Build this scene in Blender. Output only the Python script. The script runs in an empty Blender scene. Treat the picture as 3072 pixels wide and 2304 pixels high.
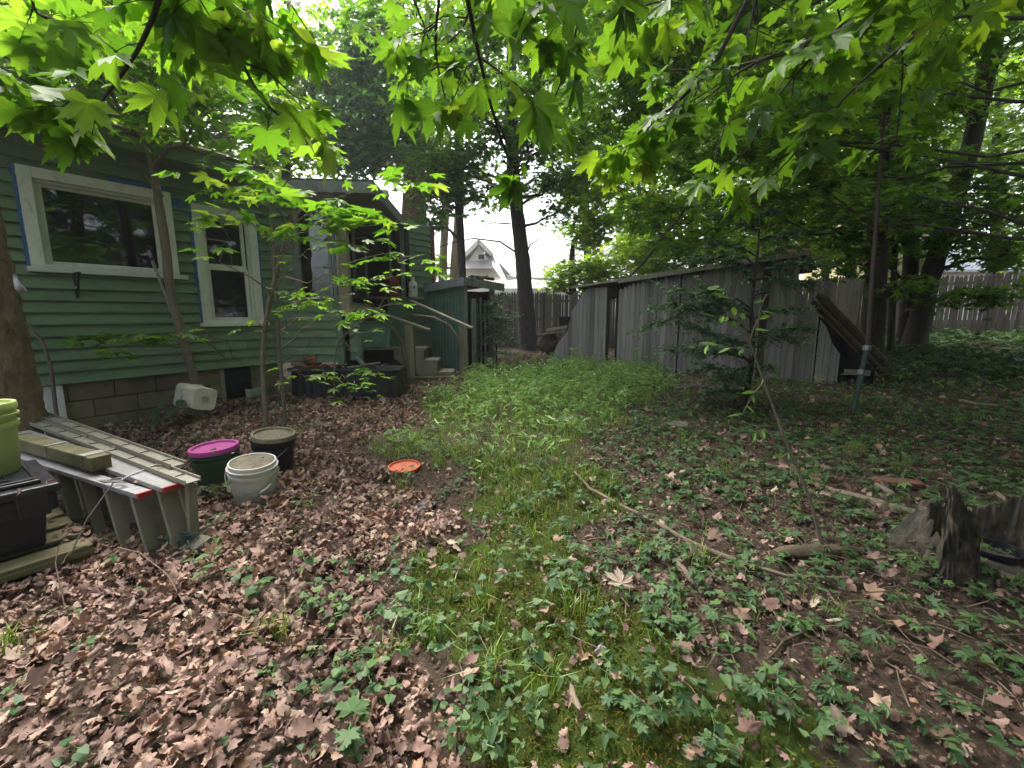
import bpy, bmesh, math, random
import numpy as np
from mathutils import Vector, Matrix
from mathutils import noise as mnoise

R = math.radians
rng = np.random.default_rng(11)
random.seed(11)
scene = bpy.context.scene
COL = scene.collection

# ------------------------------------------------------------------ camera model
F = 1330.0
CX, CY = 1536.0, 1152.0
PITCH = math.atan(214.0 / F)
CP, SP = math.cos(PITCH), math.sin(PITCH)
H = 1.35


def ray(px, py):
    u, v = px - CX, py - CY
    return np.array([u, F * CP - v * SP, -(F * SP + v * CP)])


def smooth(a, b, x):
    t = np.clip((np.asarray(x, float) - a) / (b - a), 0, 1)
    return t * t * (3 - 2 * t)


def gz(x, y):
    """height of the yard"""
    x = np.asarray(x, float)
    y = np.asarray(y, float)
    z = 0.016 * np.clip(y - 1.5, 0, 30)
    z = z + 0.05 * np.clip(x - 3, 0, 14) * smooth(5, 12, y)
    z = z + 0.022 * np.sin(1.7 * x + 0.6) * np.sin(1.3 * y + 0.4) + 0.012 * np.sin(4.1 * x + 1.3 * y) * np.sin(3.3 * y - 0.7 * x)
    return z


def gzf(x, y):
    return float(gz(x, y))


def at(px, py, Y):
    """the point at forward distance Y behind a picture position"""
    d = ray(px, py)
    s = Y / d[1]
    return Vector((d[0] * s, Y, H + d[2] * s))


def gnd(px, py):
    """where a picture position meets the yard"""
    d = ray(px, py)
    z = 0.1
    for _ in range(12):
        s = (z - H) / d[2]
        x, y = d[0] * s, d[1] * s
        z = 0.5 * z + 0.5 * gzf(x, y)
    return Vector((x, y, gzf(x, y)))


def hit(px, py, p0, n):
    d = Vector(ray(px, py))
    o = Vector((0, 0, H))
    n = Vector(n)
    s = (Vector(p0) - o).dot(n) / d.dot(n)
    return o + d * s


# ------------------------------------------------------------------ objects
ROOT = {}


def thing(name, label, cat, loc=(0, 0, 0), group=None):
    o = bpy.data.objects.new(name, None)
    COL.objects.link(o)
    o.empty_display_size = 0.1
    o.location = loc
    o['label'] = label
    o['category'] = cat
    if group:
        o['group'] = group
    ROOT[o.name] = Vector(loc)
    return o


def tag(o, label, cat, group=None):
    o['label'] = label
    o['category'] = cat
    if group:
        o['group'] = group
    return o


def link_mesh(name, me, mat, parent):
    o = bpy.data.objects.new(name, me)
    COL.objects.link(o)
    if mat:
        me.materials.append(mat)
    if parent is not None:
        o.parent = parent
        ROOT[o.name] = ROOT[parent.name]
    else:
        ROOT[o.name] = Vector((0, 0, 0))
    return o


class MB:
    """collects simple solids and links them as one mesh"""

    def __init__(s):
        s.v, s.f, s.r = [], [], []

    def add(s, vs, fs, r=None):
        b = len(s.v)
        if r is None:
            r = random.random()
        s.v += [tuple(p) for p in vs]
        s.r += [r] * len(vs)
        s.f += [tuple(i + b for i in f) for f in fs]
        return s

    def obox(s, o, ax, ay, az, r=None):
        o, ax, ay, az = Vector(o), Vector(ax), Vector(ay), Vector(az)
        vs = [o, o + ax, o + ax + ay, o + ay, o + az, o + ax + az, o + ax + ay + az, o + ay + az]
        return s.add(vs, [(0, 3, 2, 1), (4, 5, 6, 7), (0, 1, 5, 4), (1, 2, 6, 5), (2, 3, 7, 6), (3, 0, 4, 7)], r)

    def box(s, c, size, rot=None, r=None):
        m = rot.to_3x3() if rot is not None else Matrix.Identity(3)
        ax, ay, az = m @ Vector((size[0], 0, 0)), m @ Vector((0, size[1], 0)), m @ Vector((0, 0, size[2]))
        return s.obox(Vector(c) - (ax + ay + az) / 2, ax, ay, az, r)

    def bar(s, a, b, w, t, up=(0, 0, 1), r=None):
        """board from a to b, w wide (across up), t thick (along up)"""
        a, b, up = Vector(a), Vector(b), Vector(up)
        d = b - a
        side = d.cross(up).normalized()
        u2 = side.cross(d).normalized()
        return s.obox(a - side * w / 2 - u2 * t / 2, d, side * w, u2 * t, r)

    def tube(s, pts, rad, n=8, wob=0.0, r=None, cap=True, bark=0.0, freq=16.0):
        pts = [Vector(p) for p in pts]
        if not hasattr(rad, '__len__'):
            rad = [rad] * len(pts)
        vs, fs = [], []
        ref = Vector((0.31, 0.17, 0.93))
        prev = None
        for i, p in enumerate(pts):
            d = (pts[min(i + 1, len(pts) - 1)] - pts[max(i - 1, 0)])
            d = d.normalized() if d.length > 1e-9 else Vector((0, 0, 1))
            if prev is None:
                a = d.cross(ref)
                if a.length < 1e-3:
                    a = d.cross(Vector((1, 0, 0)))
            else:
                a = prev - d * prev.dot(d)
            a.normalize()
            prev = a
            b = d.cross(a)
            for k in range(n):
                th = 2 * math.pi * k / n
                q = rad[i] * (1 + wob * (random.random() - 0.5) * 2)
                w = a * math.cos(th) + b * math.sin(th)
                if bark:
                    e = p + w * q
                    f = Vector((e.x * freq, e.y * freq, e.z * freq * .28))
                    q *= 1 + bark * (mnoise.noise(f) + .6 * mnoise.noise(f * 2.3) - .25)
                vs.append(p + w * q)
        for i in range(len(pts) - 1):
            for k in range(n):
                k2 = (k + 1) % n
                fs.append((i * n + k, i * n + k2, (i + 1) * n + k2, (i + 1) * n + k))
        if cap:
            fs.append(tuple(range(n - 1, -1, -1)))
            fs.append(tuple((len(pts) - 1) * n + k for k in range(n)))
        return s.add(vs, fs, r)

    def lathe(s, prof, n=24, M=None, r=None):
        vs, fs = [], []
        for (q, z) in prof:
            for k in range(n):
                th = 2 * math.pi * k / n
                vs.append(Vector((q * math.cos(th), q * math.sin(th), z)))
        for i in range(len(prof) - 1):
            for k in range(n):
                k2 = (k + 1) % n
                fs.append((i * n + k, i * n + k2, (i + 1) * n + k2, (i + 1) * n + k))
        fs.append(tuple(range(n - 1, -1, -1)))
        fs.append(tuple((len(prof) - 1) * n + k for k in range(n)))
        if M is not None:
            vs = [M @ p for p in vs]
        return s.add(vs, fs, r)

    def prism(s, poly, ext, r=None):
        poly = [Vector(p) for p in poly]
        ext = Vector(ext)
        n = len(poly)
        fs = [tuple(range(n - 1, -1, -1)), tuple(range(n, 2 * n))]
        for k in range(n):
            k2 = (k + 1) % n
            fs.append((k, k2, n + k2, n + k))
        return s.add(poly + [p + ext for p in poly], fs, r)

    def build(s, name, mat, parent=None, smooth=False, bevel=0.0, label=None):
        me = bpy.data.meshes.new(name)
        off = ROOT[parent.name] if parent is not None else Vector((0, 0, 0))
        me.from_pydata([(p[0] - off[0], p[1] - off[1], p[2] - off[2]) for p in s.v], [], s.f)
        bm = bmesh.new()
        bm.from_mesh(me)
        bmesh.ops.recalc_face_normals(bm, faces=bm.faces)
        bm.to_mesh(me)
        bm.free()
        a = me.attributes.new('rnd', 'FLOAT', 'POINT')
        a.data.foreach_set('value', np.array(s.r, np.float32))
        if smooth:
            me.polygons.foreach_set('use_smooth', [True] * len(me.polygons))
        o = link_mesh(name, me, mat, parent)
        if smooth and smooth != 'all':
            try:
                me.set_sharp_from_angle(angle=R(45))
            except Exception:
                pass
        if bevel:
            b = o.modifiers.new('bevel', 'BEVEL')
            b.width = bevel
            b.segments = 2
            b.limit_method = 'ANGLE'
            b.angle_limit = R(40)
        if label:
            o['label'] = label
        return o


def fast_mesh(name, V, Fc, mat, parent, rnd=None, smooth=False):
    """V (n,3) world points, Fc (m,k) faces of one size"""
    off = np.array(ROOT[parent.name]) if parent is not None else np.zeros(3)
    me = bpy.data.meshes.new(name)
    n, (m, k) = len(V), Fc.shape
    me.vertices.add(n)
    me.vertices.foreach_set('co', (V - off).astype(np.float32).ravel())
    me.loops.add(m * k)
    me.loops.foreach_set('vertex_index', Fc.astype(np.int32).ravel())
    me.polygons.add(m)
    me.polygons.foreach_set('loop_start', (np.arange(m) * k).astype(np.int32))
    me.polygons.foreach_set('use_smooth', np.full(m, smooth))
    me.update(calc_edges=True)
    if rnd is not None:
        a = me.attributes.new('rnd', 'FLOAT', 'POINT')
        a.data.foreach_set('value', rnd.astype(np.float32))
    return link_mesh(name, me, mat, parent)


# ------------------------------------------------------------------ leaves
def polar(half):
    """half outline as (degrees from the tip, radius) -> fan template around the leaf stalk"""
    pts = [(math.sin(R(a)) * r, math.cos(R(a)) * r) for a, r in half]
    left = [(-x, y) for x, y in pts[::-1] if abs(x) > 1e-6]
    out = [(0.0, 0.0)] + pts + left
    T = np.array([(x, y, 0.0) for x, y in out])
    rr = np.hypot(T[:, 0], T[:, 1])
    T[:, 2] = -0.22 * rr ** 2 + 0.06 * (rr < 0.5) * (rr > 0)
    n = len(out) - 1
    Fc = np.array([(0, 1 + (k + 1) % n, 1 + k) for k in range(n)])
    tips = [1.0] + [1.0 if any(abs(abs(math.degrees(math.atan2(x, y))) - v) < .6 for v in (0, 50, 99, 100)) else 0.0 for x, y in out[1:]]
    return T, Fc, np.array(tips)


MAPLE_HI = polar([(0, 1.0), (9, .74), (15, .80), (20, .60), (27, .47), (36, .70), (41, .66), (50, .97), (57, .70), (64, .76), (68, .56), (76, .42), (86, .54),
                  (99, .70), (108, .46), (122, .42), (140, .20), (178, .06)])
MAPLE_MID = polar([(0, 1.0), (13, .76), (27, .46), (40, .68), (50, .96), (61, .72), (76, .42), (99, .68), (125, .36), (178, .05)])
def ringed(half):
    """fan with a ring half way out, fine enough to roll up"""
    T, Fc, tips = polar(half)
    n = len(T) - 1
    mid = T[1:] * .52
    T2 = np.concatenate([T[:1], mid, T[1:]])
    T2[:, 2] = 0
    F2 = [(0, 1 + (k + 1) % n, 1 + k) for k in range(n)]
    for k in range(n):
        a, b = 1 + k, 1 + (k + 1) % n
        F2 += [(a, b, b + n), (a, b + n, a + n)]
    return T2, np.array(F2), np.concatenate([[1.0], tips[1:], tips[1:]])


DEAD = ringed([(0, .92), (14, .72), (28, .52), (42, .72), (50, .86), (60, .66), (78, .46), (99, .62), (118, .42), (150, .22), (178, .06)])
DEAD_ROUND = ringed([(0, .86), (9, .66), (22, .74), (31, .50), (47, .68), (58, .52), (73, .60), (90, .38), (104, .52), (122, .34), (140, .38), (160, .2), (178, .10)])
CHIP = polar([(0, .62), (14, .50), (30, .60), (48, .44), (66, .58), (88, .40), (110, .50), (140, .34), (172, .30)])
MAPLE_LO = polar([(0, 1.0), (26, .50), (50, .95), (75, .45), (100, .66), (178, .06)])
OVATE = polar([(0, 1.0), (10, .72), (22, .52), (45, .40), (80, .30), (120, .22), (178, .03)])
LENS = (np.array([(0, 0, 0), (.17, .35, -.02), (.13, .7, -.06), (0, 1, -.12), (-.13, .7, -.06), (-.17, .35, -.02)], float),
        np.array([(0, 1, 2), (0, 2, 3), (0, 3, 4), (0, 4, 5)]))
SLIM = (np.array([(0, 0, 0), (.09, .3, .02), (.08, .65, -.03), (0, 1, -.2), (-.08, .65, -.03), (-.09, .3, .02)], float),
        np.array([(0, 1, 2), (0, 2, 3), (0, 3, 4), (0, 4, 5)]))


def unit(a):
    return a / np.maximum(np.linalg.norm(a, axis=-1, keepdims=True), 1e-9)


def leaf_arrays(P, N, D, S, tmpl, curl=None, crumple=0.0, g=rng):
    T, Fc = tmpl[:2]
    P, N, D, S = np.asarray(P, float), unit(np.asarray(N, float)), np.asarray(D, float), np.asarray(S, float)
    D = unit(D - N * np.sum(N * D, -1, keepdims=True))
    X = np.cross(D, N)
    n, k = len(P), len(T)
    if curl is None:
        curl = g.normal(1.0, 0.7, n)
    z = T[None, :, 2] * curl[:, None]
    skew = g.normal(0, .12, n)[:, None]
    tx = (T[None, :, 0] + skew * T[None, :, 1]) * g.uniform(.85, 1.15, n)[:, None]
    ty = np.repeat(T[None, :, 1], n, 0)
    if crumple:
        # roll each leaf round an axis of its own, then crease it
        ph = g.uniform(0, 2 * np.pi, n)[:, None]
        c_, s_ = np.cos(ph), np.sin(ph)
        for kap in (g.normal(0, 2.3 * crumple, n)[:, None],):
            q, w = tx * c_ + (ty - .3) * s_, -tx * s_ + (ty - .3) * c_
            kap = np.where(np.abs(kap) < .05, .05, kap)
            z = z + (1 - np.cos(kap * q)) / kap
            q = np.sin(kap * q) / kap
            tx, ty = q * c_ - w * s_, q * s_ + w * c_ + .3
        for _ in range(3):
            a1, a2, a3 = g.uniform(-7, 7, (3, n, 1))
            z = z + g.normal(0, .07 * crumple, n)[:, None] * np.sin(a1 * tx + a2 * ty + a3)
    V = P[:, None] + S[:, None, None] * (tx[..., None] * X[:, None] + ty[..., None] * D[:, None] + z[..., None] * N[:, None])
    FF = Fc[None] + (np.arange(n) * k)[:, None, None]
    rnd = np.repeat(g.random(n), k)
    return V.reshape(-1, 3), FF.reshape(-1, 3), rnd


def build_leaves(name, mat, parent, P, N, D, S, tmpl, curl=None, crumple=0.0, smooth=False):
    V, FF, rnd = leaf_arrays(P, N, D, S, tmpl, curl, crumple)
    o = fast_mesh(name, V, FF, mat, parent, rnd, smooth)
    add_vein(o, tmpl, len(P))
    return o


def add_vein(o, tmpl, n):
    if len(tmpl) > 2:
        a = o.data.attributes.new('vein', 'FLOAT', 'POINT')
        a.data.foreach_set('value', np.tile(tmpl[2], n).astype(np.float32))


def sprays(ells, per, rad, size, tilt=.35, droop=.35, g=rng):
    """leaf frames in flat tiers scattered through ellipsoids (centre, radii, number of tiers)"""
    Ps, Ns, Ds, Ss, Cs = [], [], [], [], []
    for c, rr, n in ells:
        c, rr = np.array(c, float), np.array(rr, float)
        dirs = unit(g.normal(0, 1, (n, 3)))
        q = g.random(n)[:, None] ** (1 / 2.3)
        cen = c + dirs * q * rr
        Cs.append(cen)
        m = np.maximum(3, g.poisson(per, n))
        idx = np.repeat(np.arange(n), m)
        k = len(idx)
        a = g.uniform(0, 2 * np.pi, k)
        srad = (rad * g.uniform(.6, 1.35, n))[idx]
        rho = srad * np.sqrt(g.random(k))
        tl = g.normal(0, .22, (n, 2))[idx]
        off = np.stack([rho * np.cos(a), rho * np.sin(a), np.zeros(k)], 1)
        off[:, 2] = tl[:, 0] * off[:, 0] + tl[:, 1] * off[:, 1] - .3 * rho ** 2 / np.maximum(srad, .05) + g.normal(0, .05, k) * rad * 2
        Ps.append(cen[idx] + off)
        Ds.append(np.stack([np.cos(a), np.sin(a), -droop * np.ones(k)], 1) + g.normal(0, .35, (k, 3)))
        Ns.append(np.stack([g.normal(0, tilt, k), g.normal(0, tilt, k), np.ones(k)], 1))
        Ss.append(size * np.clip(g.normal(1, .28, k), .35, 1.7))
    return np.concatenate(Ps), np.concatenate(Ns), np.concatenate(Ds), np.concatenate(Ss), Cs


def bend(a, b, k=5, sag=0.0, wob=0.0):
    a, b = Vector(a), Vector(b)
    L = (b - a).length
    out = []
    for i in range(k + 1):
        t = i / k
        p = a.lerp(b, t)
        p.z += sag * L * 4 * t * (1 - t)
        if 0 < i < k:
            p += Vector((random.gauss(0, 1), random.gauss(0, 1), random.gauss(0, 1))) * wob * L
        out.append(p)
    return out
# ------------------------------------------------------------------ materials
def nodes(name):
    m = bpy.data.materials.new(name)
    m.use_nodes = True
    nt = m.node_tree
    nt.nodes.clear()
    out = nt.nodes.new('ShaderNodeOutputMaterial')
    return m, nt, out


def nd(nt, typ, **kw):
    n = nt.nodes.new('ShaderNode' + typ)
    for k, v in kw.items():
        if k.startswith('_'):
            setattr(n, k[1:], v)
        else:
            key = int(k[1:]) if k[0] == 'i' and k[1:].isdigit() else k.replace('__', ' ')
            if hasattr(v, 'is_output'):
                nt.links.new(v, n.inputs[key])
            else:
                n.inputs[key].default_value = v
    return n


def rgba(c):
    return (c[0], c[1], c[2], 1.0)


def mixc(nt, fac, a, b, mode='MIX'):
    n = nt.nodes.new('ShaderNodeMix')
    n.data_type = 'RGBA'
    n.blend_type = mode
    for sock, v in ((n.inputs[0], fac), (n.inputs[6], a), (n.inputs[7], b)):
        if hasattr(v, 'is_output'):
            nt.links.new(v, sock)
        else:
            sock.default_value = v if not isinstance(v, tuple) else rgba(v)
    return n.outputs[2]


def ramp(nt, fac, stops):
    n = nt.nodes.new('ShaderNodeValToRGB')
    els = n.color_ramp.elements
    while len(els) < len(stops):
        els.new(0.5)
    for e, (p, c) in zip(els, stops):
        e.position = p
        e.color = rgba(c) if hasattr(c, '__len__') else (c, c, c, 1)
    nt.links.new(fac, n.inputs[0])
    return n.outputs[0]


def noise(nt, vec, scale, detail=4, rough=.6, dist=0.0):
    n = nd(nt, 'TexNoise', Vector=vec, Scale=scale, Detail=detail, Roughness=rough, Distortion=dist)
    return n.outputs[0]


def surf(name, base, rough=.75, var=.3, scale=6, stretch=(1, 1, 1), second=None, amount=.45, sscale=3, bump=.25, bscale=60, rvar=.25, spec=.3, third=None, tamount=.3, tscale=14, metal=0.0, edge=.12):
    """solid surface: base colour with broad and fine variation, patches of a second (and third) colour, relief, and a tone of its own per board"""
    m, nt, out = nodes(name)
    tc = nd(nt, 'TexCoord').outputs['Object']
    mp = nd(nt, 'Mapping', Vector=tc, Scale=stretch).outputs[0]
    col = mixc(nt, noise(nt, mp, scale, 6, .65), tuple(c * (1 - var) for c in base), tuple(min(1, c * (1 + var)) for c in base))
    if second is not None:
        f = ramp(nt, noise(nt, mp, sscale, 8, .7, .4), [(1 - amount - edge, 0.0), (1 - amount + edge, 1.0)])
        col = mixc(nt, f, col, second)
    if third is not None:
        f = ramp(nt, noise(nt, mp, tscale, 8, .7, .8), [(1 - tamount - edge * .6, 0.0), (1 - tamount + edge * .6, 1.0)])
        col = mixc(nt, f, col, third)
    at_ = nd(nt, 'Attribute', _attribute_name='rnd').outputs['Fac']
    col = mixc(nt, 1.0, col, ramp(nt, at_, [(0, (1 - rvar,) * 3), (1, (1 + rvar * .6,) * 3)]), 'MULTIPLY')
    b = nd(nt, 'Bump', Height=noise(nt, mp, bscale, 8, .7), Strength=bump, Distance=.01)
    rg = ramp(nt, noise(nt, mp, scale * 3, 5), [(.3, max(0, rough - .15)), (.7, min(1, rough + .12))])
    p = nd(nt, 'BsdfPrincipled', Base__Color=col, Roughness=rg, Metallic=metal, Normal=b.outputs[0])
    p.inputs['Specular IOR Level'].default_value = spec
    nt.links.new(p.outputs[0], out.inputs[0])
    return m


def leafy(name, stops, trans=.45, tcol=(1.25, 1.2, .55), rough=.42, spec=.35, patch=None):
    """thin leaf: reflecting top, light passing through, a tint of its own per leaf"""
    m, nt, out = nodes(name)
    at_ = nd(nt, 'Attribute', _attribute_name='rnd').outputs['Fac']
    tc = nd(nt, 'TexCoord').outputs['Object']
    c = ramp(nt, at_, stops)
    if patch:
        c = mixc(nt, ramp(nt, noise(nt, tc, patch[1], 3), [(.42, 0.0), (.62, 1.0)]), c, mixc(nt, 1.0, c, patch[0], 'MULTIPLY'))
    vn = nd(nt, 'Attribute', _attribute_name='vein').outputs['Fac']
    c = mixc(nt, ramp(nt, vn, [(.93, 0.0), (.985, .75)]), c, mixc(nt, 1.0, c, (1.5, 1.35, 1.5), 'MULTIPLY'))
    c = mixc(nt, noise(nt, tc, 45, 3), mixc(nt, 1.0, c, (.78, .8, .8), 'MULTIPLY'), mixc(nt, 1.0, c, (1.18, 1.15, 1.1), 'MULTIPLY'))
    p = nd(nt, 'BsdfPrincipled', Base__Color=c, Roughness=rough)
    p.inputs['Specular IOR Level'].default_value = spec
    t = nd(nt, 'BsdfTranslucent', Color=mixc(nt, 1.0, c, tcol, 'MULTIPLY'))
    mx = nd(nt, 'MixShader', i0=trans, i1=p.outputs[0], i2=t.outputs[0])
    nt.links.new(mx.outputs[0], out.inputs[0])
    return m


MAT = {}
MAT['siding'] = surf('green_clapboard_paint', (.14, .212, .124), rough=.6, var=.16, scale=3, second=(.096, .152, .09), amount=.42, sscale=2.2, third=(.20, .255, .17), tamount=.27, tscale=9, stretch=(1, 1, 2.5), bump=.12, bscale=90, rvar=.16, spec=.35)
MAT['green_trim'] = surf('green_trim_paint', (.105, .185, .12), rough=.6, second=(.16, .17, .14), amount=.3, sscale=9, stretch=(1, 1, .3), bump=.15, rvar=.1)
MAT['grey_trim'] = surf('weathered_trim', (.22, .25, .25), rough=.8, second=(.14, .14, .12), amount=.45, sscale=6, stretch=(1, 1, .25), bump=.3, rvar=.25)
MAT['white_trim'] = surf('peeling_white_paint', (.62, .63, .60), rough=.65, var=.12, scale=4, second=(.36, .35, .31), amount=.34, sscale=9, third=(.17, .13, .10), tamount=.30, tscale=22, stretch=(1, 1, .5), bump=.35, bscale=50, rvar=.12)
MAT['tape'] = surf('blue_tape', (.045, .13, .30), rough=.6, var=.25, scale=9, second=(.10, .20, .28), amount=.3, bump=.25, bscale=30, rvar=.1)
MAT['block'] = surf('concrete_block', (.215, .18, .12), rough=.95, var=.25, scale=5, second=(.13, .12, .075), amount=.48, sscale=2.5, bump=.6, bscale=70, rvar=.2, spec=.15)
MAT['roof'] = surf('old_roofing', (.07, .07, .065), rough=.95, second=(.11, .11, .08), amount=.4, bump=.5, bscale=120, rvar=.2, spec=.15)
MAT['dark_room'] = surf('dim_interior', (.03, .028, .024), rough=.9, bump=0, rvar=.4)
MAT['beam'] = surf('wet_lumber', (.155, .135, .078), rough=.85, var=.25, scale=7, second=(.08, .09, .042), amount=.45, sscale=4, third=(.23, .205, .13), tamount=.3, tscale=12, bump=.5, bscale=60, rvar=.15, spec=.2)
MAT['rail_wood'] = surf('grey_rail_lumber', (.26, .235, .19), rough=.85, var=.3, scale=6, stretch=(1, 1, .2), second=(.15, .14, .095), amount=.4, sscale=6, bump=.45, bscale=60, rvar=.2, spec=.2)
MAT['post_wood'] = surf('weathered_post', (.27, .235, .17), rough=.85, var=.35, scale=30, stretch=(1, 1, .06), second=(.13, .12, .085), amount=.42, sscale=16, bump=.6, bscale=70, rvar=.15, spec=.2)
MAT['fence'] = surf('grey_fence_board', (.25, .236, .232), rough=.9, var=.3, scale=34, stretch=(1, 1, .05), second=(.165, .158, .155), amount=.44, sscale=12, third=(.24, .19, .145), tamount=.3, tscale=5, bump=.5, bscale=60, rvar=.38, spec=.15)
MAT['fence_dark'] = surf('brown_fence_board', (.15, .124, .105), rough=.9, var=.35, scale=34, stretch=(1, 1, .05), second=(.115, .11, .105), amount=.46, sscale=14, bump=.5, bscale=60, rvar=.4, spec=.15)
MAT['ply'] = surf('bare_plywood', (.40, .29, .16), rough=.8, var=.25, scale=12, stretch=(1, .3, 1), second=(.27, .2, .11), amount=.35, bump=.2, rvar=.2)
MAT['corrugated'] = surf('green_corrugated_sheet', (.10, .20, .155), rough=.55, var=.2, scale=4, second=(.04, .075, .06), amount=.4, sscale=2.4, third=(.10, .14, .12), tamount=.2, bump=.1, spec=.4)
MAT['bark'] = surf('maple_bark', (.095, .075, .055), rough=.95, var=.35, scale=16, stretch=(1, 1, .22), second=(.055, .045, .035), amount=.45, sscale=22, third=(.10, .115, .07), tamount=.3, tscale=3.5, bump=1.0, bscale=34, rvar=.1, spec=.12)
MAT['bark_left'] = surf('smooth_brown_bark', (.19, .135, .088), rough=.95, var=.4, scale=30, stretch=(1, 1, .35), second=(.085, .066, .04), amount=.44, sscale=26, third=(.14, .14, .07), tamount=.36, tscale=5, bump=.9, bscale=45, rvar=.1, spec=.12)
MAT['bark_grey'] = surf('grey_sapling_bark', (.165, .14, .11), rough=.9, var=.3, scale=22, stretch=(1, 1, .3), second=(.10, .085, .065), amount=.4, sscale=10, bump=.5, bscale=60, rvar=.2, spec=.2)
MAT['bark_dark'] = surf('shaded_bark', (.06, .052, .045), rough=.95, var=.35, scale=16, stretch=(1, 1, .22), second=(.035, .032, .03), amount=.45, sscale=18, bump=1.0, bscale=34, rvar=.1, spec=.12)  # darker copy of the maple bark; shade is put into the colour
MAT['bark_red'] = surf('reddish_bark', (.17, .085, .062), rough=.95, var=.35, scale=16, stretch=(1, 1, .2), second=(.09, .055, .045), amount=.45, sscale=18, bump=1.0, bscale=34, rvar=.1, spec=.12)
MAT['twig'] = surf('dark_twig', (.045, .034, .03), rough=.85, var=.3, bump=.2, rvar=.3)
MAT['stick'] = surf('dead_wood', (.145, .11, .082), rough=.95, var=.35, scale=12, second=(.10, .08, .06), amount=.42, sscale=8, bump=.7, bscale=50, rvar=.35, spec=.15)
MAT['pale_wood'] = surf('bleached_log', (.20, .16, .12), rough=.95, var=.3, scale=14, second=(.16, .13, .095), amount=.4, sscale=8, bump=.7, bscale=50, rvar=.2, spec=.15)
MAT['stump'] = surf('rotten_stump', (.145, .12, .094), rough=.95, var=.5, scale=60, stretch=(1, 1, .14), second=(.04, .04, .035), amount=.5, sscale=9, third=(.055, .075, .035), tamount=.32, tscale=4, bump=1.0, bscale=95, rvar=.2, spec=.1)
MAT['alu'] = surf('dull_aluminium', (.27, .27, .275), rough=.55, var=.2, scale=8, second=(.20, .195, .175), amount=.45, sscale=7, third=(.12, .105, .075), tamount=.3, tscale=20, bump=.08, rvar=.1, spec=.5, metal=.35)
MAT['alu_mossy'] = surf('mossy_aluminium', (.21, .20, .165), rough=.75, var=.25, scale=8, second=(.17, .165, .105), amount=.45, sscale=6, third=(.12, .14, .08), tamount=.3, tscale=14, bump=.25, rvar=.2, spec=.3, metal=.1)
MAT['red_end'] = surf('red_rail_end', (.27, .03, .035), rough=.6, second=(.30, .14, .12), amount=.35, sscale=30, bump=.1)
MAT['wire'] = surf('grey_wire', (.20, .19, .18), rough=.5, metal=.4, bump=0)
MAT['black_plastic'] = surf('black_tote_plastic', (.010, .011, .015), rough=.45, var=.3, scale=10, second=(.04, .042, .05), amount=.34, sscale=12, bump=.12, bscale=120, rvar=.05, spec=.32)
MAT['black_liner'] = surf('black_sheet_plastic', (.012, .013, .016), rough=.5, var=.3, second=(.03, .03, .03), amount=.35, bump=.3, bscale=18, rvar=.1, spec=.4)
MAT['tarp'] = surf('black_tarp', (.006, .006, .008), rough=.6, var=.3, bump=.4, bscale=14, rvar=.1, spec=.25)
MAT['plate'] = surf('tan_name_plate', (.36, .30, .21), rough=.6, second=(.2, .17, .12), amount=.35, sscale=30, bump=.1)
MAT['lettering'] = surf('pale_lettering', (.32, .33, .35), rough=.5, bump=0, rvar=0)
MAT['lime_plastic'] = surf('lime_bucket_plastic', (.33, .40, .13), rough=.5, var=.12, scale=3, second=(.20, .24, .08), amount=.3, sscale=4, bump=.08, rvar=.05, spec=.4)
MAT['white_plastic'] = surf('dirty_white_plastic', (.56, .56, .52), rough=.5, var=.1, scale=4, second=(.40, .38, .32), amount=.36, sscale=6, third=(.22, .18, .12), tamount=.2, tscale=22, bump=.08, rvar=.05, spec=.4)
MAT['cream_plastic'] = surf('cream_plastic', (.56, .54, .46), rough=.55, var=.12, second=(.36, .32, .21), amount=.38, sscale=8, bump=.1, rvar=.1)
MAT['mint_plastic'] = surf('pale_green_plastic', (.33, .42, .30), rough=.5, var=.15, second=(.22, .28, .18), amount=.35, sscale=8, bump=.1, rvar=.1)
MAT['green_plastic'] = surf('dark_green_bucket', (.026, .075, .030), rough=.5, var=.2, second=(.018, .038, .02), amount=.4, sscale=6, bump=.1, rvar=.05, spec=.4)
MAT['pink_lid'] = surf('magenta_lid', (.40, .065, .26), rough=.6, var=.15, second=(.29, .06, .19), amount=.38, sscale=9, third=(.16, .10, .10), tamount=.24, tscale=24, bump=.1, rvar=.02, spec=.4)
MAT['dirt_lid'] = surf('lid_with_grit', (.23, .20, .145), rough=.95, var=.35, scale=30, second=(.13, .11, .08), amount=.45, sscale=18, third=(.35, .31, .23), tamount=.25, tscale=50, bump=.6, bscale=120, rvar=.05, spec=.15)
MAT['orange_plastic'] = surf('orange_plastic', (.54, .105, .035), rough=.6, var=.18, second=(.40, .13, .07), amount=.4, sscale=9, bump=.08, rvar=.1, spec=.4)
MAT['red_plastic'] = surf('red_plastic', (.33, .02, .025), rough=.5, bump=.08, rvar=.05, spec=.4)
MAT['teal_plastic'] = surf('teal_bin_plastic', (.28, .50, .44), rough=.55, var=.2, scale=3, second=(.055, .13, .15), amount=.42, sscale=3, bump=.1, rvar=.05, spec=.4)
MAT['blue_card'] = surf('blue_card', (.14, .30, .50), rough=.6, bump=.1)
MAT['brown_card'] = surf('brown_card', (.20, .10, .065), rough=.8, second=(.42, .36, .30), amount=.3, sscale=12, bump=.2)
MAT['brick'] = surf('mossy_brick', (.22, .17, .12), rough=.95, second=(.13, .14, .075), amount=.45, sscale=10, bump=.6, bscale=60, rvar=.3, spec=.1)
MAT['red_brick'] = surf('old_red_brick', (.135, .062, .05), rough=.95, second=(.12, .07, .05), amount=.4, sscale=10, bump=.6, bscale=60, rvar=.2, spec=.1)
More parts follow.
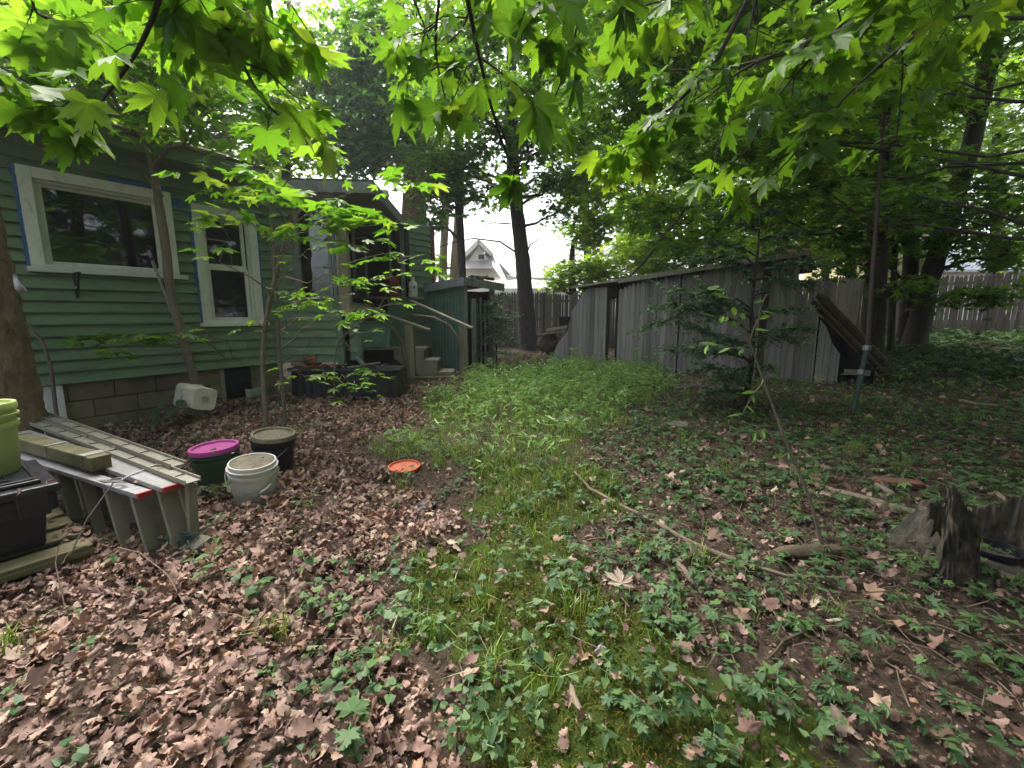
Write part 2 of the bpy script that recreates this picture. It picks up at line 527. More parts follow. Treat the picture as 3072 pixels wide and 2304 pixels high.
MAT['slate'] = surf('blue_grey_slate', (.12, .135, .145), rough=.8, second=(.08, .085, .08), amount=.4, sscale=9, bump=.4, rvar=.2)
MAT['stone'] = surf('flat_field_stone', (.165, .155, .135), rough=.95, second=(.10, .10, .075), amount=.4, sscale=7, bump=.6, bscale=40, rvar=.2, spec=.1)
MAT['rust'] = surf('rusty_pipe', (.075, .058, .052), rough=.85, var=.3, scale=12, second=(.12, .075, .055), amount=.32, sscale=16, bump=.4, bscale=80, rvar=.1, spec=.3)
MAT['post_green'] = surf('green_steel_post', (.024, .052, .042), rough=.5, var=.2, second=(.10, .12, .10), amount=.2, sscale=20, bump=.15, rvar=.1, spec=.4)
MAT['iron'] = surf('black_iron', (.018, .018, .018), rough=.6, bump=.2, rvar=.1)
MAT['cloth_grey'] = surf('dull_plastic_bag', (.27, .27, .30), rough=.4, var=.2, bump=.5, bscale=20, rvar=.1)
MAT['nb_wall'] = surf('white_shingle_wall', (.66, .64, .60), rough=.8, var=.12, scale=2, stretch=(1, 1, 12), bump=.2, bscale=14, rvar=.1)
MAT['nb_roof'] = surf('grey_shingle_roof', (.33, .31, .30), rough=.9, var=.25, scale=3, stretch=(2, 2, 9), bump=.4, bscale=20, rvar=.1)
MAT['nb_yellow'] = surf('yellow_lap_wall', (.52, .45, .24), rough=.75, var=.14, scale=.8, stretch=(1, 1, 9), bump=.2, bscale=10, rvar=.15)
MAT['nb_lilac'] = surf('pale_metal_roof', (.55, .55, .62), rough=.6, var=.12, scale=2, bump=.1, rvar=.1)
MAT['grit'] = surf('grey_mortar', (.2, .19, .17), rough=.95, bump=.5)

LEAF = {}
LEAF['bright'] = leafy('sunlit_maple_leaf', [(0, (.075, .20, .018)), (.5, (.13, .30, .024)), (.85, (.19, .345, .038)), (1, (.26, .39, .055))], trans=.58, tcol=(1.2, 1.12, .6))  # paler copy of the maple leaf; sunlight is put into its colour
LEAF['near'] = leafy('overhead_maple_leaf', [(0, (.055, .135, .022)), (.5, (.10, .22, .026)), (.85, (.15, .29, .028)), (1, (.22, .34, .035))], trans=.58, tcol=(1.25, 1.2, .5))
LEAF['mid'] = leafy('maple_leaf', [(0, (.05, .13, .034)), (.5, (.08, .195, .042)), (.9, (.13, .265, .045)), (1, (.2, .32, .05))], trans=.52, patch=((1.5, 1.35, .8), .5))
LEAF['right'] = leafy('shaded_maple_leaf', [(0, (.05, .125, .028)), (.5, (.085, .20, .034)), (.88, (.13, .265, .04)), (1, (.24, .34, .045))], trans=.52, patch=((1.5, 1.35, .7), .45))  # green for the right-hand maples, close to the plain maple leaf
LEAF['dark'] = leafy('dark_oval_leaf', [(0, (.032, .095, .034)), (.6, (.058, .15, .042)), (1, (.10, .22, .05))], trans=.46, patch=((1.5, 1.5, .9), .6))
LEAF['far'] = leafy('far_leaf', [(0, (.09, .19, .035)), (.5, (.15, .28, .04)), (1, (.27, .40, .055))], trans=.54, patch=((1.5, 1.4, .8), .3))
LEAF['yellow'] = leafy('lit_bush_leaf', [(0, (.12, .24, .035)), (.5, (.20, .35, .05)), (1, (.34, .46, .07))], trans=.55)  # lighter copy of the far leaf, with the light put into its colour
LEAF['hemlock'] = leafy('hemlock_needle', [(0, (.085, .15, .085)), (.6, (.125, .215, .12)), (1, (.21, .32, .18))], trans=.25, rough=.45, spec=.35)
LEAF['seedling'] = leafy('seedling_leaf', [(0, (.045, .095, .040)), (.6, (.07, .135, .052)), (1, (.11, .19, .06))], trans=.35, rough=.5, spec=.28)
LEAF['weed'] = leafy('weed_leaf', [(0, (.12, .25, .085)), (.6, (.19, .34, .12)), (1, (.32, .47, .19))], trans=.4, rough=.4, spec=.5)
LEAF['grass'] = leafy('grass_blade', [(0, (.10, .19, .036)), (.55, (.165, .28, .048)), (.88, (.25, .35, .075)), (.93, (.30, .26, .13)), (1, (.38, .31, .18))], trans=.4, rough=.4, spec=.4)
LEAF['moss'] = leafy('moss_tuft', [(0, (.045, .075, .012)), (.5, (.075, .12, .016)), (.85, (.115, .14, .022)), (1, (.13, .09, .03))], trans=.25, rough=.7, spec=.1, patch=((1.5, 1.0, .9), 3.2))
LEAF['litter'] = leafy('dead_maple_leaf', [(0, (.12, .075, .064)), (.18, (.20, .125, .105)), (.35, (.30, .195, .162)), (.5, (.36, .245, .205)), (.62, (.25, .17, .145)), (.76, (.41, .29, .24)), (.86, (.31, .185, .12)), (.94, (.41, .315, .25)), (1, (.47, .38, .30))], trans=.12, tcol=(1.1, .9, .7), rough=.75, spec=.15, patch=((.56, .56, .58), 1.7))


def glass_mat():
    m, nt, out = nodes('window_glass')
    tc = nd(nt, 'TexCoord').outputs['Object']
    b = nd(nt, 'Bump', Height=noise(nt, tc, 2.2, 2), Strength=.12, Distance=.02)
    g = nd(nt, 'BsdfGlossy', Color=(.9, .95, .95, 1), Roughness=.025, Normal=b.outputs[0])
    t = nd(nt, 'BsdfTransparent', Color=(.55, .6, .57, 1))
    fr = nd(nt, 'Fresnel', IOR=1.75)
    mx = nd(nt, 'MixShader', i0=fr.outputs[0], i1=t.outputs[0], i2=g.outputs[0])
    nt.links.new(mx.outputs[0], out.inputs[0])
    return m


MAT['glass'] = glass_mat()


def ground_mat():
    m, nt, out = nodes('woodland_soil')
    tc = nd(nt, 'TexCoord').outputs['Object']
    moss = nd(nt, 'Attribute', _attribute_name='moss').outputs['Fac']
    soil = mixc(nt, noise(nt, tc, 5, 8, .7), (.034, .026, .019), (.075, .056, .042))
    soil = mixc(nt, ramp(nt, noise(nt, tc, 30, 6, .7), [(.5, 0.0), (.66, 1.0)]), soil, (.12, .09, .065))
    mcol = mixc(nt, noise(nt, tc, 9, 6, .7), (.028, .045, .010), (.06, .082, .016))
    f = nd(nt, 'Math', _operation='MULTIPLY_ADD', i0=noise(nt, tc, 3.2, 8, .7), i1=.9, i2=moss)
    col = mixc(nt, ramp(nt, f.outputs[0], [(.78, 0.0), (1.0, 1.0)]), soil, mcol)
    b = nd(nt, 'Bump', Height=noise(nt, tc, 55, 8, .75), Strength=.9, Distance=.02)
    p = nd(nt, 'BsdfPrincipled', Base__Color=col, Roughness=.95, Normal=b.outputs[0])
    p.inputs['Specular IOR Level'].default_value = .1
    nt.links.new(p.outputs[0], out.inputs[0])
    return m


MAT['ground'] = ground_mat()
# ------------------------------------------------------------------ ground
def lines(a, b, fine0, fine1, step):
    f = np.arange(fine0, fine1 + 1e-6, step)
    lo = fine0 - np.geomspace(.4, fine0 - a, 14)[::-1]
    hi = fine1 + np.geomspace(.4, b - fine1, 14)
    return np.concatenate([lo, f, hi])


gx, gy = lines(-130, 130, -8, 12, .1), lines(-90, 170, -3, 17, .1)
GX, GY = np.meshgrid(gx, gy)
GZ = gz(GX, GY) + rng.normal(0, .006, GX.shape) - .012


def inpoly(x, y, poly):
    x, y = np.asarray(x), np.asarray(y)
    c = np.zeros(x.shape, bool)
    j = len(poly) - 1
    for i in range(len(poly)):
        xi, yi = poly[i]
        xj, yj = poly[j]
        with np.errstate(divide='ignore', invalid='ignore'):
            c ^= ((yi > y) != (yj > y)) & (x < (xj - xi) * (y - yi) / (yj - yi + 1e-12) + xi)
        j = i
    return c


def gpoly(pts):
    return [(p.x, p.y) for p in (gnd(*q) for q in pts)]


def wavy(x, y):
    """uneven edges for the patches of leaves, moss and grass"""
    return (x + .16 * np.sin(3.1 * y + 1.1) + .11 * np.sin(5.3 * x + 2.1 * y) + .06 * np.sin(11 * y - 4 * x),
            y + .16 * np.sin(2.7 * x + .4) + .10 * np.sin(4.9 * y + 1.7 * x))


Z_LITTER = gpoly([(1330, 2500), (1290, 2150), (1120, 1900), (1380, 1700), (1330, 1560), (1150, 1470), (1130, 1350), (1290, 1190), (1420, 1120), (1300, 1090), (900, 1080)]) + [(-9, 9), (-9, 0), (-2, .2)]
Z_MOSS = gpoly([(1330, 2400), (1400, 2000), (1330, 1800), (1500, 1640), (1280, 1500), (1440, 1380), (1800, 1380), (1800, 1600), (1960, 1760), (2260, 2000), (2640, 2400)])
Z_GRASS = gpoly([(1160, 1380), (1270, 1230), (1460, 1120), (1700, 1095), (1960, 1105), (2000, 1190), (1800, 1300), (1700, 1420), (1640, 1560), (1560, 1640), (1440, 1560), (1400, 1440), (1230, 1420)])
Z_BACK = gpoly([(1500, 1095), (1560, 1060), (1640, 1060), (1660, 1085)])

wx, wy = wavy(GX, GY)
moss_mask = (.75 * inpoly(wx, wy, Z_MOSS) + .35 * inpoly(wx, wy, Z_GRASS)).ravel()
ny, nx = GX.shape
ii = (np.arange(ny - 1)[:, None] * nx + np.arange(nx - 1)[None]).ravel()
ground = fast_mesh('ground', np.stack([GX, GY, GZ], -1).reshape(-1, 3), np.stack([ii, ii + 1, ii + nx + 1, ii + nx], 1), MAT['ground'], None, None, True)
a_ = ground.data.attributes.new('moss', 'FLOAT', 'POINT')
a_.data.foreach_set('value', moss_mask.astype(np.float32))
ground['kind'] = 'structure'

# ------------------------------------------------------------------ green house
YAW = R(32.7)
FD = Vector((math.sin(YAW), math.cos(YAW), 0))
FN = Vector((math.cos(YAW), -math.sin(YAW), 0))
P0 = gnd(294, 1286)
P0.z = 0
UP = Vector((0, 0, 1))


def ft(px, py, n=0.0):
    q = hit(px, py, P0 + FN * n, FN) - P0
    return q.dot(FD), q.z


def fp(t, n, z):
    return P0 + FD * t + FN * n + UP * z


house = thing('green_house', 'green clapboard house with peeling white windows and a covered back porch', 'house', tuple(P0))
TC = ft(836, 1000)[0]
SZ = ft(400, 1130)[1]
EAVE = 3.16


def clap(mb, o, e, n, t0, t1, z0, z1, holes=(), exp=.126, seed=1):
    """lapped boards on the plane o + e*t, facing n, with openings left out"""
    g = random.Random(seed)
    z = z0
    while z < z1 - .02:
        zt = min(z + exp, z1)
        segs = [(t0, t1)]
        for (h0, h1, k0, k1) in holes:
            if zt > k0 and z < k1:
                new = []
                for a, b in segs:
                    if h1 <= a or h0 >= b:
                        new.append((a, b))
                    else:
                        if h0 > a:
                            new.append((a, h0))
                        if h1 < b:
                            new.append((h1, b))
                segs = new
        bands = [(z, zt, segs)]
        cutz = sorted({q for hh in holes for q in hh[2:] if z + .004 < q < zt - .004})
        if cutz:
            bands = []
            ed = [z] + cutz + [zt]
            for q0, q1 in zip(ed[:-1], ed[1:]):
                sg = [(t0, t1)]
                for (h0, h1, k0, k1) in holes:
                    if k0 < (q0 + q1) / 2 < k1:
                        new = []
                        for a, b in sg:
                            if h1 <= a or h0 >= b:
                                new.append((a, b))
                            else:
                                if h0 > a:
                                    new.append((a, h0))
                                if h1 < b:
                                    new.append((h1, b))
                        sg = new
                bands.append((q0, q1, sg))
        zfull = zt
        for z_, zt_, a, b in [(b0, b1, s[0], s[1]) for b0, b1, sg in bands for s in sg]:
            fr0, fr1 = (z_ - z) / exp, (zt_ - z) / exp
            cuts = [a]
            while b - cuts[-1] > 2.6:
                cuts.append(cuts[-1] + g.uniform(1.3, 2.4))
            cuts.append(b)
            for c, d2 in zip(cuts[:-1], cuts[1:]):
                j = g.gauss(0, .0022)
                k = g.gauss(0, .0022)
                wv = g.gauss(0, .002)
                l0, l1 = .045 + wv, .006
                lo, hi = l0 + (l1 - l0) * fr0, l0 + (l1 - l0) * fr1
                ex = .010 if zt_ == zfull else 0
                pts = [o + e * c + n * 0 + UP * (z_ + j), o + e * c + n * lo + UP * (z_ + j), o + e * c + n * hi + UP * (zt_ + ex), o + e * c + UP * (zt_ + ex)]
                pts2 = [o + e * (d2 - .004) + UP * (z_ + k), o + e * (d2 - .004) + n * lo + UP * (z_ + k), o + e * (d2 - .004) + n * hi + UP * (zt_ + ex), o + e * (d2 - .004) + UP * (zt_ + ex)]
                mb.add(pts + pts2, [(0, 1, 2, 3), (7, 6, 5, 4), (0, 4, 5, 1), (1, 5, 6, 2), (2, 6, 7, 3), (3, 7, 4, 0)], g.random())
        z = zt


def rect(*pts):
    """bounding rectangle on the wall of four picture positions: left pair, right pair, bottom pair, top pair averaged"""
    q = [ft(*p) for p in pts]
    return (q[0][0] + q[1][0]) / 2, (q[2][0] + q[3][0]) / 2, (q[1][1] + q[2][1]) / 2, (q[0][1] + q[3][1]) / 2


W1 = rect((38, 488), (90, 802), (534, 822), (505, 583))
W2 = rect((566, 604), (605, 966), (790, 966), (757, 646))
m = MB()
clap(m, P0, FD, FN, -4.2, TC, SZ, EAVE, [(W1[0] + .03, W1[1] - .03, W1[2] + .02, W1[3] - .03), (W2[0] + .03, W2[1] - .03, W2[2] + .02, W2[3] - .03)])
m.build('wall', MAT['siding'], house)

m = MB()
zz = SZ - .012
for row in range(4):
    t = -4.2 - (row % 2) * .2
    while t < TC - .05:
        t1 = min(t + .4, TC)
        top = zz - .2 * row
        bw = ft(128, 1200)
        if True:
            m.obox(fp(t + .005, -.16, top - .192), FD * (t1 - t - .01), FN * (.145 + random.gauss(0, .002)), UP * .187)
        t = t1
m.obox(fp(-4.2, -.2, -.3), FD * (TC + 4.2), FN * .18, UP * (zz + .29 - .42))
m.build('foundation', MAT['block'], house)
m = MB()
m.obox(fp(ft(212, 1210)[0] - .62, -.03, SZ - .44), FD * .50, FN * .028, UP * .42)
m.build('basement_panel', MAT['white_trim'], house)
m = MB()
tb = ft(212, 1210)[0]
m.obox(fp(tb - .10, -.06, SZ - .43), FD * .05, FN * .09, UP * .415).obox(fp(tb - .19, -.06, SZ - .43), FD * .05, FN * .075, UP * .415)
m.obox(fp(tb - .5, -.06, SZ - .05), FD * .3, FN * .07, UP * .035)
m.build('basement_window_frame', MAT['white_trim'], house)
m = MB()
tv = ft(662, 1150)[0]
m.obox(fp(tv, -.1, SZ - .46), FD * .05, FN * .115, UP * .45)
m.build('vent_frame', MAT['rail_wood'], house)
m = MB()
m.obox(fp(tv + .05, -.1, SZ - .44), FD * .36, FN * .096, UP * .425)  # solid black block; the opening's shade is put into its colour
m.build('vent_opening', MAT['tarp'], house)
m = MB()
m.obox(fp(tb - .5, -.03, SZ - .36), FD * .13, FN * .034, UP * .16)
m.build('basement_pane', MAT['tarp'], house)

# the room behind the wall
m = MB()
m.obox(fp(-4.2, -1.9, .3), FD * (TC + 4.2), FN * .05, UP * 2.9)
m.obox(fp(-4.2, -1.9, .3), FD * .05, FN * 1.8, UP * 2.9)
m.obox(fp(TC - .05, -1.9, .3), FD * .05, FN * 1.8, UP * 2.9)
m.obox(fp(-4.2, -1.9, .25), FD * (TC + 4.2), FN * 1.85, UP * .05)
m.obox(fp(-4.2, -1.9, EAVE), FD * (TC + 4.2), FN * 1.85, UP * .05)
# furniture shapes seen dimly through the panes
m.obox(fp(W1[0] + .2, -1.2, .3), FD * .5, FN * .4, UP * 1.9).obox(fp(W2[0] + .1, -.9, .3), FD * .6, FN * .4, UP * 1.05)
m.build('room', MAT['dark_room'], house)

# windows
FRM = .105


def window(name, W, sashes, sill_over, label=None):
    t0, t1, z0, z1 = W
    fr = MB()
    fr.obox(fp(t0, 0, z0), FD * FRM, FN * .055, UP * (z1 - z0))
    fr.obox(fp(t1 - FRM, 0, z0), FD * FRM, FN * .055, UP * (z1 - z0))
    fr.obox(fp(t0 + FRM, 0, z1 - FRM), FD * (t1 - t0 - 2 * FRM), FN * .053, UP * FRM)
    # inner stop
    a, b, c, d = t0 + FRM, t1 - FRM, z0 + .02, z1 - FRM
    for (q0, q1, r0, r1) in ((a, a + .03, c, d), (b - .03, b, c, d), (a + .03, b - .03, d - .03, d)):
        fr.obox(fp(q0, -.02, r0), FD * (q1 - q0), FN * .035, UP * (r1 - r0))
    f = fr.build(name, MAT['white_trim'], house, bevel=.004)
    sl = MB()
    sl.obox(fp(t0 - .03, -.02, z0 - .055), FD * (t1 - t0 + .06 + sill_over), FN * .11, UP * .05)
    sl.obox(fp(t0, 0, z0 - .005), FD * (t1 - t0), FN * .06, UP * .03)
    sl.build('sill', MAT['white_trim'], f, bevel=.006)
    a, b = a + .03, b - .03
    d = d - .03
    edges = [c] + sashes + [d]
    for i, (s0, s1) in enumerate(zip(edges[:-1], edges[1:])):
        off = -.045 + .025 * (i == 0 or len(edges) == 2)
        sb = MB()
        w = .045
        sb.obox(fp(a, off - .03, s0), FD * w, FN * .03, UP * (s1 - s0)).obox(fp(b - w, off - .03, s0), FD * w, FN * .03, UP * (s1 - s0))
        sb.obox(fp(a + w, off - .03, s0), FD * (b - a - 2 * w), FN * .028, UP * w).obox(fp(a + w, off - .03, s1 - w * .8), FD * (b - a - 2 * w), FN * .028, UP * w * .8)
        sb.build('sash', MAT['white_trim'], f, bevel=.003)
        pn = MB()
        k = 14
        for q in range(k):      # slightly uneven old glass
            pass
        pn.obox(fp(a + w * .6, off - .018, s0 + w * .6), FD * (b - a - w * 1.2), FN * .003, UP * (s1 - s0 - w * 1.1))
        pn.build('pane', MAT['glass'], f)
    return f


window('picture_window', W1, [], .05)
zm = ft(680, 804)[1]
window('sash_window', W2, [zm], .03)

# painter's tape round the windows
def strip(*box):
    MB().obox(*box).build('masking_tape', MAT['tape'], house)


for (t0, t1, z0, z1) in (W1, W2):
    z = z0
    while z < z1:
        h_ = min(random.uniform(.15, .4), z1 - z)
        w_ = random.uniform(.018, .034)
        strip(fp(t0 - w_ + random.gauss(0, .004), .0, z), FD * w_, FN * .048, UP * h_)
        if (t0, t1, z0, z1) == W2:
            strip(fp(t1, .0, z), FD * w_ * .9, FN * .048, UP * h_)
        z += h_ + (.03 if random.random() < .2 else 0)
t0, t1, z0, z1 = W1
strip(fp(t0 + .72, 0, z1), FD * .52, FN * .048, UP * .055)
strip(fp(t1, 0, z1 - .16), FD * (W2[0] - t1 - .05), FN * .048, UP * .10)

# corner between wall and porch
# eave, fascia, roof
OV = .34
m = MB()
m.prism([fp(-4.5, -4.2, EAVE + 1.05), fp(-4.5, OV, EAVE + .10), fp(-4.5, OV, EAVE + .145), fp(-4.5, -4.2, EAVE + 1.1)], FD * (TC + 4.5 - .15))
roof = m.build('roof', MAT['roof'], house)
m = MB()
m.obox(fp(-4.5, OV - .03, EAVE - .05), FD * (TC + 4.3), FN * .028, UP * .155)
m.build('fascia', MAT['siding'], roof)
m = MB()
m.obox(fp(-4.5, .0, EAVE - .045), FD * (TC + 4.3), FN * (OV - .035), UP * .02)
m.build('soffit', MAT['siding'], roof)
m = MB()
m.tube([fp(-4.5 + i * .4, OV + .012 + random.gauss(0, .005), EAVE + .135 + random.gauss(0, .006)) for i in range(int((TC + 4.4) / .4))], .03, 8)
m.build('drip_edge', MAT['rail_wood'], roof)

# iron shelf brackets under the picture window
for px in (224, 488):
    t, z = ft(px, 880)
    m = MB()
    m.obox(fp(t, .02, z - .05), FD * .022, FN * .02, UP * .27).obox(fp(t, .02, z + .2), FD * .022, FN * .2, UP * .018)
    m.tube([fp(t + .011, .03, z + .0), fp(t + .011, .1, z + .05), fp(t + .011, .14, z + .13), fp(t + .011, .2, z + .2)], .009, 6)
    m.tube([fp(t + .011, .03, z - .01), fp(t + .011, .055, z - .045), fp(t + .011, .05, z - .01)], .008, 6)
    m.build('shelf_bracket', MAT['iron'], house)

# porch: a wall facing the yard
PC = fp(TC, 0, 0)
PE = Vector((math.cos(R(4)), math.sin(R(4)), 0))
PN = Vector((math.sin(R(4)), -math.cos(R(4)), 0))


def pp(px, py, back=0.0):
    q = hit(px, py, PC - PN * back, PN) - PC
    return q.dot(PE), q.z


def ppt(t, n, z):
    return PC + PE * t + PN * n + UP * z


tR = pp(1012, 1000)[0]
zl = pp(950, 893)[1]
zh = pp(950, 628)[1]
tW = pp(905, 800)[0]
m = MB()
clap(m, PC, PE, PN, .0, tR, SZ, zl, seed=4, exp=.128)
clap(m, PC, PE, PN, .0, pp(884, 800)[0], zl, 3.2, seed=5, exp=.128)
tB0, tB1 = pp(1045, 1000)[0], pp(1072, 1000)[0]
clap(m, PC - PN * .08, PE, PN, tB0, tB1, .62, zl - .12, seed=6, exp=.128)
m.build('porch_wall', MAT['siding'], house)
m = MB()
m.obox(ppt(-.012, 0, SZ), PE * .03, PN * .05, UP * (3.2 - SZ))
m.obox(ppt(tR, -.08, SZ - .03), PE * .095, PN * .135, UP * (zl - SZ + .06))
m.obox(ppt(tB1, -.16, .6), PE * .035, PN * .11, UP * (zl - .75))
m.build('corner_board', MAT['green_trim'], house, bevel=.004)
m = MB()
tp = pp(1019, 800)[0]
m.obox(ppt(tp, -.04, zl - .28), PE * .15, PN * .15, UP * (3.18 - zl + .28))
m.build('porch_post', MAT['post_wood'], house, bevel=.01)
m = MB()
tq = pp(884, 800)[0]
m.obox(ppt(tq, -.04, zl), PE * .10, PN * .08, UP * (3.2 - zl))
m.obox(ppt(tq, -.06, zl - .03), PE * (tp - tq), PN * .12, UP * .035)
m.obox(ppt(tq + .1, -.04, zh), PE * (tp - tq - .1), PN * .07, UP * .09)
for px in (985, 998):
    m.obox(ppt(pp(px, 800)[0], -.06, zl), PE * .045, PN * .05, UP * (zh - zl))
m.obox(ppt(tq, -.03, zh + .09), PE * (tp - tq + .15), PN * .05, UP * (3.2 - zh - .09))
m.build('porch_window_frame', MAT['grey_trim'], house, bevel=.004)
m = MB()
m.obox(ppt(tq + .1, -.03, zl), PE * (tp - tq - .1), PN * .004, UP * (zh - zl))
m.build('porch_pane', MAT['glass'], house)

# recessed screens behind the post
BK = 2.55


def bpt(t, n, z):
    return PC - PN * BK + PE * t + PN * n + UP * z


def bp(px, py):
    return pp(px, py, BK)


t0, t1 = bp(1045, 800)[0], bp(1218, 800)[0]
zl2, zt2 = bp(1180, 893)[1], bp(1100, 640)[1]
m = MB()
m.obox(bpt(t0 - .6, -.1, zl2 - .02), PE * (t1 - t0 + .92), PN * .22, UP * .035)
m.build('porch_ledge', MAT['rail_wood'], house, bevel=.004)
m = MB()
for px, w in ((1060, .05), (1168, .05), (1202, .085)):
    m.obox(bpt(bp(px, 800)[0], -.05, zl2 + .015), PE * w, PN * .07, UP * (3.2 - zl2))
m.bar(bpt(bp(1092, 700)[0], 0, zl2 + 1.2), bpt(bp(1104, 880)[0], .03, zl2 + .02), .045, .03, PN)
m.obox(bpt(bp(1112, 838)[0], -.04, bp(1112, 838)[1]), PE * .4, PN * .03, UP * .03)
m.build('porch_screen_frame', MAT['grey_trim'], house, bevel=.003)
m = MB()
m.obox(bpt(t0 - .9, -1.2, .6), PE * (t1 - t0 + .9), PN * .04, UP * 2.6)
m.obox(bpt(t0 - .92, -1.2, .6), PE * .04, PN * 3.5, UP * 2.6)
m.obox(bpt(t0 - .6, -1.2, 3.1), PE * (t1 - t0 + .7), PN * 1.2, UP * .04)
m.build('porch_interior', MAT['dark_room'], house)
m = MB()
m.obox(bpt(bp(1166, 990)[0], -.06, .66), PE * (t1 - bp(1166, 990)[0] + .06), PN * .07, UP * (zl2 - .69))
m.build('porch_panel', MAT['green_trim'], house)
m = MB()
m.obox(bpt(t0 - .3, -.4, .6), PE * (t1 - t0 + .4), PN * .35, UP * .05)
m.build('porch_floor', MAT['rail_wood'], house)

# side wall running back towards the shed
S0 = bpt(t1 + .06, -.03, 0)
q = hit(1288, 700, S0, FN) - S0
tS = q.dot(FD)
m = MB()
clap(m, S0, FD, FN, 0, tS, .35, 3.18, seed=8)
m.build('side_wall', MAT['siding'], house)
m = MB()
m.obox(S0 + FD * tS - FN * .12 + UP * .3, FD * .13, FN * .15, UP * 2.9)
m.build('side_corner_board', MAT['bark_red'], house)
m = MB()
m.obox(S0 + FN * -.4 + UP * .3, FD * tS, FN * .3, UP * 2.9)
m.build('side_room', MAT['dark_room'], house)

# flat porch roof
A_, B_, C_ = at(838, 552, PC.y - .25), at(1118, 542, PC.y - .15), at(1236, 624, 10.2)
zr = (A_.z + B_.z) / 2
pr = [Vector((A_.x, A_.y, zr)), Vector((B_.x, B_.y, zr)), Vector((C_.x, C_.y, zr)), Vector((C_.x - 4.2, C_.y + .6, zr))]
m = MB().prism(pr, (0, 0, .05))
proof = m.build('porch_roof', MAT['roof'], house)
m = MB()
for a, b in ((pr[0], pr[1]), (pr[1], pr[2])):
    m.bar(a - UP * .06, b - UP * .06, .03, .15)
m.build('fascia', MAT['grey_trim'], proof, bevel=.003)
m = MB().prism([p - UP * .02 for p in pr], (0, 0, .015))
m.build('soffit', MAT['rail_wood'], proof)
m = MB().lathe([(.09, 0), (.11, .05), (.1, .12), (.04, .16)], 16, Matrix.Translation(at(1148, 596, 7.6)))
m.build('porch_light', MAT['cream_plastic'], house, smooth=True)

# loose things on the porch
p = bpt(bp(1186, 880)[0], .02, zl2 + .016)
t = thing('red_bin', 'red plastic bin standing on the porch ledge beside a grey post', 'bin', tuple(p))
MB().box(p + UP * .2, (.17, .16, .40), Matrix.Rotation(R(4), 4, 'Z')).build('body', MAT['red_plastic'], t, bevel=.012)
MB().box(p + UP * .405, (.185, .175, .025), Matrix.Rotation(R(4), 4, 'Z')).build('rim', MAT['red_plastic'], t, bevel=.006)
p = bpt(bp(1240, 880)[0], .05, zl2 + .016)
t = thing('white_jug', 'white plastic jug with a dark round emblem on the porch ledge', 'jug', tuple(p))
MB().lathe([(.085, 0), (.095, .02), (.095, .24), (.08, .29), (.04, .33), (.038, .36)], 20, Matrix.Translation(p)).build('body', MAT['white_plastic'], t, smooth=True)
MB().lathe([(.045, .36), (.045, .395), (.035, .40)], 16, Matrix.Translation(p)).build('cap', MAT['white_plastic'], t, smooth=True)
m = MB()
c = p + Vector((-.03, -.094, .15))
m.tube([c + Vector((math.cos(k * .5) * .045, abs(math.cos(k * .5)) * .008, math.sin(k * .5) * .05)) for k in range(11)], .006, 5)
m.build('emblem', MAT['iron'], t)
MB().box(p + Vector((.05, -.085, .19)), (.035, .012, .05), Matrix.Rotation(R(30), 4, 'Z')).build('blue_mark', MAT['tape'], t)

# wooden steps with two hand rails
SD = Vector((1, .06, 0)).normalized()
SW = Vector((-.06, 1, 0)).normalized()
LP, RP = Vector((-1.88, 8.2, 0)), Vector((-.95, 8.75, 0))
steps = thing('porch_steps', 'grey lumber porch steps with two sloping hand rails', 'steps', (-1.7, 8.6, gzf(-1.7, 8.6)))
for (x1, z, dep) in ((-1.62, .70, 1.6), (-1.37, .48, .32), (-1.10, .26, .34)):
    b = Vector((x1 - dep, 8.22, z))
    MB().obox(b - UP * .04, SD * dep, SW * .5, UP * .04).build('tread', MAT['rail_wood'], steps, bevel=.005)
MB().obox(Vector((-3.3, 8.78, .0)), (1.7, .05, 0), (0, .03, 0), (0, 0, .655)).build('skirt_board', MAT['bark_dark'], steps)  # dark sheet added so the gap under the landing reads as shade
for k in (0, .44):
    o = Vector((0, 8.24 + k, 0))
    MB().prism([Vector((-2.2, 0, .66)) + o, Vector((-1.65, 0, .66)) + o, Vector((-1.65, 0, .44)) + o, Vector((-1.40, 0, .44)) + o, Vector((-1.4, 0, .22)) + o, Vector((-1.14, 0, .22)) + o, Vector((-1.14, 0, .02)) + o, Vector((-1.5, 0, .02)) + o, Vector((-2.2, 0, .5)) + o], (0, .04, 0)).build('stringer', MAT['rail_wood'], steps)
for b, top in ((LP, at(1233, 976, LP.y).z), (RP, at(1386, 976, RP.y).z)):
    zb = gzf(b.x, b.y)
    MB().obox(b + Vector((-.075, -.075, zb - .1)), (.15, 0, 0), (0, .15, 0), (.0, 0, top - zb + .1)).build('post', MAT['post_wood'], steps, bevel=.008)
for (a, b) in ((at(1052, 908, LP.y - .02), at(1290, 990, LP.y - .02)), (at(1230, 901, RP.y + .35), at(1416, 984, RP.y - .05))):
    MB().bar(a, b, .15, .035).build('hand_rail', MAT['rail_wood'], steps, bevel=.005)
for pts, Y in (([(1060, 945), (1130, 955), (1180, 985), (1205, 1025), (1218, 1080), (1222, 1125)], LP.y - .1), ([(1236, 945), (1300, 952), (1345, 975), (1372, 1010), (1385, 1050)], RP.y - .1)):
    MB().tube([at(x, y, Y) for x, y in pts], [.022, .026, .03, .032, .036, .04][:len(pts)], 8, .08).build('curved_brace', MAT['bark_grey'], steps, smooth=True)
MB().obox(Vector((-2.05, 8.0, .1)), (1.25, .12, -.02), (0, .1, 0), (0, 0, .09)).build('bottom_timber', MAT['beam'], steps, bevel=.008)

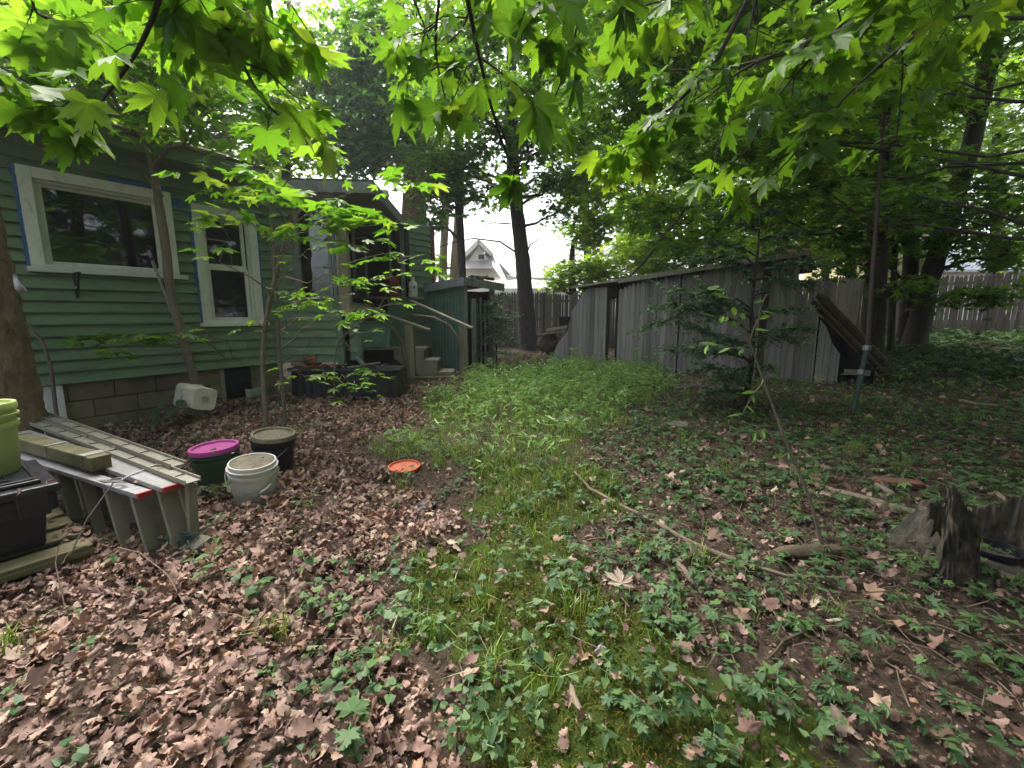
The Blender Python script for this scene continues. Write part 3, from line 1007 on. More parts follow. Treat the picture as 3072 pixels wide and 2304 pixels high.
# teal bin with bags on the porch
p = Vector((-2.75 + .05, 8.45, .705))
pa = at(1125, 1050, 8.45)
p.x = pa.x
t = thing('recycling_bin', 'teal plastic tub full of bags on the porch steps landing', 'bin', tuple(p))
m = MB()


def taper(mb, c, b, tp_, h, rot=0.0, wall=.012, r=None):
    """open box, wider at the top"""
    M_ = Matrix.Translation(c) @ Matrix.Rotation(rot, 4, 'Z')
    def ring(w, d, z):
        return [M_ @ Vector((sx * w / 2, sy * d / 2, z)) for sx, sy in ((-1, -1), (1, -1), (1, 1), (-1, 1))]
    vs = ring(b[0], b[1], 0) + ring(tp_[0], tp_[1], h) + ring(tp_[0] - 2 * wall, tp_[1] - 2 * wall, h) + ring(b[0] - 2 * wall, b[1] - 2 * wall, wall)
    fs = [(3, 2, 1, 0), (12, 13, 14, 15)]
    for k in range(3):
        for i in range(4):
            j = (i + 1) % 4
            fs.append((k * 4 + i, k * 4 + j, k * 4 + 4 + j, k * 4 + 4 + i))
    mb.add(vs, fs, r)


taper(m, p, (.46, .34), (.56, .42), .48)
m.build('body', MAT['teal_plastic'], t, bevel=.012)
m = MB()
for s in (-1, 1):
    m.box(p + Vector((0, s * .21, .475)), (.60, .035, .03))
    m.box(p + Vector((s * .285, 0, .475)), (.035, .39, .03))
m.build('rim', MAT['teal_plastic'], t, bevel=.006)


def lump(mb, c, r, seed, n=(14, 9), amp=.25):
    g = random.Random(seed)
    ph = [g.uniform(0, 6) for _ in range(6)]
    vs, fs = [], []
    for i in range(n[1] + 1):
        la = math.pi * i / n[1] - math.pi / 2
        for k in range(n[0]):
            lo = 2 * math.pi * k / n[0]
            q = 1 + amp * (math.sin(2 * lo + ph[0]) * math.cos(la * 2 + ph[1]) * .6 + math.sin(3 * lo + ph[2] + 2 * la) * .4 + g.uniform(-.15, .15))
            vs.append(Vector(c) + Vector((math.cos(lo) * math.cos(la) * r[0] * q, math.sin(lo) * math.cos(la) * r[1] * q, math.sin(la) * r[2] * q)))
    for i in range(n[1]):
        for k in range(n[0]):
            k2 = (k + 1) % n[0]
            fs.append((i * n[0] + k, i * n[0] + k2, (i + 1) * n[0] + k2, (i + 1) * n[0] + k))
    mb.add(vs, fs)


m = MB()
lump(m, p + Vector((-.08, 0, .58)), (.17, .14, .2), 3)
tag(m.build('paper_bag', MAT['brown_card']), 'crumpled brown and white paper bag on top of the teal tub', 'bag')
m = MB().box(p + Vector((.12, -.06, .62)), (.16, .03, .2), Matrix.Rotation(R(24), 4, 'Y'))
tag(m.build('blue_card', MAT['blue_card'], bevel=.004), 'light blue card sticking up out of the teal tub', 'card')

# black tub in front of the porch wall with things on it
def tub_pt(px, Y):
    return (px - CX) / 1322 * Y


x0, x1, y0, y1 = tub_pt(852, 6.35), tub_pt(1200, 6.55), 6.3, 6.98
zt = at(1000, 1108, 6.4).z
t = thing('black_tub', 'large black ribbed plastic tub turned over by the porch wall', 'tub', ((x0 + x1) / 2, y0, gzf(x0, y0)))
m = MB()
zb = gzf(-2.6, 6.4) - .03
n_ = 26
prof = []
for i in range(n_ + 1):
    f = i / n_
    x = x0 + .03 + (x1 - x0 - .06) * f
    prof.append((x, y0 + .05 + .10 * (2 * f - 1) ** 4 + (.014 if i % 2 else 0)))
back = [(x1, y1), (x0, y1)]
ring = prof + back
N_ = len(ring)
vs = [Vector((x, y, zb)) for x, y in ring] + [Vector((x, y + (.0 if i >= n_ + 1 else .03), zt - .035)) for i, (x, y) in enumerate(ring)]
m.add(vs, [(i, (i + 1) % N_, N_ + (i + 1) % N_, N_ + i) for i in range(N_)])
m.build('side_wall', MAT['black_liner'], t)
m = MB()
top = [(x0, y0 + .12), (x0 + .1, y0 + .02), ((x0 + x1) / 2, y0), (x1 - .12, y0 + .02), (x1, y0 + .14), (x1, y1 - .02), (x0, y1 - .02)]
m.prism([Vector((x, y, zt - .04 + .012 * math.sin(x * 5))) for x, y in top], (0, 0, .045))
m.build('top', MAT['black_liner'], t, bevel=.012)
ZT = zt + .012


def on_tub(px, py):
    d = Vector(ray(px, py))
    s = (ZT - H) / d.z
    return Vector((d.x * s, min(max(d.y * s, y0 + .15), y1 - .12), ZT))


p = on_tub(896, 1098)
t = thing('brick_pair', 'two mossy old bricks stacked at the end of the black tub', 'bricks', tuple(p))
for k in range(2):
    MB().box(p + UP * (.035 + .066 * k) + Vector((.01 * k, 0, 0)), (.20, .10, .062), Matrix.Rotation(R(8 - 11 * k), 4, 'Z')).build('brick', MAT['brick'], t, bevel=.012)
p = on_tub(962, 1088)
t = thing('orange_pail', 'small orange plastic pail lying on its side on the black tub', 'pail', tuple(p))
M_ = Matrix.Translation(p + UP * .085) @ Matrix.Rotation(R(-12), 4, 'Z') @ Matrix.Rotation(R(82), 4, 'Y')
MB().lathe([(.06, -.1), (.08, -.1), (.085, .10), (.095, .105), (.095, .12), (.08, .12), (.07, -.08), (.02, -.085)], 20, M_).build('body', MAT['orange_plastic'], t, smooth=True)
MB().tube([p + Vector((.1, -.08, .13)), p + Vector((-.02, -.14, .1)), p + Vector((-.16, -.12, .05)), p + Vector((-.24, -.05, .02))], .014, 8).build('handle', MAT['orange_plastic'], t, smooth=True)
m = MB()
for k in range(26):
    q = on_tub(random.uniform(910, 1010), random.uniform(1096, 1103))
    m.box(q + UP * .006, (random.uniform(.01, .05), .015, .01), Matrix.Rotation(random.random() * 3, 4, 'Z'))
o = m.build('plastic_shards', MAT['orange_plastic'])
o['kind'] = 'stuff'
a, b = at(1070, 1074, 6.9), at(1092, 1094, 6.6)
tag(MB().tube([a, b], .03, 10).build('pipe_offcut', MAT['alu'], smooth=True), 'short grey pipe leaning across the end of the black tub', 'pipe')
a, b = at(1042, 1103, 6.5), at(1140, 1088, 6.75)
tag(MB().bar(a, b, .1, .02).build('pale_board', MAT['alu_mossy'], bevel=.003), 'thin grey board lying on the black tub near the steps', 'board')

# leaning pole and stems against the house
a, b = gnd(578, 1262), fp(ft(430, 746)[0], .12, ft(430, 746)[1])
a = fp(ft(572, 1130)[0] + .05, .35, .05)
t = thing('leaning_pole', 'pale metal pole leaning against the house beneath the picture window', 'pole', tuple(a))
MB().tube([a, a.lerp(b, .5), b], .017, 10).build('shaft', MAT['alu'], t, smooth=True)
MB().tube([a.lerp(b, .44), a.lerp(b, .455)], .024, 10).build('clamp', MAT['iron'], t)
MB().tube([a.lerp(b, .93), a.lerp(b, .945)], .024, 10).build('collar', MAT['iron'], t)
MB().box(b + FN * .02, (.05, .04, .05)).build('tip', MAT['iron'], t, bevel=.01)
# ------------------------------------------------------------------ tool shed
K = Vector((-1.0, 9.4, 0))
U1 = Vector((-.86, .51, 0))
U2 = Vector((.6, .8, 0))
gk = gzf(K.x, K.y)
shed = thing('tool_shed', 'small green corrugated shed with an open front and flat roof', 'shed', (K.x, K.y, gk))
L1, L2, ZS = 1.17, 1.08, 2.0
m = MB()
n_ = 110
vs = []
for i in range(n_ + 1):
    s = L1 * i / n_
    w = .014 * math.cos(2 * math.pi * s / .085)
    for z in (gk - .05, ZS - .13 * s):
        vs.append(K + U1 * s - U2 * (w) + UP * z)
for i in range(n_ + 1):
    s = L1 * i / n_
    w = .014 * math.cos(2 * math.pi * s / .085) - .004
    for z in (gk - .05, ZS - .13 * s):
        vs.append(K + U1 * s - U2 * (w) + UP * z)
o_ = 2 * (n_ + 1)
fs = []
for i in range(n_):
    fs += [(2 * i, 2 * i + 2, 2 * i + 3, 2 * i + 1), (o_ + 2 * i, o_ + 2 * i + 1, o_ + 2 * i + 3, o_ + 2 * i + 2)]
m.add(vs, fs, .5)
m.build('corrugated_wall', MAT['corrugated'], shed, smooth='all')
m = MB()
m.obox(K + U2 * .0 + UP * (gk - .1), U2 * .11, U1 * .05, UP * (ZS - gk + .05))
m.obox(K + U2 * .25 + UP * (gk - .1), U2 * .13, U1 * .03, UP * (ZS - gk - .25))
m.build('front_post', MAT['grey_trim'], shed, bevel=.005)
m = MB()
for s in (.50, .62, .70, .82, .9):
    m.obox(K + U2 * s + U1 * random.uniform(0, .1) + UP * (gk - .1), U2 * .05, U1 * .03, UP * (ZS - gk - random.uniform(.1, .5)))
m.obox(K + U2 * .93 + UP * (gk - .1), U2 * .09, U1 * .09, UP * (ZS - gk + .02))
m.build('front_slats', MAT['fence'], shed)
m = MB()
m.obox(K + U1 * .5 + UP * gk, U2 * L2, U1 * .04, UP * 1.7).obox(K + U2 * (L2) + U1 * .1 + UP * gk, U2 * .03, U1 * L1, UP * 1.7)
m.build('back_boards', MAT['bark_dark'], shed)
c = [K - U1 * .12 - U2 * .14, K + U1 * L1 - U2 * .14, K + U1 * L1 + U2 * (L2 + .12), K - U1 * .12 + U2 * (L2 + .12)]
zr_ = [ZS + .04, ZS - .10, ZS - .14, ZS - .03]
m = MB()
m.add([p + UP * z for p, z in zip(c, zr_)] + [p + UP * (z + .03) for p, z in zip(c, zr_)], [(3, 2, 1, 0), (4, 5, 6, 7), (0, 1, 5, 4), (1, 2, 6, 5), (2, 3, 7, 6), (3, 0, 4, 7)])
rf = m.build('roof', MAT['roof'], shed)
m = MB()
for i, j in ((0, 1), (3, 0)):
    m.bar(c[i] + UP * (zr_[i] - .06), c[j] + UP * (zr_[j] - .06), .025, .16)
m.build('fascia', MAT['grey_trim'], rf, bevel=.003)
m = MB()
for k in range(70):
    q = K + U2 * random.uniform(.35, .95) + U1 * random.uniform(-.05, .3) + UP * (ZS + .05 + random.random() * .08)
    a = random.random() * 6.3
    m.tube([q, q + Vector((math.cos(a) * .12, math.sin(a) * .12, random.gauss(0, .03)))], .012, 4)
o = m.build('debris_heap', MAT['twig'])
tag(o, 'dark heap of twigs on the flat shed roof', 'debris')
q = at(1285, 812, 10.6)
m = MB()
m.prism([at(1248, 815, 10.6), at(1288, 802, 10.6), at(1286, 818, 10.6), at(1250, 822, 10.6)], (.1, .4, 0))
tag(m.build('roof_scrap', MAT['alu']), 'pale metal scrap standing on the shed roof by the house', 'scrap')

# ------------------------------------------------------------------ fences
def pickets(mb, a, b, h, w=.075, gap=.0012, t=.018, point=.07, lean=0.0, jit=.015, miss=0.0, n=None):
    a, b = Vector(a), Vector(b)
    L = (b - a).length
    e = (b - a).normalized()
    nn = e.cross(UP).normalized()
    s = 0.0
    while s < L:
        if random.random() > miss:
            p = a + e * s
            z0 = gzf(p.x, p.y) - .05
            hh = h + random.gauss(0, jit)
            q = random.gauss(0, .006)
            ww = w * random.uniform(.92, 1.05)
            tp_ = e * (lean * hh + q)
            o = p + UP * z0 + nn * random.gauss(0, .004)
            if point:
                poly = [o, o + e * ww, o + e * ww + tp_ + UP * (hh - point), o + e * ww * .62 + tp_ + UP * hh, o + e * ww * .38 + tp_ + UP * hh, o + tp_ + UP * (hh - point)]
            else:
                poly = [o, o + e * ww, o + e * ww + tp_ + UP * hh, o + tp_ + UP * hh]
            mb.prism(poly, nn * t)
        s += w + gap + abs(random.gauss(0, gap * .6))


def fence(name, label, a, b, h, mat, **kw):
    a, b = Vector(a), Vector(b)
    t = thing(name, label, 'fence', (a.x, a.y, gzf(a.x, a.y)))
    L = (b - a).length
    e = (b - a).normalized()
    nn = e.cross(UP).normalized()
    k = max(1, round(L / 2.4))
    for i in range(k):
        m = MB()
        p, q = a.lerp(b, i / k), a.lerp(b, (i + 1) / k)
        pickets(m, p, q, h + random.gauss(0, .02), **kw)
        m.build('picket_panel', mat, t)
    for i in range(k + 1):
        p = a.lerp(b, i / k)
        MB().obox(p - nn * .11 + UP * (gzf(p.x, p.y) - .2), e * .09, nn * -.09, UP * (h + .02)).build('post', mat, t)
    m = MB()
    for zz in (.35, h * .5, h - .3):
        for i in range(k):
            p, q = a.lerp(b, i / k), a.lerp(b, (i + 1) / k)
            m.bar(p + UP * (gzf(p.x, p.y) + zz) - nn * .025, q + UP * (gzf(q.x, q.y) + zz) - nn * .025, .035, .08)
    m.build('rail', mat, t)
    return t


fa = at(1478, 1040, 14.9)
fence('stockade_fence', 'brown pointed stockade fence across the back of the yard behind the shed', (fa.x - .3, 15.0, 0), (5.2, 14.6, 0), 1.80, MAT['fence_dark'])
fence('stockade_fence', 'dark brown stockade fence behind the leaning logs and tree trunks', (5.4, 13.6, 0), (10.4, 13.0, 0), 1.85, MAT['fence_dark'])
fence('picket_fence', 'grey picket fence with slits of light at the right end of the yard', (10.5, 12.6, 0), (18.0, 10.6, 0), 1.8, MAT['fence_dark'], w=.085, gap=.014, point=.05)

# ------------------------------------------------------------------ lean-to shed of grey boards
LA, LB = gnd(1700, 1090), gnd(2527, 1153)
LA.z = LB.z = 0
LE = (LB - LA).normalized()
LN = Vector((LE.y, -LE.x, 0))
if LN.y > 0:
    LN = -LN


def lw(px, py, n=0.0):
    q = hit(px, py, LA + LN * n, LN) - LA
    return q.dot(LE), q.z


def lpt(s, n, z):
    return LA + LE * s + LN * n + UP * z


lean = thing('lean_to_shed', 'low lean-to shed of weathered grey boards with a curved cut end', 'shed', (LA.x, LA.y, gzf(LA.x, LA.y)))


def lerp_line(pts):
    xs = [p[0] for p in pts]
    zs = [p[1] for p in pts]
    return lambda s: float(np.interp(s, xs, zs))


def boards(s0, s1, top, bot, w=.098, seed=0, point=False, n=0.0):
    g = random.Random(seed)
    m = MB()
    s = s0
    while s < s1 - .01:
        e = min(s + w * g.uniform(.9, 1.08), s1)
        j = g.gauss(0, .008)
        o = g.gauss(0, .003) + n
        a, b = s + .0025, e - .0025
        if point:
            zt_ = top((a + b) / 2) + j
            poly = [lpt(a, o, bot(a)), lpt(b, o, bot(b)), lpt(b, o, zt_ - .06), lpt((a + b) / 2 + .018, o, zt_), lpt((a + b) / 2 - .018, o, zt_), lpt(a, o, zt_ - .06)]
        else:
            poly = [lpt(a, o, bot(a)), lpt(b, o, bot(b)), lpt(b, o, max(bot(b) + .01, top(b) + j)), lpt(a, o, max(bot(a) + .01, top(a) + j))]
        m.prism(poly, LN * .02)
        s = e
    return m


def sx(px, py=1000):
    return lw(px, py)[0]


def gb(s):
    p = lpt(s, 0, 0)
    return gzf(p.x, p.y) - .04


rline = lerp_line([lw(1740, 862), lw(1982, 826), lw(2425, 756)])
left_edge = [(1660, 1079), (1664, 1046), (1712, 980), (1713, 940), (1752, 879), (1764, 862)]
le = [lw(*p) for p in left_edge]
le_top = lerp_line([(le[0][0], le[0][1] + .05)] + sorted([(s, z) for s, z in le[1:]]))
sG0, sG1 = sx(1818), sx(1853)
m = boards(le[0][0], sG0, lambda s: min(le_top(s), rline(s) - .06), gb, seed=2, point=False)
m.build('board_wall', MAT['fence'], lean)
m = boards(sG1, sx(2033), lambda s: rline(s) - (.05 + .12 * max(0, 1 - abs(s - sG1) / .5)), gb, seed=3, point=True)
m.build('board_wall', MAT['fence'], lean)
m = boards(sx(2038), sx(2280), lambda s: rline(s) - .05, gb, seed=4, point=True)
m.build('board_wall', MAT['fence'], lean)
curve = [(2400, 875), (2410, 886), (2446, 929), (2458, 955), (2478, 978), (2489, 1018), (2519, 1060), (2537, 1099)]
cl = sorted([lw(*p) for p in curve])
ctop = lerp_line([(cl[0][0] - .05, rline(cl[0][0]) - .05)] + cl)
m = boards(sx(2292), sx(2452), lambda s: min(ctop(s), rline(s) - .05), gb, seed=5)
m.build('board_wall', MAT['fence'], lean)
m = boards(sx(2456), sx(2528), ctop, gb, seed=6)
m.build('board_wall', MAT['fence'], lean)
for s, w_ in ((sG0 - .02, .05), (sG1 - .03, .05), (sx(2035) - .03, .05), (sx(2286) - .06, .12)):
    MB().obox(lpt(s, -.06 - .03 * (w_ < .1), gb(s)), LE * w_, LN * (.05 if w_ < .1 else .085), UP * (rline(s) - gb(s) - .06)).build('post', MAT['bark_dark'], lean)
m = MB()
m.obox(lpt(sG0 + .02, -.5, gb(sG0)), LE * .22, LN * .03, UP * (rline(sG0) - gb(sG0) - .15))  # dark board added behind the door gap to stand for its shade
m.build('dark_door', MAT['bark_dark'], lean)
m = MB()
ra, rb = sx(1738, 860), sx(2432, 752)
m.prism([lpt(ra, .14, rline(ra)), lpt(rb, .14, rline(rb)), lpt(rb, -1.3, rline(rb) - .25), lpt(ra + .2, -1.3, rline(ra) - .25)], UP * .03)
rf = m.build('roof', MAT['roof'], lean)
m = MB()
rm = sx(1860, 842)
m.bar(lpt(ra - .1, .15, rline(ra) - .01), lpt(rm, .15, rline(rm) + .01), .04, .05, LN).bar(lpt(rm + .02, .16, rline(rm) - .005), lpt(rb, .16, rline(rb) - .02), .09, .03, LN)
m.build('edge_board', MAT['rail_wood'], rf, bevel=.004)
m = MB()
a, b = at(2366, 762, lpt(rb, 0, 0).y + .05), at(2428, 748, lpt(rb, 0, 0).y + .05)
m.obox(lpt(rb - .36, .12, rline(rb) - .0), LE * .36, LN * -.4, UP * .05)
m.obox(lpt(rb - .04, .12, rline(rb) - .3), LE * .03, LN * -.4, UP * .3)
m.build('end_board', MAT['ply'], rf, bevel=.004)
m = MB()
m.obox(lpt(rb - .22, .02, 1.05), LE * .09, LN * .03, UP * (rline(rb) - 1.07))
m.build('end_post', MAT['fence'], lean)
# black sheet hung inside the open end
m = MB()
n1, n2 = 16, 10
g0 = [lw(2380, 870), lw(2660, 1120)]
vs, fs = [], []
for i in range(n1 + 1):
    s = sx(2395) + (sx(2640) - sx(2395)) * i / n1
    zt_ = np.interp(i / n1, [0, .25, 1], [1.5, 1.28, .42])
    for k in range(n2 + 1):
        z = gb(s) + (zt_ - gb(s)) * k / n2
        w_ = -.22 - .05 * math.sin(i * 1.3 + k * .4) - .03 * math.sin(i * .6 + 2) + .5 * (i / n1) * (1 - k / n2) * .2
        vs.append(lpt(s, w_, z))
for i in range(n1):
    for k in range(n2):
        q = i * (n2 + 1) + k
        fs.append((q, q + n2 + 1, q + n2 + 2, q + 1))
nv = len(vs)
vs2 = [p - LN * .012 for p in vs]
m.add(vs + vs2, fs + [tuple(nv + i for i in f[::-1]) for f in fs])
tag(m.build('black_tarp', MAT['tarp'], smooth='all'), 'black tarp hanging in the open curved end of the lean-to', 'tarp')
for k, (p, q, r_, lab) in enumerate((((2455, 885), (2658, 1095), .085, 'thick bark-covered log leaning on the lean-to, uppermost of three'),
                                     ((2440, 905), (2660, 1128), .06, 'bark-covered log leaning under the thickest log at the lean-to'),
                                     ((2470, 955), (2625, 1130), .05, 'thin split log, lowest of the three leaning at the lean-to'))):
    a, b = at(*p, 8.15 - k * .06), at(*q, 8.0 - k * .12)
    m = MB().tube(bend(a, b, 34, 0, .003), [r_ * random.uniform(.9, 1.08) * (1.0 if 1 < i_ < 33 else .72) for i_ in range(35)], 22, .03, bark=.28, freq=26)
    tag(m.build('log', MAT['bark'], smooth=True), lab, 'log', 'logs leaning on the lean-to')
a = lpt(sx(2532, 1112), .0, lw(2532, 1112)[1] - .06)
tag(MB().obox(a, LE * .35, LN * .03, UP * .09).build('short_plank', MAT['alu_mossy'], bevel=.003), 'short pale plank at the foot of the curved lean-to wall', 'plank')

# things between the lean-to and the back fence
a = at(1685, 965, 12.6)
t = thing('dark_box', 'dark box on a stand in front of the brown fence beside the diagonal board wall', 'box', (a.x, a.y, gzf(a.x, a.y)))
MB().box(at(1694, 966, 12.6), (.34, .3, .28)).build('body', MAT['black_plastic'], t, bevel=.01)
m = MB()
for dx in (-.13, .13):
    m.bar(at(1694, 966, 12.6) + Vector((dx, 0, -.14)), Vector((at(1694, 966, 12.6).x + dx, 12.6, gzf(a.x, 12.6) - .05)), .04, .04, (0, 1, 0))
m.build('leg', MAT['bark_dark'], t)
MB().box(at(1694, 951, 12.6), (.40, .34, .03)).build('lid', MAT['bark_dark'], t)
p0 = at(1655, 1000, 11.6)
m = MB()
m.bar(at(1617, 1003, 11.6), at(1690, 995, 11.4), .28, .04).bar(at(1640, 990, 11.6), at(1700, 980, 11.5), .2, .06)
tag(m.build('broken_plank', MAT['rail_wood'], bevel=.004), 'broken grey planks propped up by the diagonal board wall', 'planks')
m = MB()
lump(m, at(1650, 1030, 11.7), (.3, .25, .28), 7, amp=.3)
tag(m.build('dirt_heap', MAT['stick']), 'heap of rubbish and dirt below the broken planks by the back fence', 'heap')
tag(MB().tube([at(1712, 965, 10.9), at(1697, 1000, 10.9), at(1678, 1035, 10.9), at(1660, 1070, 10.8)], [.03, .035, .04, .045], 8, .12).build('crooked_branch', MAT['bark_dark'], smooth=True), 'crooked dark branch propped against the diagonal board wall', 'branch')

# dark timber on the trunks
a, b = at(2596, 882, 9.4), at(2700, 878, 9.4)
t = thing('cross_timber', 'short dark timber fixed across the trunks above the logs', 'timber', tuple((a + b) / 2))
MB().bar(a, b, .16, .18).build('beam', MAT['fence_dark'], t, bevel=.01)
MB().box(at(2687, 878, 9.33), (.22, .26, .24)).build('end_block', MAT['iron'], t, bevel=.02)

# ------------------------------------------------------------------ leaning pole in a steel post
base = gnd(2556, 1238)
t = thing('pole_and_post', 'tall rusty pole leaning in a green steel ground post', 'pole', tuple(base))
pt = at(2602, 1040, base.y + .05)
tt = at(2664, 170, base.y + .25)
MB().tube([base - UP * .1, pt], .033, 12).build('green_post', MAT['post_green'], t, smooth=True)
m = MB()
d_ = (pt - base)
m.bar(base + Vector((0, -.036, 0)), pt + Vector((0, -.036, 0)), .016, .018, (0, 1, 0))
m.build('post_rib', MAT['post_green'], t)
for f in (.62, .98):
    c_ = base + d_ * f
    MB().tube([c_ - d_.normalized() * .03, c_ + d_.normalized() * .03], .044, 12).build('collar', MAT['alu'], t, smooth=True)
MB().tube([base + d_ * .55, pt, pt.lerp(tt, .5), tt, tt + (tt - pt).normalized() * 1.6], [.026, .026, .023, .02, .018], 10).build('pole', MAT['rust'], t, smooth=True)

# ------------------------------------------------------------------ buckets
def bucket(name, label, p, r, h, mat, lidmat=None, rimmat=None, handle=True, tilt=(0, 0), ha=-60, group=None, fill=None):
    t = thing(name, label, 'bucket', tuple(p), group)
    M_ = Matrix.Translation(p) @ Matrix.Rotation(R(tilt[0]), 4, 'X') @ Matrix.Rotation(R(tilt[1]), 4, 'Y')
    rb = r * .88
    f = lambda z: rb + (r - rb) * z / h
    prof = [(rb * .93, 0), (rb, .012), (f(h * .70), h * .70), (f(h * .70) + .012, h * .705), (f(h * .78) + .012, h * .775), (f(h * .78), h * .78), (f(h * .86), h * .86), (f(h * .86) + .013, h * .865), (f(h * .9) + .013, h * .9), (f(h), h * .905), (f(h), h), (f(h) - .01, h), (f(h) - .014, h - .05)]
    MB().lathe(prof, 36, M_).build('body', mat, t, smooth=True)
    if lidmat:
        MB().lathe([(r * 1.0, h - .012), (r * 1.055, h - .012), (r * 1.065, h + .012), (r * 1.04, h + .024), (r * .93, h + .022), (r * .90, h + .006), (.01, h + .010)], 36, M_).build('lid', lidmat, t, smooth=True)
    if fill:
        MB().lathe([(r * .97, h - .03), (r * .95, h - .008), (.6 * r, h + .002), (.01, h + .004)], 36, M_).build('filling', fill, t, smooth=True)
    if handle:
        a = R(ha)
        c, s = math.cos(a), math.sin(a)
        pts = []
        for k in range(15):
            th = math.pi * k / 14
            u, v = math.cos(th) * (r + .02), math.sin(th)
            pts.append(M_ @ Vector((u * c + s * -v * (r + .02), u * s + c * v * (r + .02) * (1), h * .80 - v * h * .42)))
        MB().tube(pts, .0035, 6).build('wire_handle', MAT['wire'], t, smooth=True)
        k0 = pts[7]
        MB().tube([pts[9], pts[10], pts[11]], .009, 8).build('grip', mat, t, smooth=True)
    return t


def on(px, py, dz=0.0):
    p = gnd(px, py)
    return p + UP * dz


bucket('bucket', 'white plastic bucket with a grit-covered top and wire handle', on(767, 1490, -.02), .152, .30, MAT['white_plastic'], None, fill=MAT['dirt_lid'], tilt=(5, 3), ha=195)
bucket('bucket', 'dark green bucket with a bright magenta lid', on(662, 1452, -.02), .158, .31, MAT['green_plastic'], MAT['pink_lid'], handle=False, tilt=(2, -2))
bucket('bucket', 'black bucket with a dirt-covered lid behind the white bucket', on(823, 1412, -.02), .158, .33, MAT['black_plastic'], MAT['dirt_lid'], ha=150, tilt=(3, 5))
p = on(1213, 1404, -.004)
m = MB().lathe([(.128, 0), (.133, .012), (.133, .026), (.121, .028), (.117, .013), (.02, .011)], 36, Matrix.Translation(p) @ Matrix.Rotation(R(4), 4, 'X'))
tag(m.build('orange_disc', MAT['orange_plastic'], smooth=True), 'orange bucket lid lying in the grass and leaves', 'lid')

# square pail lying tilted at the foot of the house wall
p = hit(606, 1200, P0 + FN * .85, FN)
p.z = gzf(p.x, p.y)
t = thing('square_pail', 'dirty white square pail lying tilted at the foundation wall', 'pail', tuple(p))
A0, A1 = at(556, 1185, p.y + .12), at(628, 1200, p.y - .12)
ax_ = (A1 - A0).normalized()
u_ = ax_.cross(Vector((.35, .1, 1))).normalized()
v_ = u_.cross(ax_).normalized()
Mr = Matrix((u_, v_, ax_)).transposed().to_4x4()
C0 = (A0 + A1) / 2


def sq(mb, z0, z1, w0, w1, rr=.05):
    n = 6
    def ring(w, z):
        out = []
        for q, (cx, cy) in enumerate(((1, 1), (-1, 1), (-1, -1), (1, -1))):
            for k in range(n):
                th = q * math.pi / 2 + k / (n - 1) * math.pi / 2
                out.append(Vector((cx * (w / 2 - rr) + rr * math.cos(th), cy * (w / 2 - rr) + rr * math.sin(th), z)))
        return out
    a, b = ring(w0, z0), ring(w1, z1)
    N = len(a)
    M_ = Matrix.Translation(C0) @ Mr
    vs = [M_ @ q for q in a + b]
    mb.add(vs, [tuple(range(N - 1, -1, -1)), tuple(range(N, 2 * N))] + [(i, (i + 1) % N, N + (i + 1) % N, N + i) for i in range(N)])


m = MB()
sq(m, -.12, .17, .265, .245)
m.build('body', MAT['cream_plastic'], t, smooth=True)
m = MB()
for z0 in (-.19, -.165, -.14):
    sq(m, z0, z0 + .018, .285, .285)
sq(m, -.20, -.115, .27, .27)
m.build('ribbed_lid', MAT['white_plastic'], t, smooth=True)
MB().lathe([(.045, 0), (.045, .004), (.037, .004), (.037, 0)], 24, Matrix.Translation(C0) @ Mr @ Matrix.Translation((0, 0, .17))).build('base_ring', MAT['cream_plastic'], t, smooth=True)
M_ = Matrix.Translation(C0) @ Mr
MB().tube([M_ @ Vector((.14, .0, -.05)), M_ @ Vector((.15, -.1, .0)), M_ @ Vector((.13, -.15, .06)), M_ @ Vector((.0, -.155, .09)), M_ @ Vector((-.12, -.15, .03)), M_ @ Vector((-.145, 0, -.05))], .004, 6).build('wire_handle', MAT['wire'], t, smooth=True)

# tubs beside the black tub
p = gnd(752, 1196)
t = thing('square_tub', 'pale green square plastic tub beside the cream crate', 'tub', tuple(p))
m = MB()
taper(m, p - UP * .02, (.27, .24), (.31, .27), .19, R(-18))
m.build('body', MAT['mint_plastic'], t, bevel=.015)
p = gnd(815, 1188)
p.y += .2
p.z = gzf(p.x, p.y)
t = thing('cream_crate', 'cream plastic crate with a red handle in front of the black tub', 'crate', tuple(p))
M_ = Matrix.Translation(p + UP * .14) @ Matrix.Rotation(R(-14), 4, 'Z') @ Matrix.Rotation(R(8), 4, 'Y')
m = MB()
taper(m, Vector((0, 0, -.16)), (.27, .26), (.33, .30), .27, 0)
m.v = [tuple(M_ @ Vector(q)) for q in m.v]
m.build('body', MAT['cream_plastic'], t, bevel=.012)
MB().tube([M_ @ Vector((-.17, -.1, .03)), M_ @ Vector((-.15, -.17, -.06)), M_ @ Vector((-.05, -.18, -.1)), M_ @ Vector((.1, -.18, -.09))], .011, 8).build('red_handle', MAT['red_plastic'], t, smooth=True)

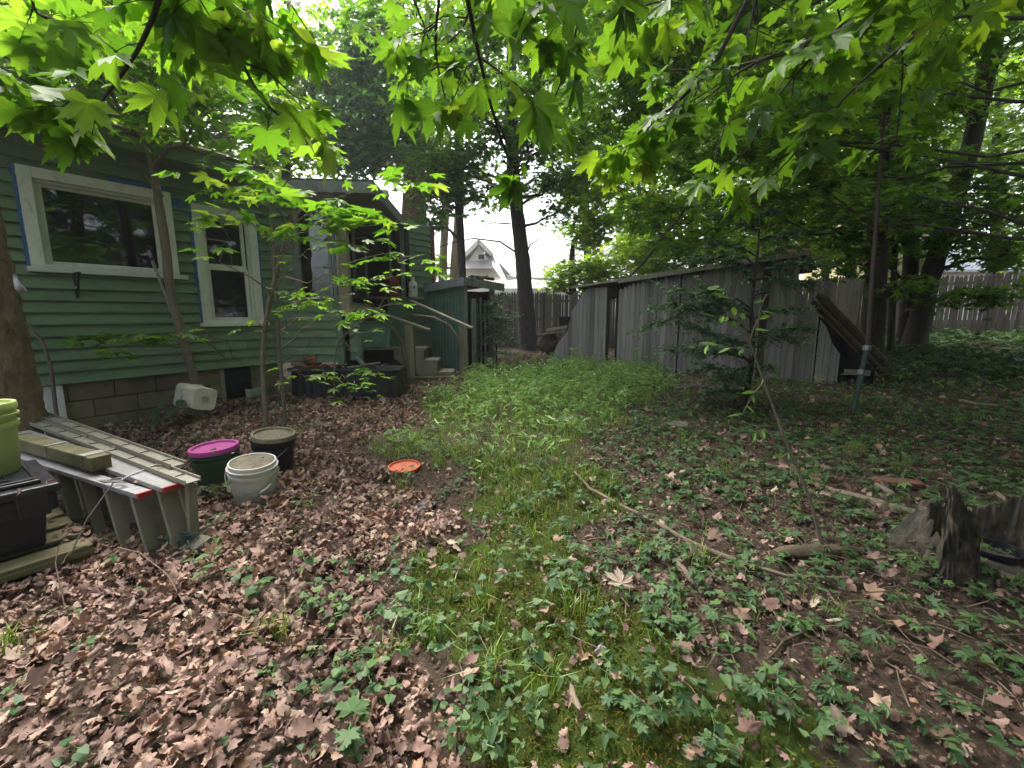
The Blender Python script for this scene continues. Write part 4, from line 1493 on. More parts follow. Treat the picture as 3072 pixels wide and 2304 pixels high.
# ------------------------------------------------------------------ tote on a pallet, lime bucket on top
TA = Vector((.58, .815, 0)).normalized()
TB = Vector((-.815, .58, 0)).normalized()
PK = gnd(288, 1682)
gp = gzf(PK.x, PK.y)
pal = thing('wooden_pallet', 'mossy wooden pallet lying in the leaves under the black tote', 'pallet', (PK.x, PK.y, gp))
o = Vector((PK.x, PK.y, gp - .03))
for k in range(5):
    MB().obox(o - TA * 1.2 + TB * (.215 * k) + UP * .105, TA * 1.2, TB * (.16 if k else .13), UP * .024).build('deck_board', MAT['beam'], pal, bevel=.005)
m = MB()
for k in (0, .44, .96):
    b0 = o - TA * 1.2
    for s in (0.0, .52, 1.06):
        pass
for s in (0.02, .36, .82, 1.12):
    m.obox(o - TA * (s + .08) + TB * .01 + UP * 0, TA * .08, TB * 1.0, UP * .104)
m.build('stringer', MAT['beam'], pal, bevel=.006)
m = MB()
m.obox(o - TA * 1.2 - TB * .004 + UP * .074, TA * 1.2, TB * .028, UP * .032)
m.build('edge_board', MAT['beam'], pal, bevel=.005)

TK = o - TA * .10 + TB * .12 + UP * .131
tote = thing('storage_tote', 'large black plastic storage tote with a ridged lid on the pallet', 'storage box', tuple(TK))
LT, WT, HT = .95, .60, at(205, 1452, 2.15).z - (gp + .10)
HT = max(.34, min(.46, HT))


def tp(a, b, z):
    return TK - TA * a + TB * b + UP * z


m = MB()
m.add([tp(.05, .05, 0), tp(LT - .05, .05, 0), tp(LT - .05, WT - .05, 0), tp(.05, WT - .05, 0), tp(.02, .02, HT - .07), tp(LT - .02, .02, HT - .07), tp(LT - .02, WT - .02, HT - .07), tp(.02, WT - .02, HT - .07)],
      [(3, 2, 1, 0), (4, 5, 6, 7), (0, 1, 5, 4), (1, 2, 6, 5), (2, 3, 7, 6), (3, 0, 4, 7)])
m.build('body', MAT['black_plastic'], tote, bevel=.02)
m = MB()
m.obox(tp(-.012, -.012, HT - .17), TA * -(LT + .0), TB * (WT + .024), UP * .10)
m.build('band', MAT['black_plastic'], tote, bevel=.016)
m = MB()
m.obox(tp(-.03, -.03, HT - .07), TA * -(LT + .03), TB * (WT + .06), UP * .045)
m.obox(tp(.03, .03, HT - .026), TA * -(LT - .06), TB * (WT - .06), UP * .026)
lid = m.build('lid', MAT['black_plastic'], tote, bevel=.012)
m = MB()
for a0, b0, a1, b1 in ((.05, .05, .05, WT - .05), (.05, .05, LT - .1, .05), (.05, WT - .05, LT - .1, WT - .05), (.34, .07, .34, WT - .07), (.14, .12, .14, .36), (.14, .36, .28, .36), (.28, .36, .28, .12), (.28, .12, .14, .12)):
    m.bar(tp(a0, b0, HT + .003), tp(a1, b1, HT + .003), .016, .012)
m.build('lid_ridge', MAT['black_plastic'], lid, bevel=.004)
m = MB().obox(tp(.0, .0, HT - .15), TA * -.14, TB * -.034, UP * .06)
m = MB()
m.obox(tp(.02, -.034, HT - .18), TA * -.12, TB * .02, UP * .14)
m.build('latch', MAT['black_plastic'], tote, bevel=.008)
m = MB().obox(tp(.27, -.0165, HT - .16), TA * -.22, TB * .003, UP * .085)
m.build('name_plate', MAT['plate'], tote, bevel=.002)
cu = bpy.data.curves.new('lettering', 'FONT')
cu.body = 'BOX'
cu.size = .055
cu.extrude = .001
tmp_ = bpy.data.objects.new('letters', cu)
COL.objects.link(tmp_)
bpy.context.view_layer.update()
me_ = bpy.data.meshes.new_from_object(tmp_.evaluated_get(bpy.context.evaluated_depsgraph_get()))
bpy.data.objects.remove(tmp_)
me_.materials.clear()
lt = link_mesh('lettering', me_, MAT['lettering'], tote)
# letters stand on the lid's edge facing the yard
ex, ez = TA.copy(), UP.copy()
en = -TB
Mx = Matrix((ex, ez, ex.cross(ez))).transposed().to_4x4()
lt.matrix_local = Matrix.Translation(tp(.36, -.0325, HT - .068) - ROOT[tote.name]) @ Mx

lb = tp(.42, .36, HT + .002)
lb = at(-40, 1436, 2.28)
lb.z = TK.z + HT + .002
bucket('bucket', 'lime green bucket with a pale lid standing on the black tote', lb, .15, .36, MAT['lime_plastic'], MAT['lime_plastic'], handle=False)

# ------------------------------------------------------------------ ladders lying on edge
def rail_pts(p, zp, q, zq):
    """ends of a rail from picture positions and heights"""
    def f(px, py, z):
        d = Vector(ray(px, py))
        s = (z - H) / d.z
        return Vector((d.x * s, d.y * s, z))
    return f(*p, zp), f(*q, zq)


a, b = rail_pts((430, 1484), .37, (-40, 1340), .40)
sl = thing('step_ladder', 'folded aluminium step ladder lying on its edge with red rail ends', 'ladder', (a.x, a.y, gzf(a.x, a.y)))
dr = (b - a).normalized()
lean_ = Vector((.10, -.05, -.40)).normalized() * .41
for k, (p, q, za, zb, w_) in enumerate((((430, 1482), (-40, 1338), .375, .40, .07), ((520, 1460), (60, 1300), .40, .44, .115))):
    a, b = rail_pts(p, za, q, zb)
    MB().bar(a, b, w_, .028).build('side_rail', MAT['alu'], sl, bevel=.003)
    MB().bar(a + (a - b).normalized() * .003, a + (b - a).normalized() * -.02, w_ * 1.02, .034).build('red_cap', MAT['red_end'], sl, bevel=.004)
    d_ = (b - a).normalized()
    a2 = a + lean_
    b2 = b + lean_
    MB().bar(a2, b2, w_, .028).build('lower_rail', MAT['alu_mossy'], sl, bevel=.003)
    for j in range(8):
        s = .07 + j * .27
        c = a + d_ * s
        wv = .10 if k else .06
        MB().bar(c - UP * .015, c + lean_ + UP * .012, wv, .028, d_ if not k else d_).build('tread' if k else 'brace', MAT['alu_mossy'], sl, bevel=.003)
a, b = rail_pts((305, 1388), .465, (35, 1315), .47)
bm_ = thing('lashed_beam', 'mossy square timber wired on top of the step ladder', 'timber', tuple(a))
MB().bar(a, b, .10, .085).build('timber', MAT['beam'], bm_, bevel=.006)
for f in (.08, .45, .9):
    c = a.lerp(b, f)
    d_ = (b - a).normalized()
    sd = d_.cross(UP).normalized()
    ring = [c + sd * .053 + UP * .046, c - sd * .053 + UP * .046, c - sd * .053 - UP * .046, c + sd * .053 - UP * .046, c + sd * .053 + UP * .046]
    MB().bar(ring[0], ring[1], .07 if f < .2 else .03, .003).build('metal_strap', MAT['alu'], bm_)
    MB().tube([ring[0] + d_ * .03, ring[1] + d_ * .01, ring[2], ring[3], ring[0] - d_ * .03], .003, 5).build('wire_tie', MAT['wire'], bm_)

el = None
for k, (p, q, za, zb) in enumerate((((580, 1446), (70, 1255), .43, .45), ((535, 1397), (80, 1228), .45, .47))):
    a, b = rail_pts(p, za, q, zb)
    if el is None:
        el = thing('extension_ladder', 'long mossy extension ladder lying on its edge behind the step ladder', 'ladder', (a.x, a.y, gzf(a.x, a.y)))
    d_ = (b - a).normalized()
    sd = d_.cross(UP).normalized()
    MB().bar(a, b, .075, .006).build('rail_web', MAT['alu_mossy'], el)
    m = MB()
    for s in (-1, 1):
        m.bar(a + sd * s * .0375 + UP * .006, b + sd * s * .0375 + UP * .006, .006, .028)
    m.build('rail_flange', MAT['alu_mossy'], el, bevel=.001)
    ln2 = Vector((.09, -.03, -.40)).normalized() * .43
    MB().bar(a + ln2 * .97, b + ln2 * .97, .075, .01).build('lower_rail', MAT['alu_mossy'], el)
    for j in range(10):
        c = a + d_ * (.16 + j * .3)
        MB().bar(c, c + ln2, .045, .035, d_).build('rung', MAT['alu_mossy'], el, bevel=.004)
        MB().tube([c + sd * .025 + UP * .006 + d_ * (.012), c + sd * .03 + UP * .006, c - sd * .02 + UP * .006, c - sd * .025 + UP * .006 + d_ * .015], .003, 5).build('rung_clip', MAT['iron'], el)
a, b = rail_pts((572, 1450), .4, (582, 1640), .03)
MB().bar(a, b, .05, .035, dr).build('leg', MAT['alu_mossy'], el, bevel=.004)
MB().bar(gnd(560, 1672) + UP * .03, gnd(622, 1640) + UP * .06, .10, .03).build('foot_pad', MAT['alu_mossy'], el, bevel=.006)
m = MB()
for k in range(34):
    c = gnd(545 + random.gauss(0, 14), 1650 + random.gauss(0, 12)) + UP * random.uniform(.01, .11)
    m.tube([c, c + Vector((random.gauss(0, .05), random.gauss(0, .05), random.gauss(0, .03))), c + Vector((random.gauss(0, .06), random.gauss(0, .05), random.gauss(0, .03)))], .0035, 4)
tag(m.build('frayed_rope', MAT['post_green']), 'tangle of dark frayed rope at the ladder foot', 'rope')
pts = [rail_pts((455, 1395), .50, (0, 1300), .4)[0], rail_pts((400, 1440), .41, (0, 1300), .4)[0], rail_pts((330, 1450), .40, (0, 1300), .4)[0]]
m = MB()
c = rail_pts((340, 1448), .415, (0, 1300), .4)[0]
m.tube([rail_pts((520, 1372), .46, (0, 1300), .4)[0], rail_pts((430, 1410), .43, (0, 1300), .4)[0], c], .004, 5)
for k in range(3):
    m.tube([c + Vector((math.cos(i * .7) * (.05 + .012 * k), math.sin(i * .7) * .03, .012 + .008 * math.sin(i + k))) for i in range(10)], .0035, 5)
m.tube([c, c + Vector((-.06, -.12, -.16)), c + Vector((-.1, -.2, -.33))], .0035, 5)
tag(m.build('tie_cord', MAT['wire'], smooth=True), 'thin grey cord tied round the ladders', 'cord')

# ------------------------------------------------------------------ stones, logs, sticks
def slab(name, label, cat, px, py, w, d, h, mat, rot=0, seed=1):
    g = random.Random(seed)
    p = gnd(px, py)
    pts = []
    for k in range(9):
        th = 2 * math.pi * k / 9 + g.uniform(-.2, .2)
        q = g.uniform(.8, 1.1)
        pts.append(p + Matrix.Rotation(rot, 3, 'Z') @ Vector((math.cos(th) * w * q, math.sin(th) * d * q, -.01)))
    return tag(MB().prism(pts, (.01, .0, h)).build(name, mat, None, bevel=.006), label, cat)


slab('slate_piece', 'blue grey flat slate half buried at the edge of the leaves', 'stone', 1262, 1518, .10, .07, .025, MAT['slate'], .3, 2)
slab('slate_piece', 'smaller grey slate chip nearer the camera than the blue slate', 'stone', 1235, 1560, .055, .04, .02, MAT['slate'], 1.0, 3)
slab('flat_stone', 'flat angular field stone among the seedlings below the small hemlock', 'stone', 2028, 1280, .16, .12, .05, MAT['stone'], .2, 5)
slab('flat_stone', 'brownish flat stone sunk at the far edge of the grass', 'stone', 1715, 1256, .17, .12, .03, MAT['stone'], .6, 6)
m = MB()
lump(m, gnd(1802, 1958) + UP * .010, (.024, .019, .017), 9, amp=.45)
tag(m.build('grey_pebble', MAT['cloth_grey']), 'small crumpled grey lump lying on the moss', 'pebble')


def pole_on(name, label, cat, pts, rad, mat, lift=.02, wob=.12, n=8):
    q = []
    for i, (x, y) in enumerate(pts):
        p = gnd(x, y)
        q.append(p + UP * (lift if not hasattr(lift, '__len__') else lift[i]))
    if not hasattr(rad, '__len__'):
        rad = [rad] * len(q)
    # subdivide
    qq, rr = [], []
    for i in range(len(q) - 1):
        for k in range(3):
            f = k / 3
            qq.append(q[i].lerp(q[i + 1], f) + Vector((random.gauss(0, 1), random.gauss(0, 1), random.gauss(0, .5))) * min(rad) * .35)
            rr.append(rad[i] * (1 - f) + rad[i + 1] * f)
    qq.append(q[-1])
    rr.append(rad[-1])
    return tag(MB().tube(qq, rr, n, wob).build(name, mat, None, smooth=True), label, cat)


pole_on('fallen_branch', 'long bent fallen branch running from the grass to the bare soil', 'branch', [(1722, 1428), (1770, 1478), (1860, 1530), (1950, 1575), (2060, 1640), (2220, 1705), (2361, 1748), (2545, 1752)], [.009, .010, .012, .013, .013, .011, .009, .005], MAT['stick'], .035)
pole_on('fallen_log', 'bleached log lying straight across the soil towards the stump', 'log', [(2431, 1453), (2530, 1488), (2640, 1520), (2793, 1560)], [.016, .027, .032, .03], MAT['pale_wood'], .012)
pole_on('fallen_log', 'pale short log on the soil beneath the leaning sapling stem', 'log', [(2232, 1394), (2300, 1402), (2385, 1418)], [.014, .028, .024], MAT['pale_wood'], .008)
pole_on('fallen_log', 'dark crumbling log section nearest the foot of the leaning sapling', 'log', [(2316, 1668), (2400, 1664), (2510, 1660)], [.03, .042, .036], MAT['stick'], .015)
pole_on('fallen_log', 'broken bark slab lying next to the pale leaf', 'log', [(2004, 1660), (2050, 1715), (2112, 1790)], [.014, .02, .016], MAT['stick'], .01)
pole_on('fallen_branch', 'thick grey branch piece on the far side of the soil', 'branch', [(2060, 1650), (2090, 1672), (2130, 1690)], [.02, .024, .02], MAT['pale_wood'], .02)
pole_on('fallen_branch', 'thin branch lying along the lower right of the soil', 'branch', [(2300, 1990), (2350, 1935), (2420, 1895)], [.004, .006, .004], MAT['stick'], .012)
pole_on('fallen_branch', 'pale branch lying in the far right ground cover', 'branch', [(2880, 1210), (2930, 1224), (2990, 1228)], [.02, .02, .015], MAT['pale_wood'], .05)
pole_on('fallen_branch', 'white peeled stick in the seedlings left of the bent hemlock trunk', 'branch', [(2030, 1176), (2060, 1166), (2100, 1166)], [.015, .015, .012], MAT['alu'], .07)
pole_on('dark_pipe', 'black plastic pipe half hidden in leaves beside the stump', 'pipe', [(2590, 1588), (2640, 1590), (2700, 1588)], [.014, .014, .014], MAT['iron'], .02)
m = MB().lathe([(.022, 0), (.026, .02), (.026, .045), (.019, .045), (.017, .01)], 16, Matrix.Translation(gnd(2638, 1590) + UP * .03) @ Matrix.Rotation(R(75), 4, 'X'))
tag(m.build('pipe_fitting', MAT['rust'], smooth=True), 'round rusty pipe end resting against the black pipe', 'pipe fitting')
a = gnd(2692, 1462)
tag(MB().box(a + UP * .03, (.30, .085, .06), Matrix.Rotation(R(-12), 4, 'Z') @ Matrix.Rotation(R(8), 4, 'X')).build('red_brick', MAT['red_brick'], bevel=.01), 'long red brick lying on the soil beyond the stump', 'brick')
pole_on('pale_stake', 'short white stake end poking out of the leaves by the red brick', 'stake', [(2630, 1468), (2680, 1500)], [.018, .022], MAT['pale_wood'], .03)

# stump with a hollow
sb_ = gnd(2830, 1765)
sb_.y += .12
zb = gzf(sb_.x, sb_.y)
t = thing('tree_stump', 'rotten grey tree stump with one tall broken shard', 'stump', (sb_.x, sb_.y, zb))
SO = [(1285, 490), (1340, 560), (1385, 640), (1450, 650), (1465, 660), (1440, 760), (1450, 950), (1490, 1040), (1380, 1130), (1310, 1210), (1220, 1215), (1150, 1150), (1200, 1000), (1215, 850), (1240, 700), (1250, 600), (1270, 500)]
SO = [(2200 + .4823 * a, 1200 + .4823 * b) for a, b in SO]


def shard(mb, outline, Y, thick, ncol=30, nrow=26, seed=1, ragged=.03, bottom=None):
    """upright slab of torn wood with the given outline, grooved along the grain"""
    g = random.Random(seed)
    xs = [p[0] for p in outline]
    x0, x1 = min(xs), max(xs)
    N = len(outline)
    cols = []
    for c in range(ncol + 1):
        x = x0 + (x1 - x0) * (.004 + .992 * c / ncol)
        ys = []
        for k in range(N):
            (ax, ay), (bx, by) = outline[k], outline[(k + 1) % N]
            if (ax - x) * (bx - x) < 0:
                ys.append(ay + (by - ay) * (x - ax) / (bx - ax))
        if not ys:
            ys = [outline[0][1]]
        cols.append((x, min(ys) + abs(g.gauss(0, 9)), max(max(ys), min(ys) + 8)))
    V, Fq = [], []
    for side in (0, 1):
        for c, (x, yt, yb) in enumerate(cols):
            e = abs(2 * c / ncol - 1)
            gr = .026 * mnoise.noise(Vector((c * .5, seed, 0))) + .008 * g.uniform(-1, 1)
            for r in range(nrow + 1):
                f = r / nrow
                y = yt + (yb - yt) * f
                round_ = thick * .5 * math.sqrt(max(0, 1 - e ** 2.4)) * (.5 + .5 * min(1, f * 2.5))
                dpt = gr + .022 * mnoise.noise(Vector((c * .3, f * 6, seed + 3))) + .010 * mnoise.noise(Vector((c * .9, f * 17, seed + 5)))
                V.append(at(x + 5 * mnoise.noise(Vector((f * 4, c * .2, 9))), y, Y + (-1 if side == 0 else 1) * round_ + dpt - .06 * f * f))
    n1 = nrow + 1
    base = (ncol + 1) * n1
    for c in range(ncol):
        for r in range(nrow):
            a = c * n1 + r
            Fq.append((a, a + n1, a + n1 + 1, a + 1))
            b = base + a
            Fq.append((b, b + 1, b + n1 + 1, b + n1))
        Fq.append((c * n1, base + c * n1, base + (c + 1) * n1, (c + 1) * n1))
        Fq.append((c * n1 + nrow, (c + 1) * n1 + nrow, base + (c + 1) * n1 + nrow, base + c * n1 + nrow))
    for r in range(nrow):
        Fq.append((r, r + 1, base + r + 1, base + r))
        a = ncol * n1 + r
        Fq.append((a, base + a, base + a + 1, a + 1))
    mb.add(V, Fq)


SC = Vector((sb_.x + .47, sb_.y + .14, 0))
angs = np.radians([-180, -172, -162, -150, -138, -110, -70, -40, -15, 10, 40, 75, 110, 140, 155, 168, 180])
hts = [.16, .15, .12, .10, .06, .035, .05, .14, .34, .42, .27, .18, .25, .20, .24, .20, .16]
m = MB()
g = random.Random(4)
nc, nr = 150, 22
V, Fq = [], []
jag = [abs(g.gauss(0, .035)) for _ in range(nc)]
for side in (0, 1):
    for c in range(nc):
        th = -math.pi + 2 * math.pi * c / nc
        hh = float(np.interp(th, angs, hts)) - jag[c] * (1 if c % 3 else .3)
        for r in range(nr + 1):
            f = r / nr
            z = -.06 + (hh + .06) * f
            gro = .034 * mnoise.noise(Vector((c * .35, f * 1.5, 3))) + .018 * mnoise.noise(Vector((c * 1.3, f * 4, 8))) + .012 * mnoise.noise(Vector((c * .8, f * 11, 5)))
            if side == 0:
                q = .33 + .13 * math.exp(-max(0, z) / .12) * (.6 + .6 * math.sin(3 * th + 1.2)) + gro - .05 * f
            else:
                q = .235 + .035 * math.exp(-max(0, z) / .1) + .03 * f + gro * .8
            V.append(SC + Vector((math.cos(th) * q, math.sin(th) * q * .85, zb + z)))
n1 = nr + 1
for c in range(nc):
    c2 = (c + 1) % nc
    for r in range(nr):
        a, b = c * n1 + r, c2 * n1 + r
        Fq.append((a, b, b + 1, a + 1))
        a, b = nc * n1 + a, nc * n1 + b
        Fq.append((a, a + 1, b + 1, b))
    a, b = c * n1 + nr, c2 * n1 + nr
    Fq.append((a, b, nc * n1 + b, nc * n1 + a))
m.add(V, Fq)
m.build('hollow_trunk', MAT['stump'], t, smooth='all')
m = MB()
shard(m, [(a_ + 34, b_ + 6) for a_, b_ in SO], sb_.y + .02, .17, 44, 40, seed=3)
m.build('tall_shard', MAT['stump'], t, smooth='all')
MB().lathe([(.25, .0), (.01, .015)], 24, Matrix.Translation(SC + UP * (zb + .02))).build('rotten_core', MAT['bark_dark'], t)
pb = SC + Vector((.05, .0, .04))
pb.z = zb - .17
t = thing('black_pail', 'black pail with a pale wire handle set in the hollow of the stump', 'pail', tuple(pb))
MB().lathe([(.085, 0), (.095, .005), (.11, .22), (.118, .225), (.118, .24), (.104, .24), (.09, .02)], 28, Matrix.Translation(pb)).build('body', MAT['black_plastic'], t, smooth=True)
MB().tube([pb + Vector((math.cos(k * .3 - 2.9) * .125, math.sin(k * .3 - 2.9) * .125, .2 - .05 * math.sin(k * .31))) for k in range(11)], .004, 6).build('wire_handle', MAT['alu'], t, smooth=True)
# pale curled leaf and plastic bag
# (bag hangs on the trunk at the left)

# ------------------------------------------------------------------ neighbours
c = at(1520, 800, 30)
gx_ = c.x
t = thing('neighbour_house', 'white shingled house with steep grey gables beyond the back fence', 'house', (c.x, 30, gzf(c.x, 30)))
zg = 0.4
p1, apex, p2 = at(1385, 860, 30), at(1435, 722, 30), at(1500, 800, 30)
m = MB()
xl, xr = at(1330, 800, 30).x, at(1730, 800, 30).x
m.obox((xl, 30, zg), (xr - xl, 0, 0), (0, 6, 0), (0, 0, at(1500, 865, 30).z - zg))
ga = [at(1375, 830, 29.8), at(1500, 830, 29.8), at(1436, 735, 29.8)]
m.prism([Vector((p.x, 29.8, p.z)) for p in ga], (0, 5, 0))
gb_ = [at(1470, 850, 29.6), at(1590, 850, 29.6), at(1490, 775, 29.6)]
m.build('wall', MAT['nb_wall'], t)
m = MB()
e0, e1 = at(1380, 805, 29.2), at(1478, 805, 29.2)
f0, f1 = at(1392, 768, 30.2), at(1476, 760, 30.2)
m.prism([e0, e1, f1, f0], (0, .2, .06))
for a, b in ((at(1388, 772, 29.6), at(1436, 722, 29.6)), (at(1436, 722, 29.6), at(1478, 766, 29.6))):
    m.obox(a, b - a, (0, 5.5, 0), (0, 0, .12))
m.prism([at(1495, 785, 29.4), at(1540, 832, 29.4), at(1520, 836, 29.4)], (0, 3, .05))
m.prism([at(1520, 832, 29.2), at(1740, 850, 29.2), at(1700, 822, 32), at(1560, 815, 32)], (0, 0, .1))
m.build('roof', MAT['nb_roof'], t)
m = MB()
for a, b in ((at(1390, 770, 29.5), at(1436, 724, 29.5)), (at(1436, 724, 29.5), at(1476, 764, 29.5))):
    m.bar(a, b, .12, .25)
m.obox(at(1520, 838, 29.15), (at(1740, 838, 29.15).x - at(1520, 838, 29.15).x, 0, 0), (0, .1, 0), (0, 0, .12))
m.build('trim_board', MAT['white_trim'], t)
MB().box(at(1444, 771, 29.3), (.35, .4, .25)).build('roof_vent', MAT['iron'], t)

c = at(2900, 800, 22)
t = thing('neighbour_house', 'yellow sided house with a pale lilac garage roof behind the right fence', 'house', (c.x, 22, gzf(c.x, 22)))
m = MB()
xl, xr = at(2640, 800, 23).x, at(2830, 800, 23).x
m.obox((xl, 23, 0), (xr - xl, 0, 0), (0, 6, 0), (0, 0, at(2700, 500, 23).z))
m.build('wall', MAT['nb_yellow'], t)
m = MB()
xl, xr = at(2790, 800, 21).x, at(3250, 800, 21).x
m.obox((xl + .3, 21.2, 0), (xr - xl, 0, 0), (0, 5, 0), (0, 0, at(2900, 812, 21).z))
m.build('garage_wall', MAT['nb_wall'], t)
m = MB()
a, b = at(2790, 816, 20.8), at(3250, 812, 20.8)
m.prism([a, b, at(3250, 738, 23.5), at(2760, 752, 23.5)], (0, 0, .1))
m.build('garage_roof', MAT['nb_lilac'], t)
# ------------------------------------------------------------------ trees
def E(px, py, Y, rx, rz, n, ry=None):
    return (tuple(at(px, py, Y)), (rx, ry or rx, rz), n)


def path(*pts):
    return [at(*p) for p in pts]


def tree(name, label, pts, rad, bark, ells, leaf, tmpl=MAPLE_LO, per=14, srad=.42, size=.115, tilt=.4, droop=.35, group=None, cat='tree', twigs=10, limb=.05, sides=12, wob=.05, flare=True, fine=0.0, freq=16.0):
    base = Vector(pts[0])
    base.z = gzf(base.x, base.y)
    t = thing(name, label, cat, tuple(base), group)
    pts = [Vector(p) for p in pts]
    pts[0].z = base.z - .15
    # smooth the trunk line
    q, rr = [], []
    for i in range(len(pts) - 1):
        ns = 3 if not fine else max(3, int((pts[i + 1] - pts[i]).length / .035))
        for k in range(ns):
            f = k / ns
            q.append(pts[i].lerp(pts[i + 1], f))
            rr.append(rad[i] * (1 - f) + rad[i + 1] * f)
    q.append(pts[-1])
    rr.append(rad[-1])
    for _ in range(2 if not fine else 6):
        q = [q[0]] + [q[i] * .5 + (q[i - 1] + q[i + 1]) * .25 for i in range(1, len(q) - 1)] + [q[-1]]
    if flare:
        for i in range(len(q)):
            rr[i] *= 1 + .35 * math.exp(-(q[i].z - base.z + .05) / .12) if q[i].z < base.z + .8 else 1
    m = MB()
    m.tube(q, rr, sides, 0 if fine else wob, bark=fine, freq=freq)
    P, N, D, S, cens = sprays(ells, per, srad, size, tilt, droop)
    for (c, r_, n), cen in zip(ells, cens):
        c = Vector(c)
        cand = min(range(len(q)), key=lambda i: (q[i] - c).length + 1.2 * max(0, q[i].z - c.z + .3))
        s = q[cand]
        l0 = min(limb, rr[cand] * .7)
        L = bend(s, c, 6, .05, .03)
        m.tube(L, [l0 * (1 - .75 * k / 6) for k in range(7)], 6, .08)
        for k in range(min(twigs, len(cen))):
            e = Vector(cen[random.randrange(len(cen))])
            a = L[random.randint(2, 6)]
            m.tube(bend(a, e, 4, .06, .05), [l0 * .28, l0 * .2, l0 * .15, l0 * .1, .004], 4)
    m.build('trunk', bark, t, smooth=True)
    build_leaves('crown', leaf, t, P, N, D, S, tmpl)
    return t


# the thick trunk at the left edge
pl = gnd(82, 1408)
tl = tree('maple_tree', 'thick brown maple trunk standing beside the ladders at the house corner', [pl, at(34, 1200, pl.y), at(-12, 1000, pl.y - .03), at(-40, 870, pl.y - .05), at(-92, 640, pl.y - .08), at(-170, 250, pl.y - .1), at(-230, -400, pl.y)],
          [.20, .185, .178, .172, .165, .16, .14], MAT['bark_left'],
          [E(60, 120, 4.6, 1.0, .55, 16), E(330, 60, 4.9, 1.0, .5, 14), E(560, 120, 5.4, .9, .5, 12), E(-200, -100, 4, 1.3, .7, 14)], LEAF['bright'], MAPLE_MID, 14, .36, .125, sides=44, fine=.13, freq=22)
p = at(60, 868, pl.y - .3)
m = MB()
bq = [at(38, 822, pl.y - .1), at(52, 850, pl.y - .16), at(66, 868, pl.y - .15), at(72, 876, pl.y - .12), at(58, 880, pl.y - .2), at(44, 866, pl.y - .22), at(40, 846, pl.y - .2)]
m.prism(bq, (.012, .02, .006))
tag(m.build('plastic_bag', MAT['cloth_grey'], smooth='all'), 'scrap of grey plastic bag caught on the thick left trunk', 'bag')

# crooked young tree before the picture window
def fo(px, py, n):
    return hit(px, py, P0 + FN * n, FN)


pc = fo(594, 1190, .42)
pc.z = gzf(pc.x, pc.y)
Yc = pc.y - .25
tree('young_tree', 'crooked slender tree growing up in front of the picture window', [pc, fo(586, 1140, .42), fo(561, 1060, .44), fo(527, 935, .46), fo(507, 850, .47), fo(500, 760, .48), fo(484, 650, .49), fo(468, 560, .5), fo(462, 510, .5), fo(440, 425, .52), fo(405, 350, .54), fo(372, 285, .56), fo(336, 180, .58), fo(300, 20, .6)],
     [.058, .052, .048, .046, .046, .048, .045, .040, .038, .036, .034, .032, .028, .02], MAT['bark_grey'],
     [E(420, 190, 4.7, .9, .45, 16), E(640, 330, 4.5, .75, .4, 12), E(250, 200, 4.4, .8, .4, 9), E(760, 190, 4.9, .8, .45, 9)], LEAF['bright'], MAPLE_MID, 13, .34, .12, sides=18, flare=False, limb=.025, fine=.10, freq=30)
tag(MB().tube(path((385, 470, Yc - .3), (440, 530, Yc - .25), (490, 590, Yc - .2)), [.008, .01, .012], 6).build('dead_stick', MAT['bark_grey']), 'bare dead stick caught against the crooked slender tree', 'stick')
# bare stem left of the house corner
pv = gnd(150, 1300)
m = MB()
v0 = fp(ft(152, 1230)[0], .16, .1)
m.tube([v0, fp(ft(140, 1100)[0], .16, ft(140, 1100)[1]), fp(ft(118, 1030)[0], .17, ft(118, 1030)[1]), fp(ft(72, 970)[0], .18, ft(72, 970)[1])], [.02, .017, .014, .01], 8, .05)
tag(m.build('bare_stem', MAT['bark_grey'], smooth=True), 'thin bare stem bending across the siding beside the thick left trunk', 'stem')

# maple saplings before the porch
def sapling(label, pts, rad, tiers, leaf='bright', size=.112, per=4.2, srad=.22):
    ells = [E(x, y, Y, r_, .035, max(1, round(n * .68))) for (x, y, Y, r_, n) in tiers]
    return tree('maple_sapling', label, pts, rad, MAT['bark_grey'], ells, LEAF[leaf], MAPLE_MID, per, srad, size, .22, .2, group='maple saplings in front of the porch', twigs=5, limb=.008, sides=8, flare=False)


b1, b2, b3, b4 = gnd(710, 1200), gnd(800, 1284), gnd(860, 1284), gnd(1003, 1206)
sapling('straight maple sapling with a dry leaf bundle on its stem before the sash window', [b1, at(705, 1010, b1.y), at(697, 850, b1.y), at(690, 720, b1.y)], [.024, .022, .018, .014],
        [(350, 1012, 4.7, .25, 3), (470, 1004, 4.8, .28, 4), (560, 1000, 4.8, .2, 2), (255, 1005, 4.6, .2, 2), (690, 560, 4.9, .3, 4), (600, 680, 4.7, .15, 1), (340, 1050, 4.6, .14, 1)], per=8)
sapling('dark leaning maple sapling with many bright tiers of leaves before the porch', [b2, at(790, 1150, b2.y), at(786, 1030, b2.y - .02), at(812, 880, b2.y - .1), at(840, 770, b2.y - .15), at(900, 620, b2.y - .3), at(950, 560, b2.y - .35)], [.028, .026, .024, .022, .02, .014, .008],
        [(800, 560, 3.9, .35, 6), (920, 590, 3.8, .38, 7), (1010, 640, 3.9, .35, 6), (690, 500, 3.7, .3, 5), (740, 640, 4.0, .25, 3), (880, 700, 3.9, .35, 5), (1030, 720, 4.0, .38, 6), (850, 780, 4.1, .22, 2), (1140, 660, 4.1, .3, 4), (1160, 760, 4.2, .32, 5), (640, 600, 3.7, .18, 2), (620, 740, 3.7, .14, 1), (1200, 560, 4.2, .3, 4)])
